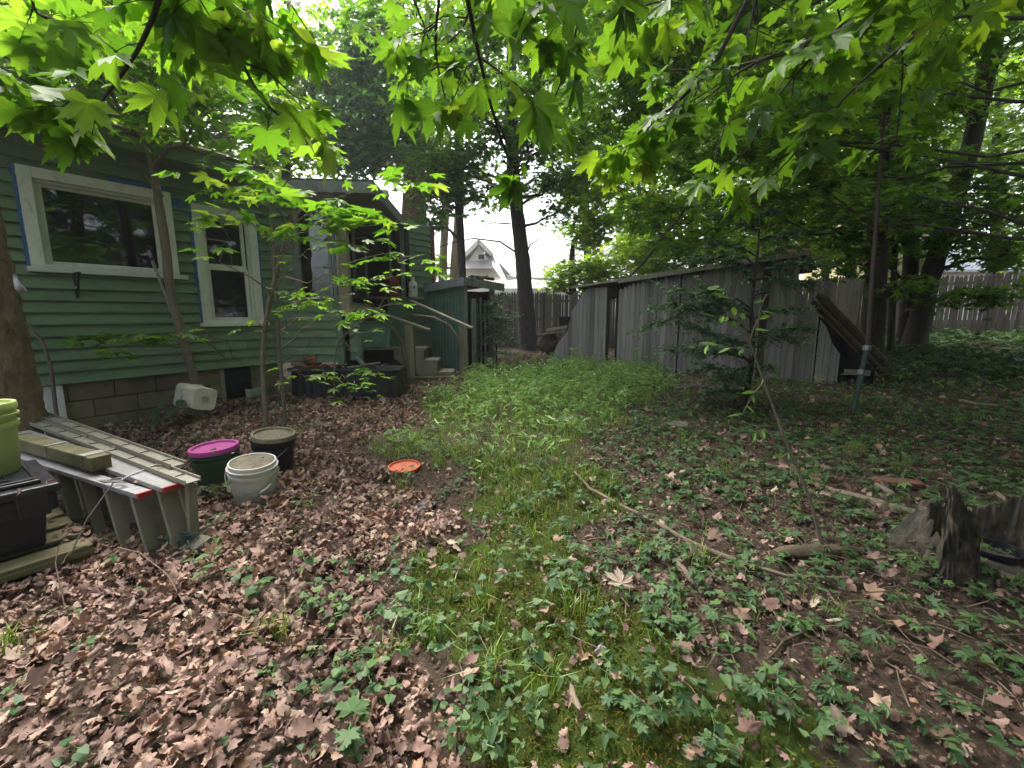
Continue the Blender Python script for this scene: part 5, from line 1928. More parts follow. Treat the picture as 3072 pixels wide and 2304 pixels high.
sapling('thin pale maple sapling with low flat leaf tiers at the porch corner', [b3, at(845, 1150, b3.y), at(835, 1000, b3.y), at(826, 830, b3.y), at(815, 640, b3.y), at(800, 520, b3.y)], [.024, .022, .02, .018, .014, .01],
        [(960, 880, 4.5, .42, 8), (1080, 850, 4.5, .42, 8), (1060, 930, 4.6, .38, 7), (900, 910, 4.5, .3, 4), (1180, 830, 4.7, .3, 4), (1190, 905, 4.8, .22, 2), (980, 1000, 4.7, .2, 1), (780, 430, 4.4, .4, 6), (960, 470, 4.5, .4, 6), (760, 960, 4.4, .2, 1)], size=.085)
sapling('low maple sapling with dull leaf tiers in front of the black tub', [b4, at(1000, 1120, b4.y), at(1010, 1010, b4.y), at(1130, 940, b4.y), at(1160, 880, b4.y)], [.014, .012, .01, .008, .005],
        [(1040, 1150, 5.0, .36, 5), (950, 1130, 5.0, .36, 4), (860, 1115, 5.1, .3, 3), (1110, 1180, 4.9, .28, 3), (1090, 1120, 5.2, .3, 3), (1150, 985, 5.2, .2, 2)], leaf='near', size=.085)
q = at(703, 962, b1.y - .02)
m = MB()
lump(m, q, (.035, .03, .05), 5, amp=.4)
tag(m.build('dry_leaf_bundle', MAT['pale_wood']), 'small bundle of dry leaves caught on the leftmost sapling stem', 'leaf bundle')

# centre maple in front of the back fence
cb = gnd(1590, 1050)
cb = Vector((at(1588, 1000, 14.1).x, 14.1, 0))
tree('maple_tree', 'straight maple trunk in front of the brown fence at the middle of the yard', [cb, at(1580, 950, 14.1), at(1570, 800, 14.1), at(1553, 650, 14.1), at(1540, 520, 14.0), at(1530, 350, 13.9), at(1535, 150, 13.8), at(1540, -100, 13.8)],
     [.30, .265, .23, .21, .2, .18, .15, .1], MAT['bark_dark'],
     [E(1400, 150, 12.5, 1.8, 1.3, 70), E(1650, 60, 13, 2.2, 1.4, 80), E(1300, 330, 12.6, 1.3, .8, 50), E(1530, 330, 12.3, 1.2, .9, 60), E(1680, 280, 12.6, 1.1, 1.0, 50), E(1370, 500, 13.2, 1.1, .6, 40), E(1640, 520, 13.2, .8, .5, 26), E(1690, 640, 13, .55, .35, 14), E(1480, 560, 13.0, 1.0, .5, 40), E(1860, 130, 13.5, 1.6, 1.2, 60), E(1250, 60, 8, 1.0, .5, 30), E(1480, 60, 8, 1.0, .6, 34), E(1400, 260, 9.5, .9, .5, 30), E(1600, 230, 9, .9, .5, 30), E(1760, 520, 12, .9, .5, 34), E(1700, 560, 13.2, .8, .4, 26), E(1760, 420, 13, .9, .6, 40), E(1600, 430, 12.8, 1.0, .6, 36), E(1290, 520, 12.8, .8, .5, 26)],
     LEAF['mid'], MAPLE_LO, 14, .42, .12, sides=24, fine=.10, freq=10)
m = MB()
m.tube(path((1545, 755, 14.0), (1500, 725, 13.6), (1420, 715, 13.2), (1350, 730, 12.9), (1290, 752, 12.6)), [.03, .025, .02, .014, .008], 6)
m.tube(path((1532, 672, 14.0), (1480, 668, 13.6), (1420, 685, 13.4)), [.025, .018, .008], 6)
m.tube(path((1578, 765, 14.0), (1590, 735, 13.9), (1620, 715, 13.8)), [.03, .022, .012], 6)
lb_ = m.build('bare_branch', MAT['bark_dark'], bpy.data.objects['maple_tree.001'], smooth=True)

# slim dark tree and two pale trunks past the shed
p = Vector((at(1388, 900, 13.6).x, 13.6, 0))
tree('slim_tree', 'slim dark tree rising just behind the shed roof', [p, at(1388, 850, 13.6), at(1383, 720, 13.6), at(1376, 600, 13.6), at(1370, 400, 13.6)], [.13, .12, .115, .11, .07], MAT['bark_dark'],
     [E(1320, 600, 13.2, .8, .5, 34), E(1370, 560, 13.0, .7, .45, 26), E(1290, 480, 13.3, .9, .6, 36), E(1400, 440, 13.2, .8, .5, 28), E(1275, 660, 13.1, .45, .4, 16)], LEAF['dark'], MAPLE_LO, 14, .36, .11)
for px, lab, w_ in ((1333, 'pale grey trunk far behind the shed, nearer the house wall', .17), (1368, 'pale grey trunk far behind the shed, leaning slightly right', .2)):
    p = Vector((at(px - 8, 900, 19).x, 19, 0))
    tree('far_tree', lab, [p, at(px - 6, 800, 19), at(px + (12 if px > 1350 else 4), 650, 19), at(px + 12, 400, 19)], [w_ * 1.1, w_, w_ * .95, w_ * .7], MAT['post_wood'],
         [E(px - 60, 480, 19, 1.6, 1.1, 40), E(px - 80, 800, 19, .7, .6, 14), E(px - 20, 300, 19, 1.8, 1.2, 40)], LEAF['far'], MAPLE_LO, 14, .6, .17)

# the big dark tree behind the house with a reddish trunk
p = Vector((at(1238, 900, 15).x, 15, 0))
tree('dark_tree', 'big dark-leaved tree with a reddish trunk behind the porch roof', [p, at(1240, 700, 15), at(1245, 520, 15), at(1235, 330, 15), at(1200, 100, 15), at(1180, -100, 15)], [.5, .42, .36, .32, .26, .2], MAT['bark_red'],
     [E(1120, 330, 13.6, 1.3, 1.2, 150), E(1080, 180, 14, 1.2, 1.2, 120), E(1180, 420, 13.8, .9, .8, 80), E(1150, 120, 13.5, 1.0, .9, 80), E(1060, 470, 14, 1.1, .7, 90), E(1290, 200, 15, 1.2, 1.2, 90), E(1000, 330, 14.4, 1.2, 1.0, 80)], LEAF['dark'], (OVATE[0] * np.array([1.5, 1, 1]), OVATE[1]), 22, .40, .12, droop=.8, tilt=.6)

# the four trunks at the right and their crowns
RT = [
    ('straight dark maple trunk behind the leaning pole', [(2640, 940, 9.6), (2642, 700, 9.6), (2646, 450, 9.6), (2652, 200, 9.6), (2662, -200, 9.6)], .155,
     [E(2450, 330, 8.8, 1.5, 1.0, 56), E(2600, 120, 8.6, 1.6, 1.1, 60), E(2300, 480, 9.2, 1.3, .8, 46), E(2540, 600, 9.4, 1.1, .6, 34), E(2700, 400, 9.2, .9, .7, 26), E(2200, 250, 9.4, 1.3, .9, 44)]),
    ('straight maple trunk right of the cross timber', [(2726, 1000, 10.6), (2732, 800, 10.6), (2738, 500, 10.6), (2742, 200, 10.6), (2750, -200, 10.6)], .165,
     [E(2760, 520, 10, 1.0, .6, 24), E(2650, 700, 10, 1.0, .5, 26), E(2560, 790, 10.3, .8, .35, 16), E(2960, 875, 8.6, 1.1, .22, 18), E(2720, 850, 9.2, .6, .2, 7), E(2850, 150, 10, 1.5, 1.0, 40), E(2500, 480, 10.6, 1.5, .9, 50)]),
    ('leaning maple trunk slanting up to the top right corner', [(2742, 1000, 10.2), (2790, 830, 10.2), (2840, 680, 10.2), (2915, 430, 10.1), (2965, 200, 10), (3012, -20, 9.9), (3060, -250, 9.9)], .20,
     [E(2980, 620, 9.6, 1.2, .6, 40), E(2900, 720, 9.8, 1.0, .35, 26), E(3060, 760, 9.6, .9, .4, 22), E(3040, 120, 9.4, 1.4, 1.0, 40), E(3100, 480, 9, 1.0, .8, 26), E(2830, 300, 9.8, .7, .5, 14)]),
    ('thin bare trunk between the two straight maples', [(2677, 1030, 10.0), (2682, 820, 10.0), (2690, 600, 10.1), (2700, 350, 10.1)], .065,
     [E(2640, 560, 9.8, .8, .5, 20), E(2740, 660, 9.7, .7, .3, 14)]),
    ('dark stub trunk behind the logs at the brown fence', [(2606, 1000, 10.8), (2612, 800, 10.8), (2622, 500, 10.8), (2632, 200, 10.8)], .12,
     [E(2420, 680, 10.6, 1.2, .6, 34), E(2300, 640, 10.8, 1.2, .6, 34), E(2560, 330, 10.8, 1.2, .8, 30)]),
]
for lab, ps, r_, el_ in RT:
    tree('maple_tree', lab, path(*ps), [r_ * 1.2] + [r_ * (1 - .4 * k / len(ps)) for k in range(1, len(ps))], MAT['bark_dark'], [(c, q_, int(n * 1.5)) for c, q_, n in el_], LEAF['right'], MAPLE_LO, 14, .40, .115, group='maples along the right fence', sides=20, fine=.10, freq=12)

# trees beyond the fences and behind the house
FT = [
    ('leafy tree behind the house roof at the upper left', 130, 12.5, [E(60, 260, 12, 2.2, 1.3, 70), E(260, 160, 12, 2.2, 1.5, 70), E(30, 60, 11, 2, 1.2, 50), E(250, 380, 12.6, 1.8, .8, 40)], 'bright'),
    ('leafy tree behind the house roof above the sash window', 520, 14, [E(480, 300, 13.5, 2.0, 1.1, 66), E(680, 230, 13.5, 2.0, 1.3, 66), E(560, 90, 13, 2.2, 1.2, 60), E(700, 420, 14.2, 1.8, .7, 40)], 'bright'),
    ('leafy tree behind the porch roof left of the dark tree', 860, 15.5, [E(860, 330, 15, 2.0, 1.3, 70), E(900, 130, 15, 2.2, 1.5, 70), E(800, 480, 15.5, 1.8, .8, 40), E(980, 420, 15, 1.2, .9, 36)], 'far'),
    ('leafy tree beyond the back fence above the roof board of the lean-to', 1930, 19, [E(1840, 760, 18.5, 1.7, .8, 60), E(2000, 720, 18, 1.9, 1.1, 70), E(1930, 820, 18, 1.6, .5, 40)], 'yellow'),
    ('tree beyond the back fence with branches over the lean-to', 2080, 17, [E(2080, 560, 16, 2.0, 1.0, 66), E(1950, 640, 16.5, 1.6, .55, 36), E(2130, 740, 16, 1.7, .9, 50), E(2020, 400, 16, 1.2, .8, 26), E(2120, 260, 15.5, 2.2, 1.2, 60), E(1980, 60, 15, 2.2, 1.2, 56), E(1850, 560, 16, 1.0, .5, 22), E(1880, 430, 15.5, 1.2, .6, 30), E(1760, 560, 16, 1.0, .6, 34), E(1800, 660, 16.5, .9, .5, 28), E(1700, 400, 15.5, 1.1, .7, 36)], 'far'),
    ('tree beyond the fence behind the small hemlock', 2350, 18, [E(2300, 700, 17, 2.0, 1.1, 60), E(2380, 520, 17, 2.2, 1.2, 60), E(2300, 300, 16, 2.4, 1.5, 60), E(2420, 100, 16, 2.4, 1.4, 60)], 'far'),
    ('tree beyond the brown fence behind the leaning logs', 2560, 17.5, [E(2520, 720, 16, 1.6, .8, 44), E(2600, 560, 17, 1.9, 1.1, 50), E(2650, 330, 17, 2.2, 1.5, 56), E(2700, 80, 16, 2.4, 1.3, 50)], 'yellow'),
    ('tree beyond the right fence beside the yellow house', 3000, 16, [E(3030, 520, 15, 2.0, 1.2, 60), E(3120, 720, 14, 1.3, .6, 28), E(2900, 220, 16, 1.9, 1.0, 40), E(3080, 300, 15, 1.8, 1.2, 40)], 'yellow'),
    ('low green tree beyond the back fence next to the white house', 1720, 17.5, [E(1715, 815, 17, .95, .55, 30), E(1660, 850, 17, .4, .3, 8), E(1790, 830, 17, .9, .6, 30), E(1745, 700, 17, .8, .5, 26)], 'far'),
]
for k, px in enumerate((1760, 1960, 2130, 2300, 2480, 2640, 2820, 3010)):
    Y = 21 + (k * 7 % 5)
    FT.append((['tall tree far beyond the back fence, nearest the white house', 'tall tree far beyond the fence behind the roof board', 'tall tree far beyond the fence behind the broken limb', 'tall tree far beyond the fence behind the hemlock top', 'tall tree far beyond the fence behind the plywood end', 'tall tree far beyond the fence between the pole and the dark stub', 'tall tree standing before the yellow house', 'tall tree standing beyond the lilac garage roof'][k], px, Y,
               [E(px + random.uniform(-50, 50), y_, Y, 2.3 if y_ < 500 else 2.0, 1.5 if y_ < 500 else 1.0, 46) for y_ in ((60, 250, 440, 620, 740) if k not in (0, 7, 6) else ((100, 300) if k == 0 else (60, 250, 430)))], 'far' if k % 2 else 'mid'))
for lab, px, Y, el_, lf in FT:
    b = Vector((at(px, 900, Y).x, Y, 0))
    top = at(px, 250, Y)
    if px == 1720 or px == 1930:
        top = at(px, 720, Y)
    tree('far_tree', lab, [b, b.lerp(top, .35) + Vector((.1, 0, 0)), b.lerp(top, .7) - Vector((.1, 0, 0)), top], [.2, .17, .14, .07], MAT['bark_dark'], [(c, r_, int(n * 1.35)) for c, r_, n in el_], LEAF[lf], MAPLE_LO, 14, .5, .15 if Y < 20.5 else .21, group='trees beyond the yard')

# hanging branch over the lean-to
m = MB()
t = thing('broken_limb', 'dark broken limb hanging over the lean-to roof', 'limb', tuple(at(1990, 720, 10.5)))
m.tube(path((1885, 835, 10.6), (1930, 790, 10.5), (1985, 715, 10.5), (2030, 660, 10.4), (2080, 600, 10.3), (2150, 520, 10.2)), [.02, .03, .032, .03, .024, .015], 8, .1)
m.tube(path((1975, 690, 10.5), (2000, 716, 10.45), (2022, 742, 10.4), (2040, 764, 10.4)), [.05, .09, .11, .10], 8, .25)
m.build('wood', MAT['bark_dark'], t, smooth=True)
P, N, D, S, _ = sprays([E(2080, 610, 10.3, .5, .2, 12), E(2150, 540, 10.2, .5, .25, 12)], 12, .35, .115)
build_leaves('leaves', LEAF['right'], t, P, N, D, S, MAPLE_LO)

# small hemlock before the lean-to
hb = gnd(2216, 1226)
Yh = hb.y
ht = thing('hemlock_tree', 'small bent hemlock with drooping flat sprays in front of the lean-to', 'tree', (hb.x, hb.y, gzf(hb.x, hb.y)))
m = MB()
hp = path((2240, 1175, Yh), (2252, 1110, Yh), (2257, 1050, Yh), (2257, 980, Yh), (2253, 920, Yh), (2262, 850, Yh), (2275, 740, Yh), (2280, 640, Yh))
m.tube([hb - UP * .05] + hp, [.055, .042, .036, .034, .03, .026, .022, .016, .008], 10, .08)
m.tube([hb - UP * .02, hb + Vector((-.10, -.05, .14)), hb + Vector((-.16, -.02, .09)), hb + Vector((-.24, -.05, .0))], [.03, .025, .025, .03], 8, .1)
hs, ends = [], []
for (px, py), (ex, ey, eY), dens in (((2244, 1085), (2060, 975, -.25), 5), ((2252, 1000), (1960, 925, -.2), 6), ((2257, 960), (2420, 930, -.3), 5), ((2256, 1040), (2400, 1040, .3), 4), ((2255, 1060), (2120, 1040, -.5), 5), ((2254, 940), (2100, 860, .1), 7), ((2258, 900), (2330, 830, -.1), 6),
                                    ((2262, 860), (2180, 780, -.1), 6), ((2264, 840), (2440, 850, .2), 6), ((2270, 780), (2360, 740, .0), 5), ((2272, 770), (2120, 730, .2), 5), ((2276, 700), (2230, 660, 0), 4), ((2254, 1100), (2140, 1150, -.3), 6), ((2250, 1110), (2330, 1110, -.3), 4), ((2238, 1180), (2110, 1190, .2), 6), ((2246, 1130), (2060, 1110, .2), 5), ((2256, 930), (1930, 990, -.1), 4), ((2268, 800), (2020, 800, .15), 6), ((2274, 720), (2400, 690, .15), 5), ((2266, 820), (2480, 800, .1), 6), ((2276, 690), (2140, 650, .1), 5), ((2278, 650), (2330, 640, .1), 4), ((2254, 960), (2010, 880, -.35), 6), ((2256, 1020), (2440, 985, -.2), 5), ((2250, 1080), (1990, 1050, -.15), 5), ((2240, 1160), (2180, 1110, -.4), 5)):
    a, b = at(px, py, Yh), at(ex, ey, Yh + eY)
    L = bend(a, b, 8, random.uniform(-.02, .14), .03)
    m.tube(L, [.012 * (1 - .85 * k / 8) + .0015 for k in range(9)], 5)
    e = (b - a).normalized()
    sd = e.cross(UP).normalized()
    Lb = (b - a).length
    for k in range(int(dens * 11)):
        f = .14 + .86 * (k + random.random()) / (dens * 11)
        i = min(7, int(f * 8))
        c = L[i].lerp(L[i + 1], f * 8 - i)
        s = random.choice((-1, 1))
        ln = Lb * random.uniform(.10, .38) * (1.15 - .5 * f)
        tip = c + sd * s * ln * random.uniform(.3, 1.0) + e * ln * random.uniform(.2, 1.0) + UP * ln * random.uniform(-.75, .35) + Vector((random.gauss(0, .03), random.gauss(0, .03), random.gauss(0, .03)))
        m.tube([c, c.lerp(tip, .5) + UP * ln * .05, tip], [.003, .002, .001], 3)
        hs.append((c, tip))
m.build('trunk', MAT['bark_dark'], ht, smooth=True)
P, N, D, S = [], [], [], []
for c, tip in hs:
    d_ = tip - c
    n_ = max(6, int(d_.length / .011))
    dn = d_.normalized()
    sd = dn.cross(UP).normalized()
    for k in range(n_):
        f = (k + .5) / n_
        q = c.lerp(tip, f) + UP * d_.length * .05 * 4 * f * (1 - f)
        s = 1 if k % 2 else -1
        P.append(q)
        D.append(dn * .6 + sd * s + Vector((random.gauss(0, .15), random.gauss(0, .15), -.25)))
        N.append(UP + Vector((random.gauss(0, .5), random.gauss(0, .5), 0)))
        S.append(random.uniform(.032, .055) * (1.1 - .4 * f))
build_leaves('foliage', LEAF['hemlock'], ht, [tuple(p) for p in P], [tuple(p) for p in N], [tuple(p) for p in D], S, (LENS[0] * np.array([1.7, 1, 1]), LENS[1]))

# dark shrub in the open front of the shed
sb2 = K + U2 * .6 - U1 * .35
t = thing('shed_shrub', 'small dark evergreen shrub growing in front of the open shed', 'shrub', (sb2.x, sb2.y, gzf(sb2.x, sb2.y)))
m = MB()
b0 = Vector((sb2.x, sb2.y, gzf(sb2.x, sb2.y)))
P, N, D, S = [], [], [], []
for k in range(60):
    f = random.random() ** .8
    c = b0 + Vector((random.gauss(0, .03), random.gauss(0, .03), .25 + 1.3 * f))
    a = random.random() * 6.283
    ln = (.55 - .25 * f) * random.uniform(.6, 1.1)
    tip = c + Vector((math.cos(a) * ln, math.sin(a) * ln * .7, -.05 + random.gauss(.06, .08)))
    m.tube([c, c.lerp(tip, .5) + UP * .04, tip], [.005, .004, .002], 4)
    for j in range(34):
        g_ = random.random() ** .7
        q = c.lerp(tip, g_) + Vector((random.gauss(0, .05), random.gauss(0, .05), random.gauss(0, .025)))
        P.append(q)
        D.append(Vector((math.cos(a), math.sin(a), -.3)) + Vector((random.gauss(0, .6), random.gauss(0, .6), random.gauss(0, .2))))
        N.append(UP + Vector((random.gauss(0, .3), random.gauss(0, .3), 0)))
        S.append(random.uniform(.07, .11))
m.tube([b0, b0 + UP * .6, b0 + UP * 1.5], [.02, .015, .006], 6)
m.build('stem', MAT['bark_dark'], t)
build_leaves('foliage', LEAF['hemlock'], t, [tuple(p) for p in P], [tuple(p) for p in N], [tuple(p) for p in D], S, LENS)

# leaning sapling stem with long leaves
b = gnd(2470, 1652)
t = thing('leaning_sapling', 'thin sapling stem leaning across the bare soil with a few long narrow leaves', 'sapling', tuple(b))
lp = [b] + path((2431, 1500, b.y + .05), (2352, 1309, b.y + .1), (2287, 1131, b.y + .15), (2229, 969, b.y + .15), (2212, 950, b.y + .15))
m = MB()
m.tube(lp, [.010, .009, .008, .006, .005, .003], 7, .05)
P, N, D, S = [], [], [], []
for (px, py), (ex, ey), n_ in (((2229, 969), (2150, 950), 5), ((2260, 1060), (2080, 1040), 5), ((2290, 1140), (2230, 1240), 5), ((2250, 1020), (2300, 880), 4), ((2345, 1300), (2200, 1300), 4), ((2230, 970), (2160, 860), 6), ((2370, 1360), (2330, 1385), 2)):
    a, e = at(px, py, b.y + .14), at(ex, ey, b.y + .0)
    L = bend(a, e, 5, .05, .02)
    m.tube(L, [.004, .003, .003, .002, .002, .001], 4)
    for k in range(n_):
        q = L[min(5, 1 + k)]
        d_ = (e - a).normalized()
        P.append(q)
        D.append(d_ + d_.cross(UP) * random.choice((-.8, .8)) + Vector((0, 0, random.uniform(-.6, .1))))
        N.append(UP + Vector((random.gauss(0, .4), random.gauss(-.4, .3), 0)))
        S.append(random.uniform(.055, .10))
m.build('stem', MAT['bark_grey'], t, smooth=True)
build_leaves('leaves', LEAF['near'], t, [tuple(p) for p in P], [tuple(p) for p in N], [tuple(p) for p in D], S, LENS)

# ------------------------------------------------------------------ maples beside the camera whose boughs hang in
def bough_leaves(L, wood, P, N, D, S, gap, side, size, start=.0, droop=(.3, 1.1)):
    L = [Vector(p) for p in L]
    seg = [(L[i + 1] - L[i]).length for i in range(len(L) - 1)]
    tot = sum(seg)
    s = tot * start
    def point(s):
        for i, d in enumerate(seg):
            if s <= d or i == len(seg) - 1:
                return L[i].lerp(L[i + 1], min(1, s / d)), (L[i + 1] - L[i]).normalized()
            s -= d

    def leaf(p, out, sz):
        out = Vector(out)
        out.z = 0
        out.normalize()
        dr = random.uniform(*droop)
        pet = (out + Vector((random.gauss(0, .3), random.gauss(0, .3), -dr * .8))).normalized() * sz * random.uniform(.5, 1.0)
        e = p + pet
        wood.tube([p, p + pet * .5 + UP * sz * .05, e], .0011, 3)
        d_ = (out + Vector((random.gauss(0, .35), random.gauss(0, .35), -dr))).normalized()
        n_ = UP - d_ * d_.z + Vector((random.gauss(0, .28), random.gauss(0, .28), random.gauss(0, .12)))
        if n_.length < .2:
            n_ = Vector((random.gauss(0, 1), random.gauss(0, 1), .2))
        P.append(tuple(e))
        D.append(tuple(d_))
        N.append(tuple(n_.normalized()))
        S.append(sz * random.choice((.45, .7, .9, 1.0, 1.15, 1.3)) * random.uniform(.85, 1.15))

    while s < tot:
        p, d_ = point(s)
        sd = d_.cross(UP)
        sd = sd.normalized() if sd.length > .2 else Vector((1, 0, 0))
        if random.random() < .62:
            ln = side * random.uniform(.4, 1.1)
            for sg in ((-1, 1) if random.random() < .5 else (random.choice((-1, 1)),)):
                dv = (sd * sg * random.uniform(.7, 1) + d_ * random.uniform(.3, .9) + Vector((0, 0, random.uniform(-.35, .2)))).normalized()
                e = p + dv * ln
                mid = p.lerp(e, .5) + Vector((0, 0, random.uniform(-.01, .03)))
                wood.tube([p, mid, e], [.0032, .0024, .0018], 5)
                for q in ((mid,) if ln < .14 else (p.lerp(e, .35), p.lerp(e, .68))):
                    for sg2 in (-1, 1):
                        if random.random() < .8:
                            leaf(q, dv.cross(UP) * sg2 + dv * .4, size)
                for _ in range(random.choice((2, 3, 3))):
                    leaf(e, dv + dv.cross(UP) * random.uniform(-1, 1), size)
        else:
            for sg2 in (-1, 1):
                leaf(p, sd * sg2 + d_ * .4, size)
        s += gap * random.uniform(.7, 1.3)
    for _ in range(4):
        leaf(L[-1], d_ + sd * random.uniform(-1.2, 1.2), size)


def overhead(label, base, top, boughs, leaf, rnd_boughs):
    z0 = gzf(base[0], base[1])
    t = thing('maple_tree', label, 'tree', (base[0], base[1], z0))
    b = Vector((base[0], base[1], z0 - .1))
    tp_ = Vector(top)
    m = MB()
    m.tube([b, b.lerp(tp_, .5), tp_, tp_ + Vector((0, 0, 2))], [.22, .17, .14, .1], 12, .05)
    m.build('trunk', MAT['bark_left'], t, smooth=True)
    for pts, r_, gap, side, size in boughs + rnd_boughs:
        L = [Vector(p) for p in pts]
        w = MB()
        j = L[0] + (L[0] - L[1]).normalized() * .35 + Vector((0, -.1, .3))
        rt = b.lerp(tp_, min(1, max(.5, (j.z + .2 - b.z) / (tp_.z - b.z))))
        w.tube([rt, rt.lerp(j, .5) + Vector((0, 0, .2)), j, L[0]], [.03, .022, r_ * 1.4, r_ * 1.1], 7, .06)
        fine = []
        for i in range(len(L) - 1):
            for k in range(3):
                fine.append(L[i].lerp(L[i + 1], k / 3))
        fine.append(L[-1])
        for _ in range(2):
            fine = [fine[0]] + [fine[i] * .5 + (fine[i - 1] + fine[i + 1]) * .25 for i in range(1, len(fine) - 1)] + [fine[-1]]
        w.tube(fine, [r_ * (1 - .65 * k / (len(fine) - 1)) for k in range(len(fine))], 7, .10)
        P, N, D, S = [], [], [], []
        bough_leaves(fine, w, P, N, D, S, gap, side, size)
        o = w.build('bough', MAT['twig'], t, smooth=True)
        build_leaves('leaves', LEAF[leaf], o, P, N, D, S, MAPLE_HI, curl=np.random.default_rng(len(P)).normal(1.1, 1.0, len(P)), crumple=.28, smooth=True)
    return t


def rb(n, x0, x1, Y0, Y1, y1a, y1b, gap, side, size, dx=120):
    out = []
    for k in range(n):
        Y = random.uniform(Y0, Y1)
        x = x0 + (x1 - x0) * (k + random.random()) / n
        yb = random.uniform(y1a, y1b)
        q = x + random.uniform(-dx, dx)
        out.append((path((x, -260, Y * .9), (x * .6 + q * .4, -80, Y * .95), (q, yb * .6, Y), (q + random.uniform(-60, 60), yb, Y * 1.03)), .006, gap, side, size))
    return out


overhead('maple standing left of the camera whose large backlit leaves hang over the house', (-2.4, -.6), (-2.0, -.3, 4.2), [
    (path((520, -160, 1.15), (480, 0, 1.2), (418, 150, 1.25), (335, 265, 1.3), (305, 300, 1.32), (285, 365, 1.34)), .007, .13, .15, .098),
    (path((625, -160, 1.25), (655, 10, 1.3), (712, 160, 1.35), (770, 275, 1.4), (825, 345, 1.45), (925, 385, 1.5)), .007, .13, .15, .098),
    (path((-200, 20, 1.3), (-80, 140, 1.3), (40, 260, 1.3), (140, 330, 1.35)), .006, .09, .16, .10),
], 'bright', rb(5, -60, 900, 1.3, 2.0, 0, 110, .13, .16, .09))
overhead('maple standing behind the camera whose boughs hang over the middle of the yard', (.7, -1.6), (.6, -1.0, 4.4), [
    (path((1375, -200, 1.25), (1400, -10, 1.3), (1432, 150, 1.35), (1475, 330, 1.5), (1510, 440, 1.6), (1545, 505, 1.7)), .007, .15, .13, .082),
    (path((1330, -160, 1.4), (1318, 0, 1.4), (1300, 150, 1.5), (1335, 290, 1.6)), .006, .13, .14, .082),
    (path((1770, -160, 1.7), (1745, 20, 1.7), (1705, 190, 1.75), (1650, 330, 1.8)), .006, .12, .16, .09),
    (path((2140, 200, 1.6), (1976, 362, 1.6), (1900, 405, 1.75), (1860, 480, 1.85)), .006, .14, .14, .082),
], 'near', rb(4, 1150, 2000, 1.5, 2.3, 20, 160, .13, .18, .095))
overhead('maple standing right of the camera whose dark leafy boughs fill the upper right', (2.9, .2), (2.6, .4, 4.2), [
    (path((2900, -220, 1.7), (2680, 0, 1.8), (2485, 116, 1.9), (2350, 162, 2.0), (2242, 190, 2.05), (2170, 208, 2.1), (2010, 210, 2.15)), .011, .15, .20, .092),
    (path((2500, 100, 1.9), (2242, 192, 1.95), (2150, 270, 2.0), (2097, 310, 2.05), (2030, 342, 2.1)), .006, .15, .18, .09),
    (path((2700, -40, 1.8), (2485, 118, 1.9), (2400, 210, 1.95), (2340, 275, 2.0), (2288, 375, 2.05), (2230, 470, 2.1)), .007, .15, .18, .09),
    (path((2800, 60, 2.1), (2560, 260, 2.2), (2440, 400, 2.25), (2330, 520, 2.3), (2240, 600, 2.35)), .007, .15, .18, .09),
    (path((2760, -200, 2.3), (2700, 60, 2.3), (2712, 200, 2.35), (2690, 420, 2.4)), .006, .12, .18, .095),
    (path((2250, 80, 2.4), (2190, 330, 2.4), (2130, 520, 2.45)), .006, .11, .2, .10),
], 'near', rb(4, 1980, 2900, 1.8, 2.8, 40, 220, .14, .2, .09))

# high canopy added out of view to darken the right half, on one maple
cx_ = [((1.9 + 1.9 * i + random.uniform(-.5, .5), 1.0 + 2.3 * j + random.uniform(-.6, .6), 6.3 + .14 * (1 + 2.3 * j) + random.uniform(-.5, .7)), (1.5, 1.6, .6), 22) for i in range(-1, 4) for j in range(5) if i >= 0 or j < 4]
tree('maple_tree', 'tall maple at the right whose high spreading crown shades that half of the yard', [Vector((5.9, 3.6, 0)), Vector((5.9, 3.6, 2.5)), Vector((5.8, 3.7, 5)), Vector((5.6, 4.0, 7)), Vector((5.5, 4.2, 8))], [.2, .17, .15, .12, .06], MAT['bark_dark'], cx_, LEAF['right'], MAPLE_LO, 15, .6, .19, twigs=6, limb=.03)
tree('maple_tree', 'slender maple right of the frame whose middle boughs reach over the seedlings', [Vector((6.3, 4.2, 0)), Vector((6.3, 4.2, 2)), Vector((6.2, 4.3, 4)), Vector((6.0, 4.4, 5.6))], [.12, .10, .08, .05], MAT['bark_dark'],
     [E(1950, 160, 6.5, .9, .45, 34), E(2150, 90, 6, .9, .45, 30), E(2300, 400, 6.2, .8, .4, 30), E(2080, 480, 6.8, .8, .35, 30), E(2480, 300, 5.8, .8, .45, 30), E(1880, 330, 7.2, .7, .35, 22), E(1930, 640, 7.6, .6, .25, 20), E(2240, 620, 6.6, .7, .28, 24), E(2430, 540, 6.4, .6, .25, 18), E(2700, 620, 6.2, .6, .3, 18), E(2080, 720, 7.4, .6, .2, 16)], LEAF['right'], MAPLE_MID, 13, .34, .105, twigs=8, limb=.022)

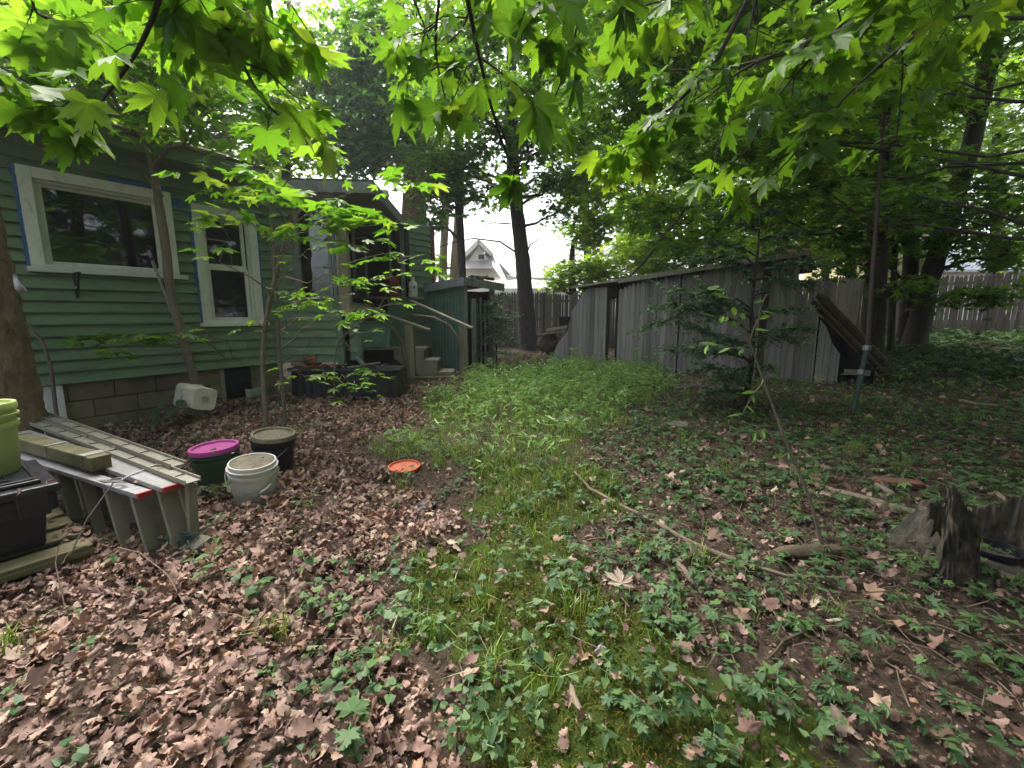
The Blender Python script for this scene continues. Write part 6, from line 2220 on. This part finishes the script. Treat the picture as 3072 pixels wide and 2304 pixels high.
# trees added out of view to shade the yard and show in the panes
for k, (x, y, h_, rx_) in enumerate(((7.5, 1.0, 7.0, 2.6), (6.0, -3.5, 7.0, 2.8), (10.5, 5.0, 7.0, 2.4), (2.5, -6.5, 7.5, 3.0), (11, -2, 7.5, 3.0), (3.6, -2.6, 6.5, 2.4), (-.6, -8.5, 8, 3.0), (8.8, 3.4, 6.5, 2.0))):
    lab = ['shading maple at the right of the yard nearest the stump', 'shading maple behind the camera at the right', 'shading maple in line with the picket fence', 'shading maple straight behind the camera', 'shading maple far out at the right', 'shading maple just behind the camera at the right', 'shading maple far behind the camera at the left', 'shading maple at the right edge level with the pole'][k]
    z = gzf(x, y)
    tree('maple_tree', lab, [Vector((x, y, z)), Vector((x + .1, y, h_ * .4)), Vector((x - .1, y, h_ * .7)), Vector((x, y, h_))], [.2, .17, .14, .08], MAT['bark_dark'],
         [((x + random.uniform(-1, 1) * rx_ * .5, y + random.uniform(-1, 1) * rx_ * .5, h_ * f), (rx_, rx_, 1.1), 60) for f in (.35, .5, .68, .85, 1.0)], LEAF['right'], MAPLE_LO, 13, .6, .2, group='shading maples round the yard')
# ------------------------------------------------------------------ what covers the ground
def in_view(x, y, pad=.9):
    lim = (np.asarray(y) * 1.17 + pad)
    return (np.abs(x) < lim)


BLOCK = [  # footprints nothing grows through: house, tub, shed, lean-to
    [tuple((fp(-4.5, .02, 0)).xy), tuple((fp(TC, .02, 0)).xy), tuple(ppt(1.2, -.0, 0).xy), (-1.1, 8.2), (-1.1, 9.1), (-1.1, 9.8), tuple((K + U1 * 2).xy), (-9, 16), (-12, 6)],
    [tuple(lpt(0, -.02, 0).xy), tuple(lpt(sx(2528), -.02, 0).xy), tuple(lpt(sx(2528), -1.5, 0).xy), tuple(lpt(0, -1.5, 0).xy)],
    [tuple((o - TA * 1.2).xy), tuple(o.xy), tuple((o + TB * 1.0).xy), tuple((o - TA * 1.2 + TB * 1.0).xy)],
]
BUCK = [(o_.location.x, o_.location.y, .17) for o_ in bpy.data.objects if o_.name.startswith('bucket') and o_.type == 'EMPTY'] + [(on(1213, 1404).x, on(1213, 1404).y, .15)]


def free(x, y):
    ok = np.ones(len(x), bool)
    for poly in BLOCK:
        ok &= ~inpoly(x, y, poly)
    for bx, by, br in BUCK:
        ok &= (x - bx) ** 2 + (y - by) ** 2 > br * br
    return ok


def scatter(dens, y0, y1, weight, pad=.9):
    """random points, dens(y) per square metre, thinned by weight(x, y) in 0..1"""
    xs, ys = [], []
    y = y0
    while y < y1:
        h_ = .5
        w = 2 * ((y + h_) * 1.17 + pad)
        n = rng.poisson(dens(y) * w * h_)
        xs.append(rng.uniform(-w / 2, w / 2, n))
        ys.append(rng.uniform(y, y + h_, n))
        y += h_
    x, y = np.concatenate(xs), np.concatenate(ys)
    k = in_view(x, y, pad) & (rng.random(len(x)) < weight(x, y))
    x, y = x[k], y[k]
    k = free(x, y)
    return x[k], y[k]


def wp(poly):
    def f(x, y):
        a, b = wavy(x, y)
        return inpoly(a, b, poly)
    return f


inL, inM, inG, inB = wp(Z_LITTER), wp(Z_MOSS), wp(Z_GRASS), wp(Z_BACK)
RGT = gpoly([(2500, 2500), (2150, 2000), (1880, 1760), (1760, 1600), (1720, 1400), (1850, 1270), (2010, 1180), (2300, 1130)]) + [(9, 9), (12, 8), (12, -1)]
inR = wp(RGT)


def clump(x, y, s=1.3, ph=0.0):
    return .5 + .5 * np.sin(x * 2.3 * s + 1.7 * np.sin(y * 1.9 * s + ph)) * np.sin(y * 2.7 * s + 1.3 * np.sin(x * 2.1 * s + 1 + ph))


# dead leaves
def w_lit(x, y):
    return np.where(inL(x, y), np.where(inG(x, y), .25, 1.0), np.where(inG(x, y), .04, np.where(inM(x, y), .055, np.where(inB(x, y), .8, .06 + .10 * clump(x, y, 1.5)))))


x, y = scatter(lambda q: 1600 if q < 2.5 else (1250 if q < 4 else (700 if q < 7 else 300)), .6, 13.5, w_lit)
n = len(x)
N = np.stack([rng.normal(0, .72, n), rng.normal(0, .72, n), np.ones(n)], 1)
a = rng.uniform(0, 6.283, n)
S = np.clip(.027 * np.exp(rng.normal(0, .42, n)), .010, .066) * np.where(y > 6, 1.3, 1.0)
z = gz(x, y) + rng.random(n) ** 1.5 * .055 + .005
# some have come to rest on the things that stand about
ex = []
for k in range(34):
    ex.append((random.uniform(x0 + .1, x1 - .1), random.uniform(y0 + .12, y1 - .1), ZT + .01))
for k in range(26):
    ex.append((random.uniform(-2.9, -1.7), random.uniform(8.3, 8.65), .72))
for k in range(22):
    q = K + U2 * random.uniform(0, L2) + U1 * random.uniform(0, L1)
    ex.append((q.x, q.y, ZS + .03))
for k in range(16):
    q = o - TA * random.uniform(0, .1) + TB * random.uniform(0, .6)
    ex.append((q.x, q.y, gp + .115))
for px_, py_, h_ in ((700, 1360, .345), (640, 1350, .345), (740, 1372, .325), (790, 1376, .325), (835, 1312, .36), (800, 1318, .36), (60, 1480, .50), (110, 1440, .50), (150, 1450, .50), (470, 1395, .46), (330, 1345, .48), (410, 1450, .40), (250, 1320, .47)):
    d_ = Vector(ray(px_, py_))
    s_ = (h_ - H) / d_.z
    ex.append((d_.x * s_, d_.y * s_, h_ + .008))
for k in range(40):
    q = fp(random.uniform(-2, TC), random.uniform(.03, .16), 0)
    ex.append((q.x, q.y, gzf(q.x, q.y) + random.uniform(.02, .07)))
ex = np.array(ex)
x, y, z = np.concatenate([x, ex[:, 0]]), np.concatenate([y, ex[:, 1]]), np.concatenate([z, ex[:, 2]])
N = np.concatenate([N, np.stack([rng.normal(0, .2, len(ex)), rng.normal(0, .2, len(ex)), np.ones(len(ex))], 1)])
a = np.concatenate([a, rng.uniform(0, 6.283, len(ex))])
S = np.concatenate([S, rng.uniform(.02, .045, len(ex))])
n = len(x)
DL = np.stack([np.cos(a), np.sin(a), rng.normal(0, .2, n)], 1)
PL = np.stack([x, y, z], 1)
k1 = rng.random(n) < .38
k2 = ~k1
V1, F1, r1 = leaf_arrays(PL[k1], N[k1], DL[k1], S[k1] * 1.2, DEAD, None, 1.15)
V2, F2, r2 = leaf_arrays(PL[k2], N[k2], DL[k2], S[k2] * 1.1, DEAD_ROUND, None, 1.3)
o_ = fast_mesh('leaf_litter', np.concatenate([V1, V2]), np.concatenate([F1, F2 + len(V1)]), LEAF['litter'], None, np.concatenate([r1, r2]), True)
a_ = o_.data.attributes.new('vein', 'FLOAT', 'POINT')
a_.data.foreach_set('value', np.concatenate([np.tile(DEAD[2], k1.sum()), np.zeros(len(V2))]).astype(np.float32))
o_['kind'] = 'stuff'
o_['label'] = 'brown dead maple leaves covering the ground'

# broken bits of leaf and bark between them
x, y = scatter(lambda q: 1500 if q < 3 else (800 if q < 5 else 300), .7, 9, lambda x, y: np.where(inL(x, y), .35, np.where(inM(x, y), .22, np.where(inG(x, y), .12, .75))), .3)
n = len(x)
a = rng.uniform(0, 6.283, n)
V, FF, rnd = leaf_arrays(np.stack([x, y, gz(x, y) + .002 + rng.random(n) * .008], 1), np.stack([rng.normal(0, .5, n), rng.normal(0, .5, n), np.ones(n)], 1), np.stack([np.cos(a), np.sin(a), np.zeros(n)], 1), np.clip(rng.normal(.014, .006, n), .004, .03), CHIP, None, 1.0)
fast_mesh('leaf_crumbs', V, FF, LEAF['litter'], None, rnd * .42)['kind'] = 'stuff'

# grass blades
def blades(x, y, h, w, mat, name, lean=.5):
    n = len(x)
    a = rng.uniform(0, 6.283, n)
    hh = h * np.clip(rng.normal(1, .35, n), .3, 2)
    lx, ly = rng.normal(0, lean, n), rng.normal(0, lean, n)
    z = gz(x, y)
    wx_, wy_ = np.cos(a) * w / 2, np.sin(a) * w / 2
    b0 = np.stack([x - wx_, y - wy_, z - .01], 1)
    b1 = np.stack([x + wx_, y + wy_, z - .01], 1)
    m0 = np.stack([x - wx_ * .8 + lx * hh * .3, y - wy_ * .8 + ly * hh * .3, z + hh * .55], 1)
    m1 = np.stack([x + wx_ * .8 + lx * hh * .3, y + wy_ * .8 + ly * hh * .3, z + hh * .55], 1)
    tp_ = np.stack([x + lx * hh, y + ly * hh, z + hh * (.95 - .3 * np.hypot(lx, ly))], 1)
    V = np.stack([b0, b1, m0, m1, tp_], 1).reshape(-1, 3)
    F_ = np.array([(0, 1, 3), (0, 3, 2), (2, 3, 4)])[None] + (np.arange(n) * 5)[:, None, None]
    return fast_mesh(name, V, F_.reshape(-1, 3), mat, None, np.repeat(rng.random(n), 5))


x, y = scatter(lambda q: 900 if q < 4 else (700 if q < 7 else 420), 1.5, 11, lambda x, y: np.where(inG(x, y), .35 + .65 * clump(x, y, 1.1), np.where(inM(x, y), .30 * clump(x, y, 2) ** 2, .012 * (~inL(x, y)))))
# denser tufts here and there
tx_, ty_ = scatter(lambda q: 9 if q < 5 else 6, 1.3, 9, lambda x, y: np.where(inG(x, y), 1.0, np.where(inM(x, y), .5, np.where(inL(x, y), .05, .18))))
tn = rng.integers(14, 46, len(tx_))
ix_ = np.repeat(np.arange(len(tx_)), tn)
x = np.concatenate([x, tx_[ix_] + rng.normal(0, .035, len(ix_))])
y = np.concatenate([y, ty_[ix_] + rng.normal(0, .035, len(ix_))])
blades(x, y, .105, .006, LEAF['grass'], 'grass')['kind'] = 'stuff'
x, y = scatter(lambda q: 7500 if q < 2 else (4500 if q < 3 else 2000), .8, 5.5, lambda x, y: np.where(inM(x, y), clump(x, y, 1.6, 1) ** .6, np.where(inG(x, y), .25, 0)) * 1.0, .4)
blades(x, y, .012, .006, LEAF['moss'], 'moss', 1.1)['kind'] = 'stuff'

# low seedlings too many to count, thickest on the right
def cover(x, y, size, hgt, leaf, tmpl, name, per=3, tilt=.3, label=None):
    n = len(x)
    idx = np.repeat(np.arange(n), per)
    k = len(idx)
    a = rng.uniform(0, 6.283, k)
    hh = (hgt * np.clip(rng.normal(1, .4, n), .2, 2))[idx]
    off = rng.uniform(.1, .7, k) * size
    X = x[idx] + np.cos(a) * off
    Y = y[idx] + np.sin(a) * off
    Z = gz(x, y)[idx] + hh * rng.uniform(.7, 1.1, k)
    return build_leaves(name, LEAF[leaf], None, np.stack([X, Y, Z], 1), np.stack([rng.normal(0, tilt, k), rng.normal(0, tilt, k), np.ones(k)], 1), np.stack([np.cos(a), np.sin(a), -.25 * np.ones(k)], 1), size * np.clip(rng.normal(1, .3, k), .4, 1.7), tmpl)


x, y = scatter(lambda q: 170 if q < 3 else (230 if q < 6 else 150), 1.2, 13, lambda x, y: np.where(inR(x, y), .38 + .62 * clump(x, y, 1.2, 2) ** 1.5 * (.65 + .35 * smooth(1.6, 4.5, y)), 0))
o_ = cover(x, y, .038, .045, 'seedling', MAPLE_LO, 'maple_seedlings', 3)
o_['kind'] = 'stuff'
x, y = scatter(lambda q: 130 if q < 4 else 110, 1.0, 12.5, lambda x, y: np.where(inR(x, y), .5 * clump(x, y, 1.7), np.where(inG(x, y), .7, np.where(inM(x, y), .22, np.where(inL(x, y), .05 + .06 * clump(x, y, 1.1, 4), .3)))))
o_ = cover(x, y, .036, .045, 'seedling', OVATE, 'ground_cover', 4)
o_['kind'] = 'stuff'
x, y = scatter(lambda q: 110, 3.5, 11, lambda x, y: np.where(inG(x, y), .25 + .75 * smooth(4.5, 7.5, y), np.where(inR(x, y), .12 * smooth(6, 9, y), 0)))
o_ = cover(x, y, .085, .17, 'weed', SLIM, 'weed_patch', 5, .5)
o_['kind'] = 'stuff'
# taller undergrowth along the right fence
x, y = scatter(lambda q: 46, 7.5, 13, lambda x, y: smooth(5.5, 8.5, x) * (.4 + .6 * clump(x, y, .9)))
o_ = cover(x, y, .075, .2, 'seedling', MAPLE_LO, 'undergrowth', 7, .4)
o_['kind'] = 'stuff'

# twigs on the bare soil
m = MB()
x, y = scatter(lambda q: 70 if q < 4 else 40, 1.3, 8, lambda x, y: np.where(inR(x, y), .9, np.where(inL(x, y), .22, .15)))
for px, py in zip(x, y):
    a = random.random() * 6.283
    ln = random.uniform(.04, .22)
    z = gzf(px, py) + .012
    p = Vector((px, py, z))
    q = p + Vector((math.cos(a) * ln, math.sin(a) * ln, random.gauss(.01, .015)))
    m.tube([p, p.lerp(q, .5) + Vector((random.gauss(0, .012), random.gauss(0, .012), .008)), q], [.0035, .003, .0015], 4)
m.build('twig_litter', MAT['stick'])['kind'] = 'stuff'


# ------------------------------------------------------------------ plants one can point to
def copy_thing(root, loc, rot, sc):
    r = root.copy()
    COL.objects.link(r)
    r.location = loc
    r.rotation_euler = (0, 0, rot)
    r.scale = (sc, sc, sc)
    for ch in root.children:
        c = ch.copy()
        COL.objects.link(c)
        c.parent = r
    return r


def proto_weed(seed, h_):
    random.seed(seed)
    t = thing('tall_weed', 'tall leafy weed with whorls of narrow leaves standing in the sunlit grass', 'weed', (0, 0, 0), 'tall weeds in the grass before the lean-to')
    m = MB()
    pts = [Vector((0, 0, -.02)), Vector((random.gauss(0, .01), random.gauss(0, .01), h_ * .5)), Vector((random.gauss(0, .03), random.gauss(0, .03), h_))]
    m.tube(pts, [.005, .004, .002], 5)
    P, N, D, S = [], [], [], []
    k = 0
    z = .08
    while z < h_:
        f = z / h_
        p = pts[0].lerp(pts[1], f * 2) if f < .5 else pts[1].lerp(pts[2], f * 2 - 1)
        for j in range(3 if f < .8 else 4):
            a = k * 1.1 + j * 6.283 / 3 + random.gauss(0, .2)
            up = .5 if f > .85 else .1
            P.append(tuple(p))
            D.append((math.cos(a), math.sin(a), up))
            N.append((-math.cos(a) * up + random.gauss(0, .15), -math.sin(a) * up + random.gauss(0, .15), 1))
            S.append(random.uniform(.09, .13) * (1.1 - .35 * f))
        z += .045 * (1.2 - .6 * f)
        k += 1
    m.build('stem', LEAF['weed'], t)
    build_leaves('leaves', LEAF['weed'], t, P, N, D, S, SLIM, np.random.default_rng(seed).normal(1.6, .5, len(P)))
    return t


prot = [proto_weed(s, h_) for s, h_ in ((1, .50), (2, .42), (3, .34))]
spots = [(1718, 1140, 0, 1.25), (1600, 1130, 1, 1), (1660, 1125, 1, 1.1), (1735, 1150, 1, 1), (1765, 1140, 1, 1), (1905, 1118, 0, 1.05), (1470, 1132, 1, .9), (1540, 1165, 2, 1), (1575, 1150, 1, 1), (1640, 1165, 2, 1.1), (1690, 1170, 1, .9), (1750, 1185, 2, 1.1), (1800, 1160, 1, .9), (1850, 1150, 2, 1.1), (1880, 1180, 2, 1), (1820, 1195, 2, .9), (1500, 1190, 2, .8), (1600, 1200, 2, .9), (1700, 1215, 2, .9), (1770, 1225, 2, .8), (1945, 1150, 2, .9), (1560, 1110, 2, 1.0), (1420, 1150, 2, .8), (1655, 1195, 2, .9), (1725, 1250, 2, .7), (1550, 1230, 2, .7), (1640, 1245, 2, .7), (1475, 1240, 2, .6), (1590, 1275, 2, .6), (1690, 1290, 2, .6)]
random.seed(5)
used = [0, 0, 0]
for px, py, k, sc in spots:
    p = gnd(px, py)
    if not used[k]:
        used[k] = 1
        prot[k].location = p
        prot[k].scale = (sc, sc, sc)
    else:
        copy_thing(prot[k], p, random.random() * 6.28, sc)


def proto_seedling(kind, seed):
    random.seed(seed)
    if kind == 'heart':
        t = thing('broadleaf_seedling', 'small seedling with broad pointed leaves rising from the dead leaves or moss', 'seedling', (0, 0, 0), 'broad-leaved seedlings in the foreground')
    else:
        t = thing('maple_seedling', 'small maple seedling with lobed leaves rising from the soil or dead leaves', 'seedling', (0, 0, 0), 'maple seedlings in the foreground')
    m = MB()
    P, N, D, S = [], [], [], []
    h_ = random.uniform(.05, .09)
    m.tube([(0, 0, -.02), (random.gauss(0, .008), random.gauss(0, .008), h_ * .6), (0, 0, h_)], [.0022, .002, .0015], 4)
    lv = [(h_, random.uniform(0, 6), .040), (h_ * .72, random.uniform(0, 6), .036)] if kind == 'heart' else [(h_, random.uniform(0, 6), .046), (h_ * .8, random.uniform(0, 6), .038)]
    if random.random() < .5:
        lv.append((h_ * .45, random.uniform(0, 6), .03))
    for z, a0, s in lv:
        for j in range(2):
            a = a0 + math.pi * j + random.gauss(0, .3)
            ln = random.uniform(.015, .04)
            e = Vector((math.cos(a) * ln, math.sin(a) * ln, z + .012))
            m.tube([(0, 0, z), tuple(e)], .0012, 3)
            P.append(tuple(e))
            D.append((math.cos(a), math.sin(a), -.2))
            N.append((random.gauss(0, .25), random.gauss(0, .25), 1))
            S.append(s * random.uniform(.75, 1.2))
    m.build('stem', LEAF['weed'], t)
    T = OVATE if kind == 'heart' else MAPLE_HI
    if kind == 'heart':
        T = (OVATE[0] * np.array([1.55, 1, 1]), OVATE[1])
    build_leaves('leaves', LEAF['seedling'], t, P, N, D, S, T, smooth=True)
    return t


hearts = [proto_seedling('heart', s) for s in (11, 12, 13, 14, 15, 16, 17, 18)]
maples = [proto_seedling('maple', s) for s in (21, 22, 23, 24, 25, 26)]
random.seed(9)
first = set()


def plant(lst, px, py, sc):
    p = gnd(px, py)
    if not bool(free(np.array([p.x]), np.array([p.y]))[0]):
        return
    k = random.randrange(len(lst))
    r = random.random() * 6.28
    if lst[k].name not in first:
        first.add(lst[k].name)
        lst[k].location = p
        lst[k].rotation_euler = (0, 0, r)
        lst[k].scale = (sc,) * 3
    else:
        copy_thing(lst[k], p, r, sc)


def clumps(lst, n, x0, x1, y0, y1, s0, s1, per=5, spread=60):
    k = 0
    while k < n:
        cx, cy = random.uniform(x0, x1), random.uniform(y0, y1)
        for _ in range(random.randint(1, per)):
            plant(lst, cx + random.gauss(0, spread), min(2290, cy + random.gauss(0, spread * .6)), random.uniform(s0, s1))
            k += 1


clumps(hearts, 84, 930, 1600, 1600, 2290, .5, 1.15, 4, 90)
clumps(hearts, 50, 1450, 2450, 1650, 2300, .45, 1.05, 3, 70)
clumps(hearts, 12, 600, 1250, 1380, 1800, .6, 1.2, 3, 40)
clumps(maples, 80, 1900, 3060, 1400, 2280, .4, 1.0, 4, 90)
clumps(maples, 36, 1650, 2250, 1420, 1900, .5, 1.0, 6, 60)
for px, py, sc in ((770, 1800, 1.4), (920, 1720, 1.2), (780, 1790, 1.1), (640, 1500, 1.5), (690, 1490, 1.4), (570, 1330, 1.2), (600, 1335, 1.1), (1060, 2270, 1.5), (960, 1830, 1.2), (240, 2290, 1.0)):
    plant(maples if px in (640, 690, 1060) else hearts, px, py, sc)
for lst in (hearts, maples):
    for o_ in lst:
        if o_.name not in first:
            p = gnd(1500, 1900)
            o_.location = p

# round grey-green vine leaves at the foundation
p = gnd(470, 1275)
t = thing('vine_plant', 'small vine with round grey-green leaves at the foot of the foundation', 'plant', tuple(p))
m = MB()
P, N, D, S = [], [], [], []
for k, (px, py) in enumerate(((470, 1247), (470, 1275), (520, 1236), (490, 1218), (545, 1210))):
    e = at(px, py, p.y - .1)
    m.tube([p, p.lerp(e, .6) + UP * .06, e], .003, 4)
    P.append(tuple(e + UP * .03))
    D.append((random.gauss(0, .4), -1, -.6))
    N.append((0, -.6, 1))
    S.append(.11)
m.build('stem', LEAF['weed'], t)
build_leaves('leaves', LEAF['seedling'], t, P, N, D, S, (OVATE[0] * np.array([1.8, 1, 1]), OVATE[1]))

# the fresh pale leaf lying on the bark
e = gnd(1862, 1790)
o_ = build_leaves('pale_leaf', LEAF['litter'], None, [(e.x, e.y, e.z + .07)], [(.1, -.6, .8)], [(.1, .6, .6)], [.085], MAPLE_HI, np.array([.8]))
o_.data.attributes['rnd'].data.foreach_set('value', np.full(len(o_.data.vertices), 1.0, np.float32))
tag(o_, 'single large pale dead leaf standing up among twigs on the moss', 'leaf')

# long curved stems over the litter
tag(MB().tube([gnd(290, 1795) + UP * .02, gnd(310, 1745) + UP * .12, gnd(370, 1730) + UP * .16, gnd(430, 1740) + UP * .15, gnd(510, 1780) + UP * .1, gnd(590, 1890) + UP * .02], [.002, .003, .003, .003, .0025, .002], 5).build('arched_stem', MAT['stick'], smooth=True), 'thin dead stem arching over the dead leaves in front of the pallet', 'stem')
tag(MB().tube([gnd(196, 1830) + UP * .01, at(166, 1690, 2.0), at(175, 1640, 2.05), at(215, 1585, 2.1)], [.003, .003, .0025, .002], 5).build('thin_stem', MAT['stick'], smooth=True), 'thin pale stem standing up before the black tote', 'stem')

# ------------------------------------------------------------------ light, sky, camera
HAZE = .0014
SUN_EL, SUN_AZ = R(62), R(-32)      # azimuth measured from straight ahead, clockwise
w = bpy.data.worlds.new('World')
scene.world = w
w.use_nodes = True
nt = w.node_tree
nt.nodes.clear()
sk = nt.nodes.new('ShaderNodeTexSky')
sk.sky_type = 'NISHITA'
sk.sun_disc = False
sk.sun_elevation = SUN_EL
sk.sun_rotation = SUN_AZ
sk.air_density = 1.0
sk.dust_density = 6.0
sk.ozone_density = .6
bg = nt.nodes.new('ShaderNodeBackground')
bg.inputs['Strength'].default_value = .15
ow = nt.nodes.new('ShaderNodeOutputWorld')
hs_ = nt.nodes.new('ShaderNodeHueSaturation')      # thin cloud greys the blue
hs_.inputs['Saturation'].default_value = .45
nt.links.new(sk.outputs[0], hs_.inputs['Color'])
nt.links.new(hs_.outputs[0], bg.inputs[0])
nt.links.new(bg.outputs[0], ow.inputs[0])

sd_ = Vector((math.sin(SUN_AZ) * math.cos(SUN_EL), math.cos(SUN_AZ) * math.cos(SUN_EL), math.sin(SUN_EL)))
su = bpy.data.lights.new('sun', 'SUN')
su.energy = 2.0
su.angle = R(40)
su.color = (1, .96, .9)
so = bpy.data.objects.new('sun', su)
COL.objects.link(so)
so.rotation_euler = (-sd_).to_track_quat('-Z', 'Y').to_euler()

cam = bpy.data.cameras.new('camera')
cam.sensor_width = 36
cam.lens = 36 * F / 3072
cam.clip_start = .02
cam.clip_end = 600
co = bpy.data.objects.new('camera', cam)
COL.objects.link(co)
co.location = (0, 0, H)
co.rotation_euler = (math.pi / 2 - PITCH, 0, 0)
scene.camera = co

# thin even haze added to soften contrast and veil the distance
m_, nt_, out_ = nodes('moist_air')
pv = nt_.nodes.new('ShaderNodeVolumePrincipled')
pv.inputs['Color'].default_value = (.86, .92, .96, 1)
pv.inputs['Density'].default_value = HAZE
pv.inputs['Anisotropy'].default_value = .3
nt_.links.new(pv.outputs[0], out_.inputs['Volume'])
hz = MB().obox((-140, -100, -3), (280, 0, 0), (0, 285, 0), (0, 0, 33)).build('haze', m_)
hz['kind'] = 'stuff'

vs_ = scene.view_settings
vs_.view_transform = 'Standard'
vs_.look = 'None'
vs_.gamma = 1
vs_.exposure = 1.95
scene.render.engine = 'CYCLES'
cy = scene.cycles
cy.max_bounces = 8
cy.diffuse_bounces = 4
cy.glossy_bounces = 3
cy.transmission_bounces = 6
cy.transparent_max_bounces = 8
cy.sample_clamp_indirect = 6
cy.caustics_reflective = False
cy.caustics_refractive = False
cy.use_denoising = True
try:
    cy.denoiser = 'OPENIMAGEDENOISE'
    cy.denoising_input_passes = 'RGB_ALBEDO_NORMAL'
    cy.denoising_prefilter = 'ACCURATE'
except Exception:
    pass
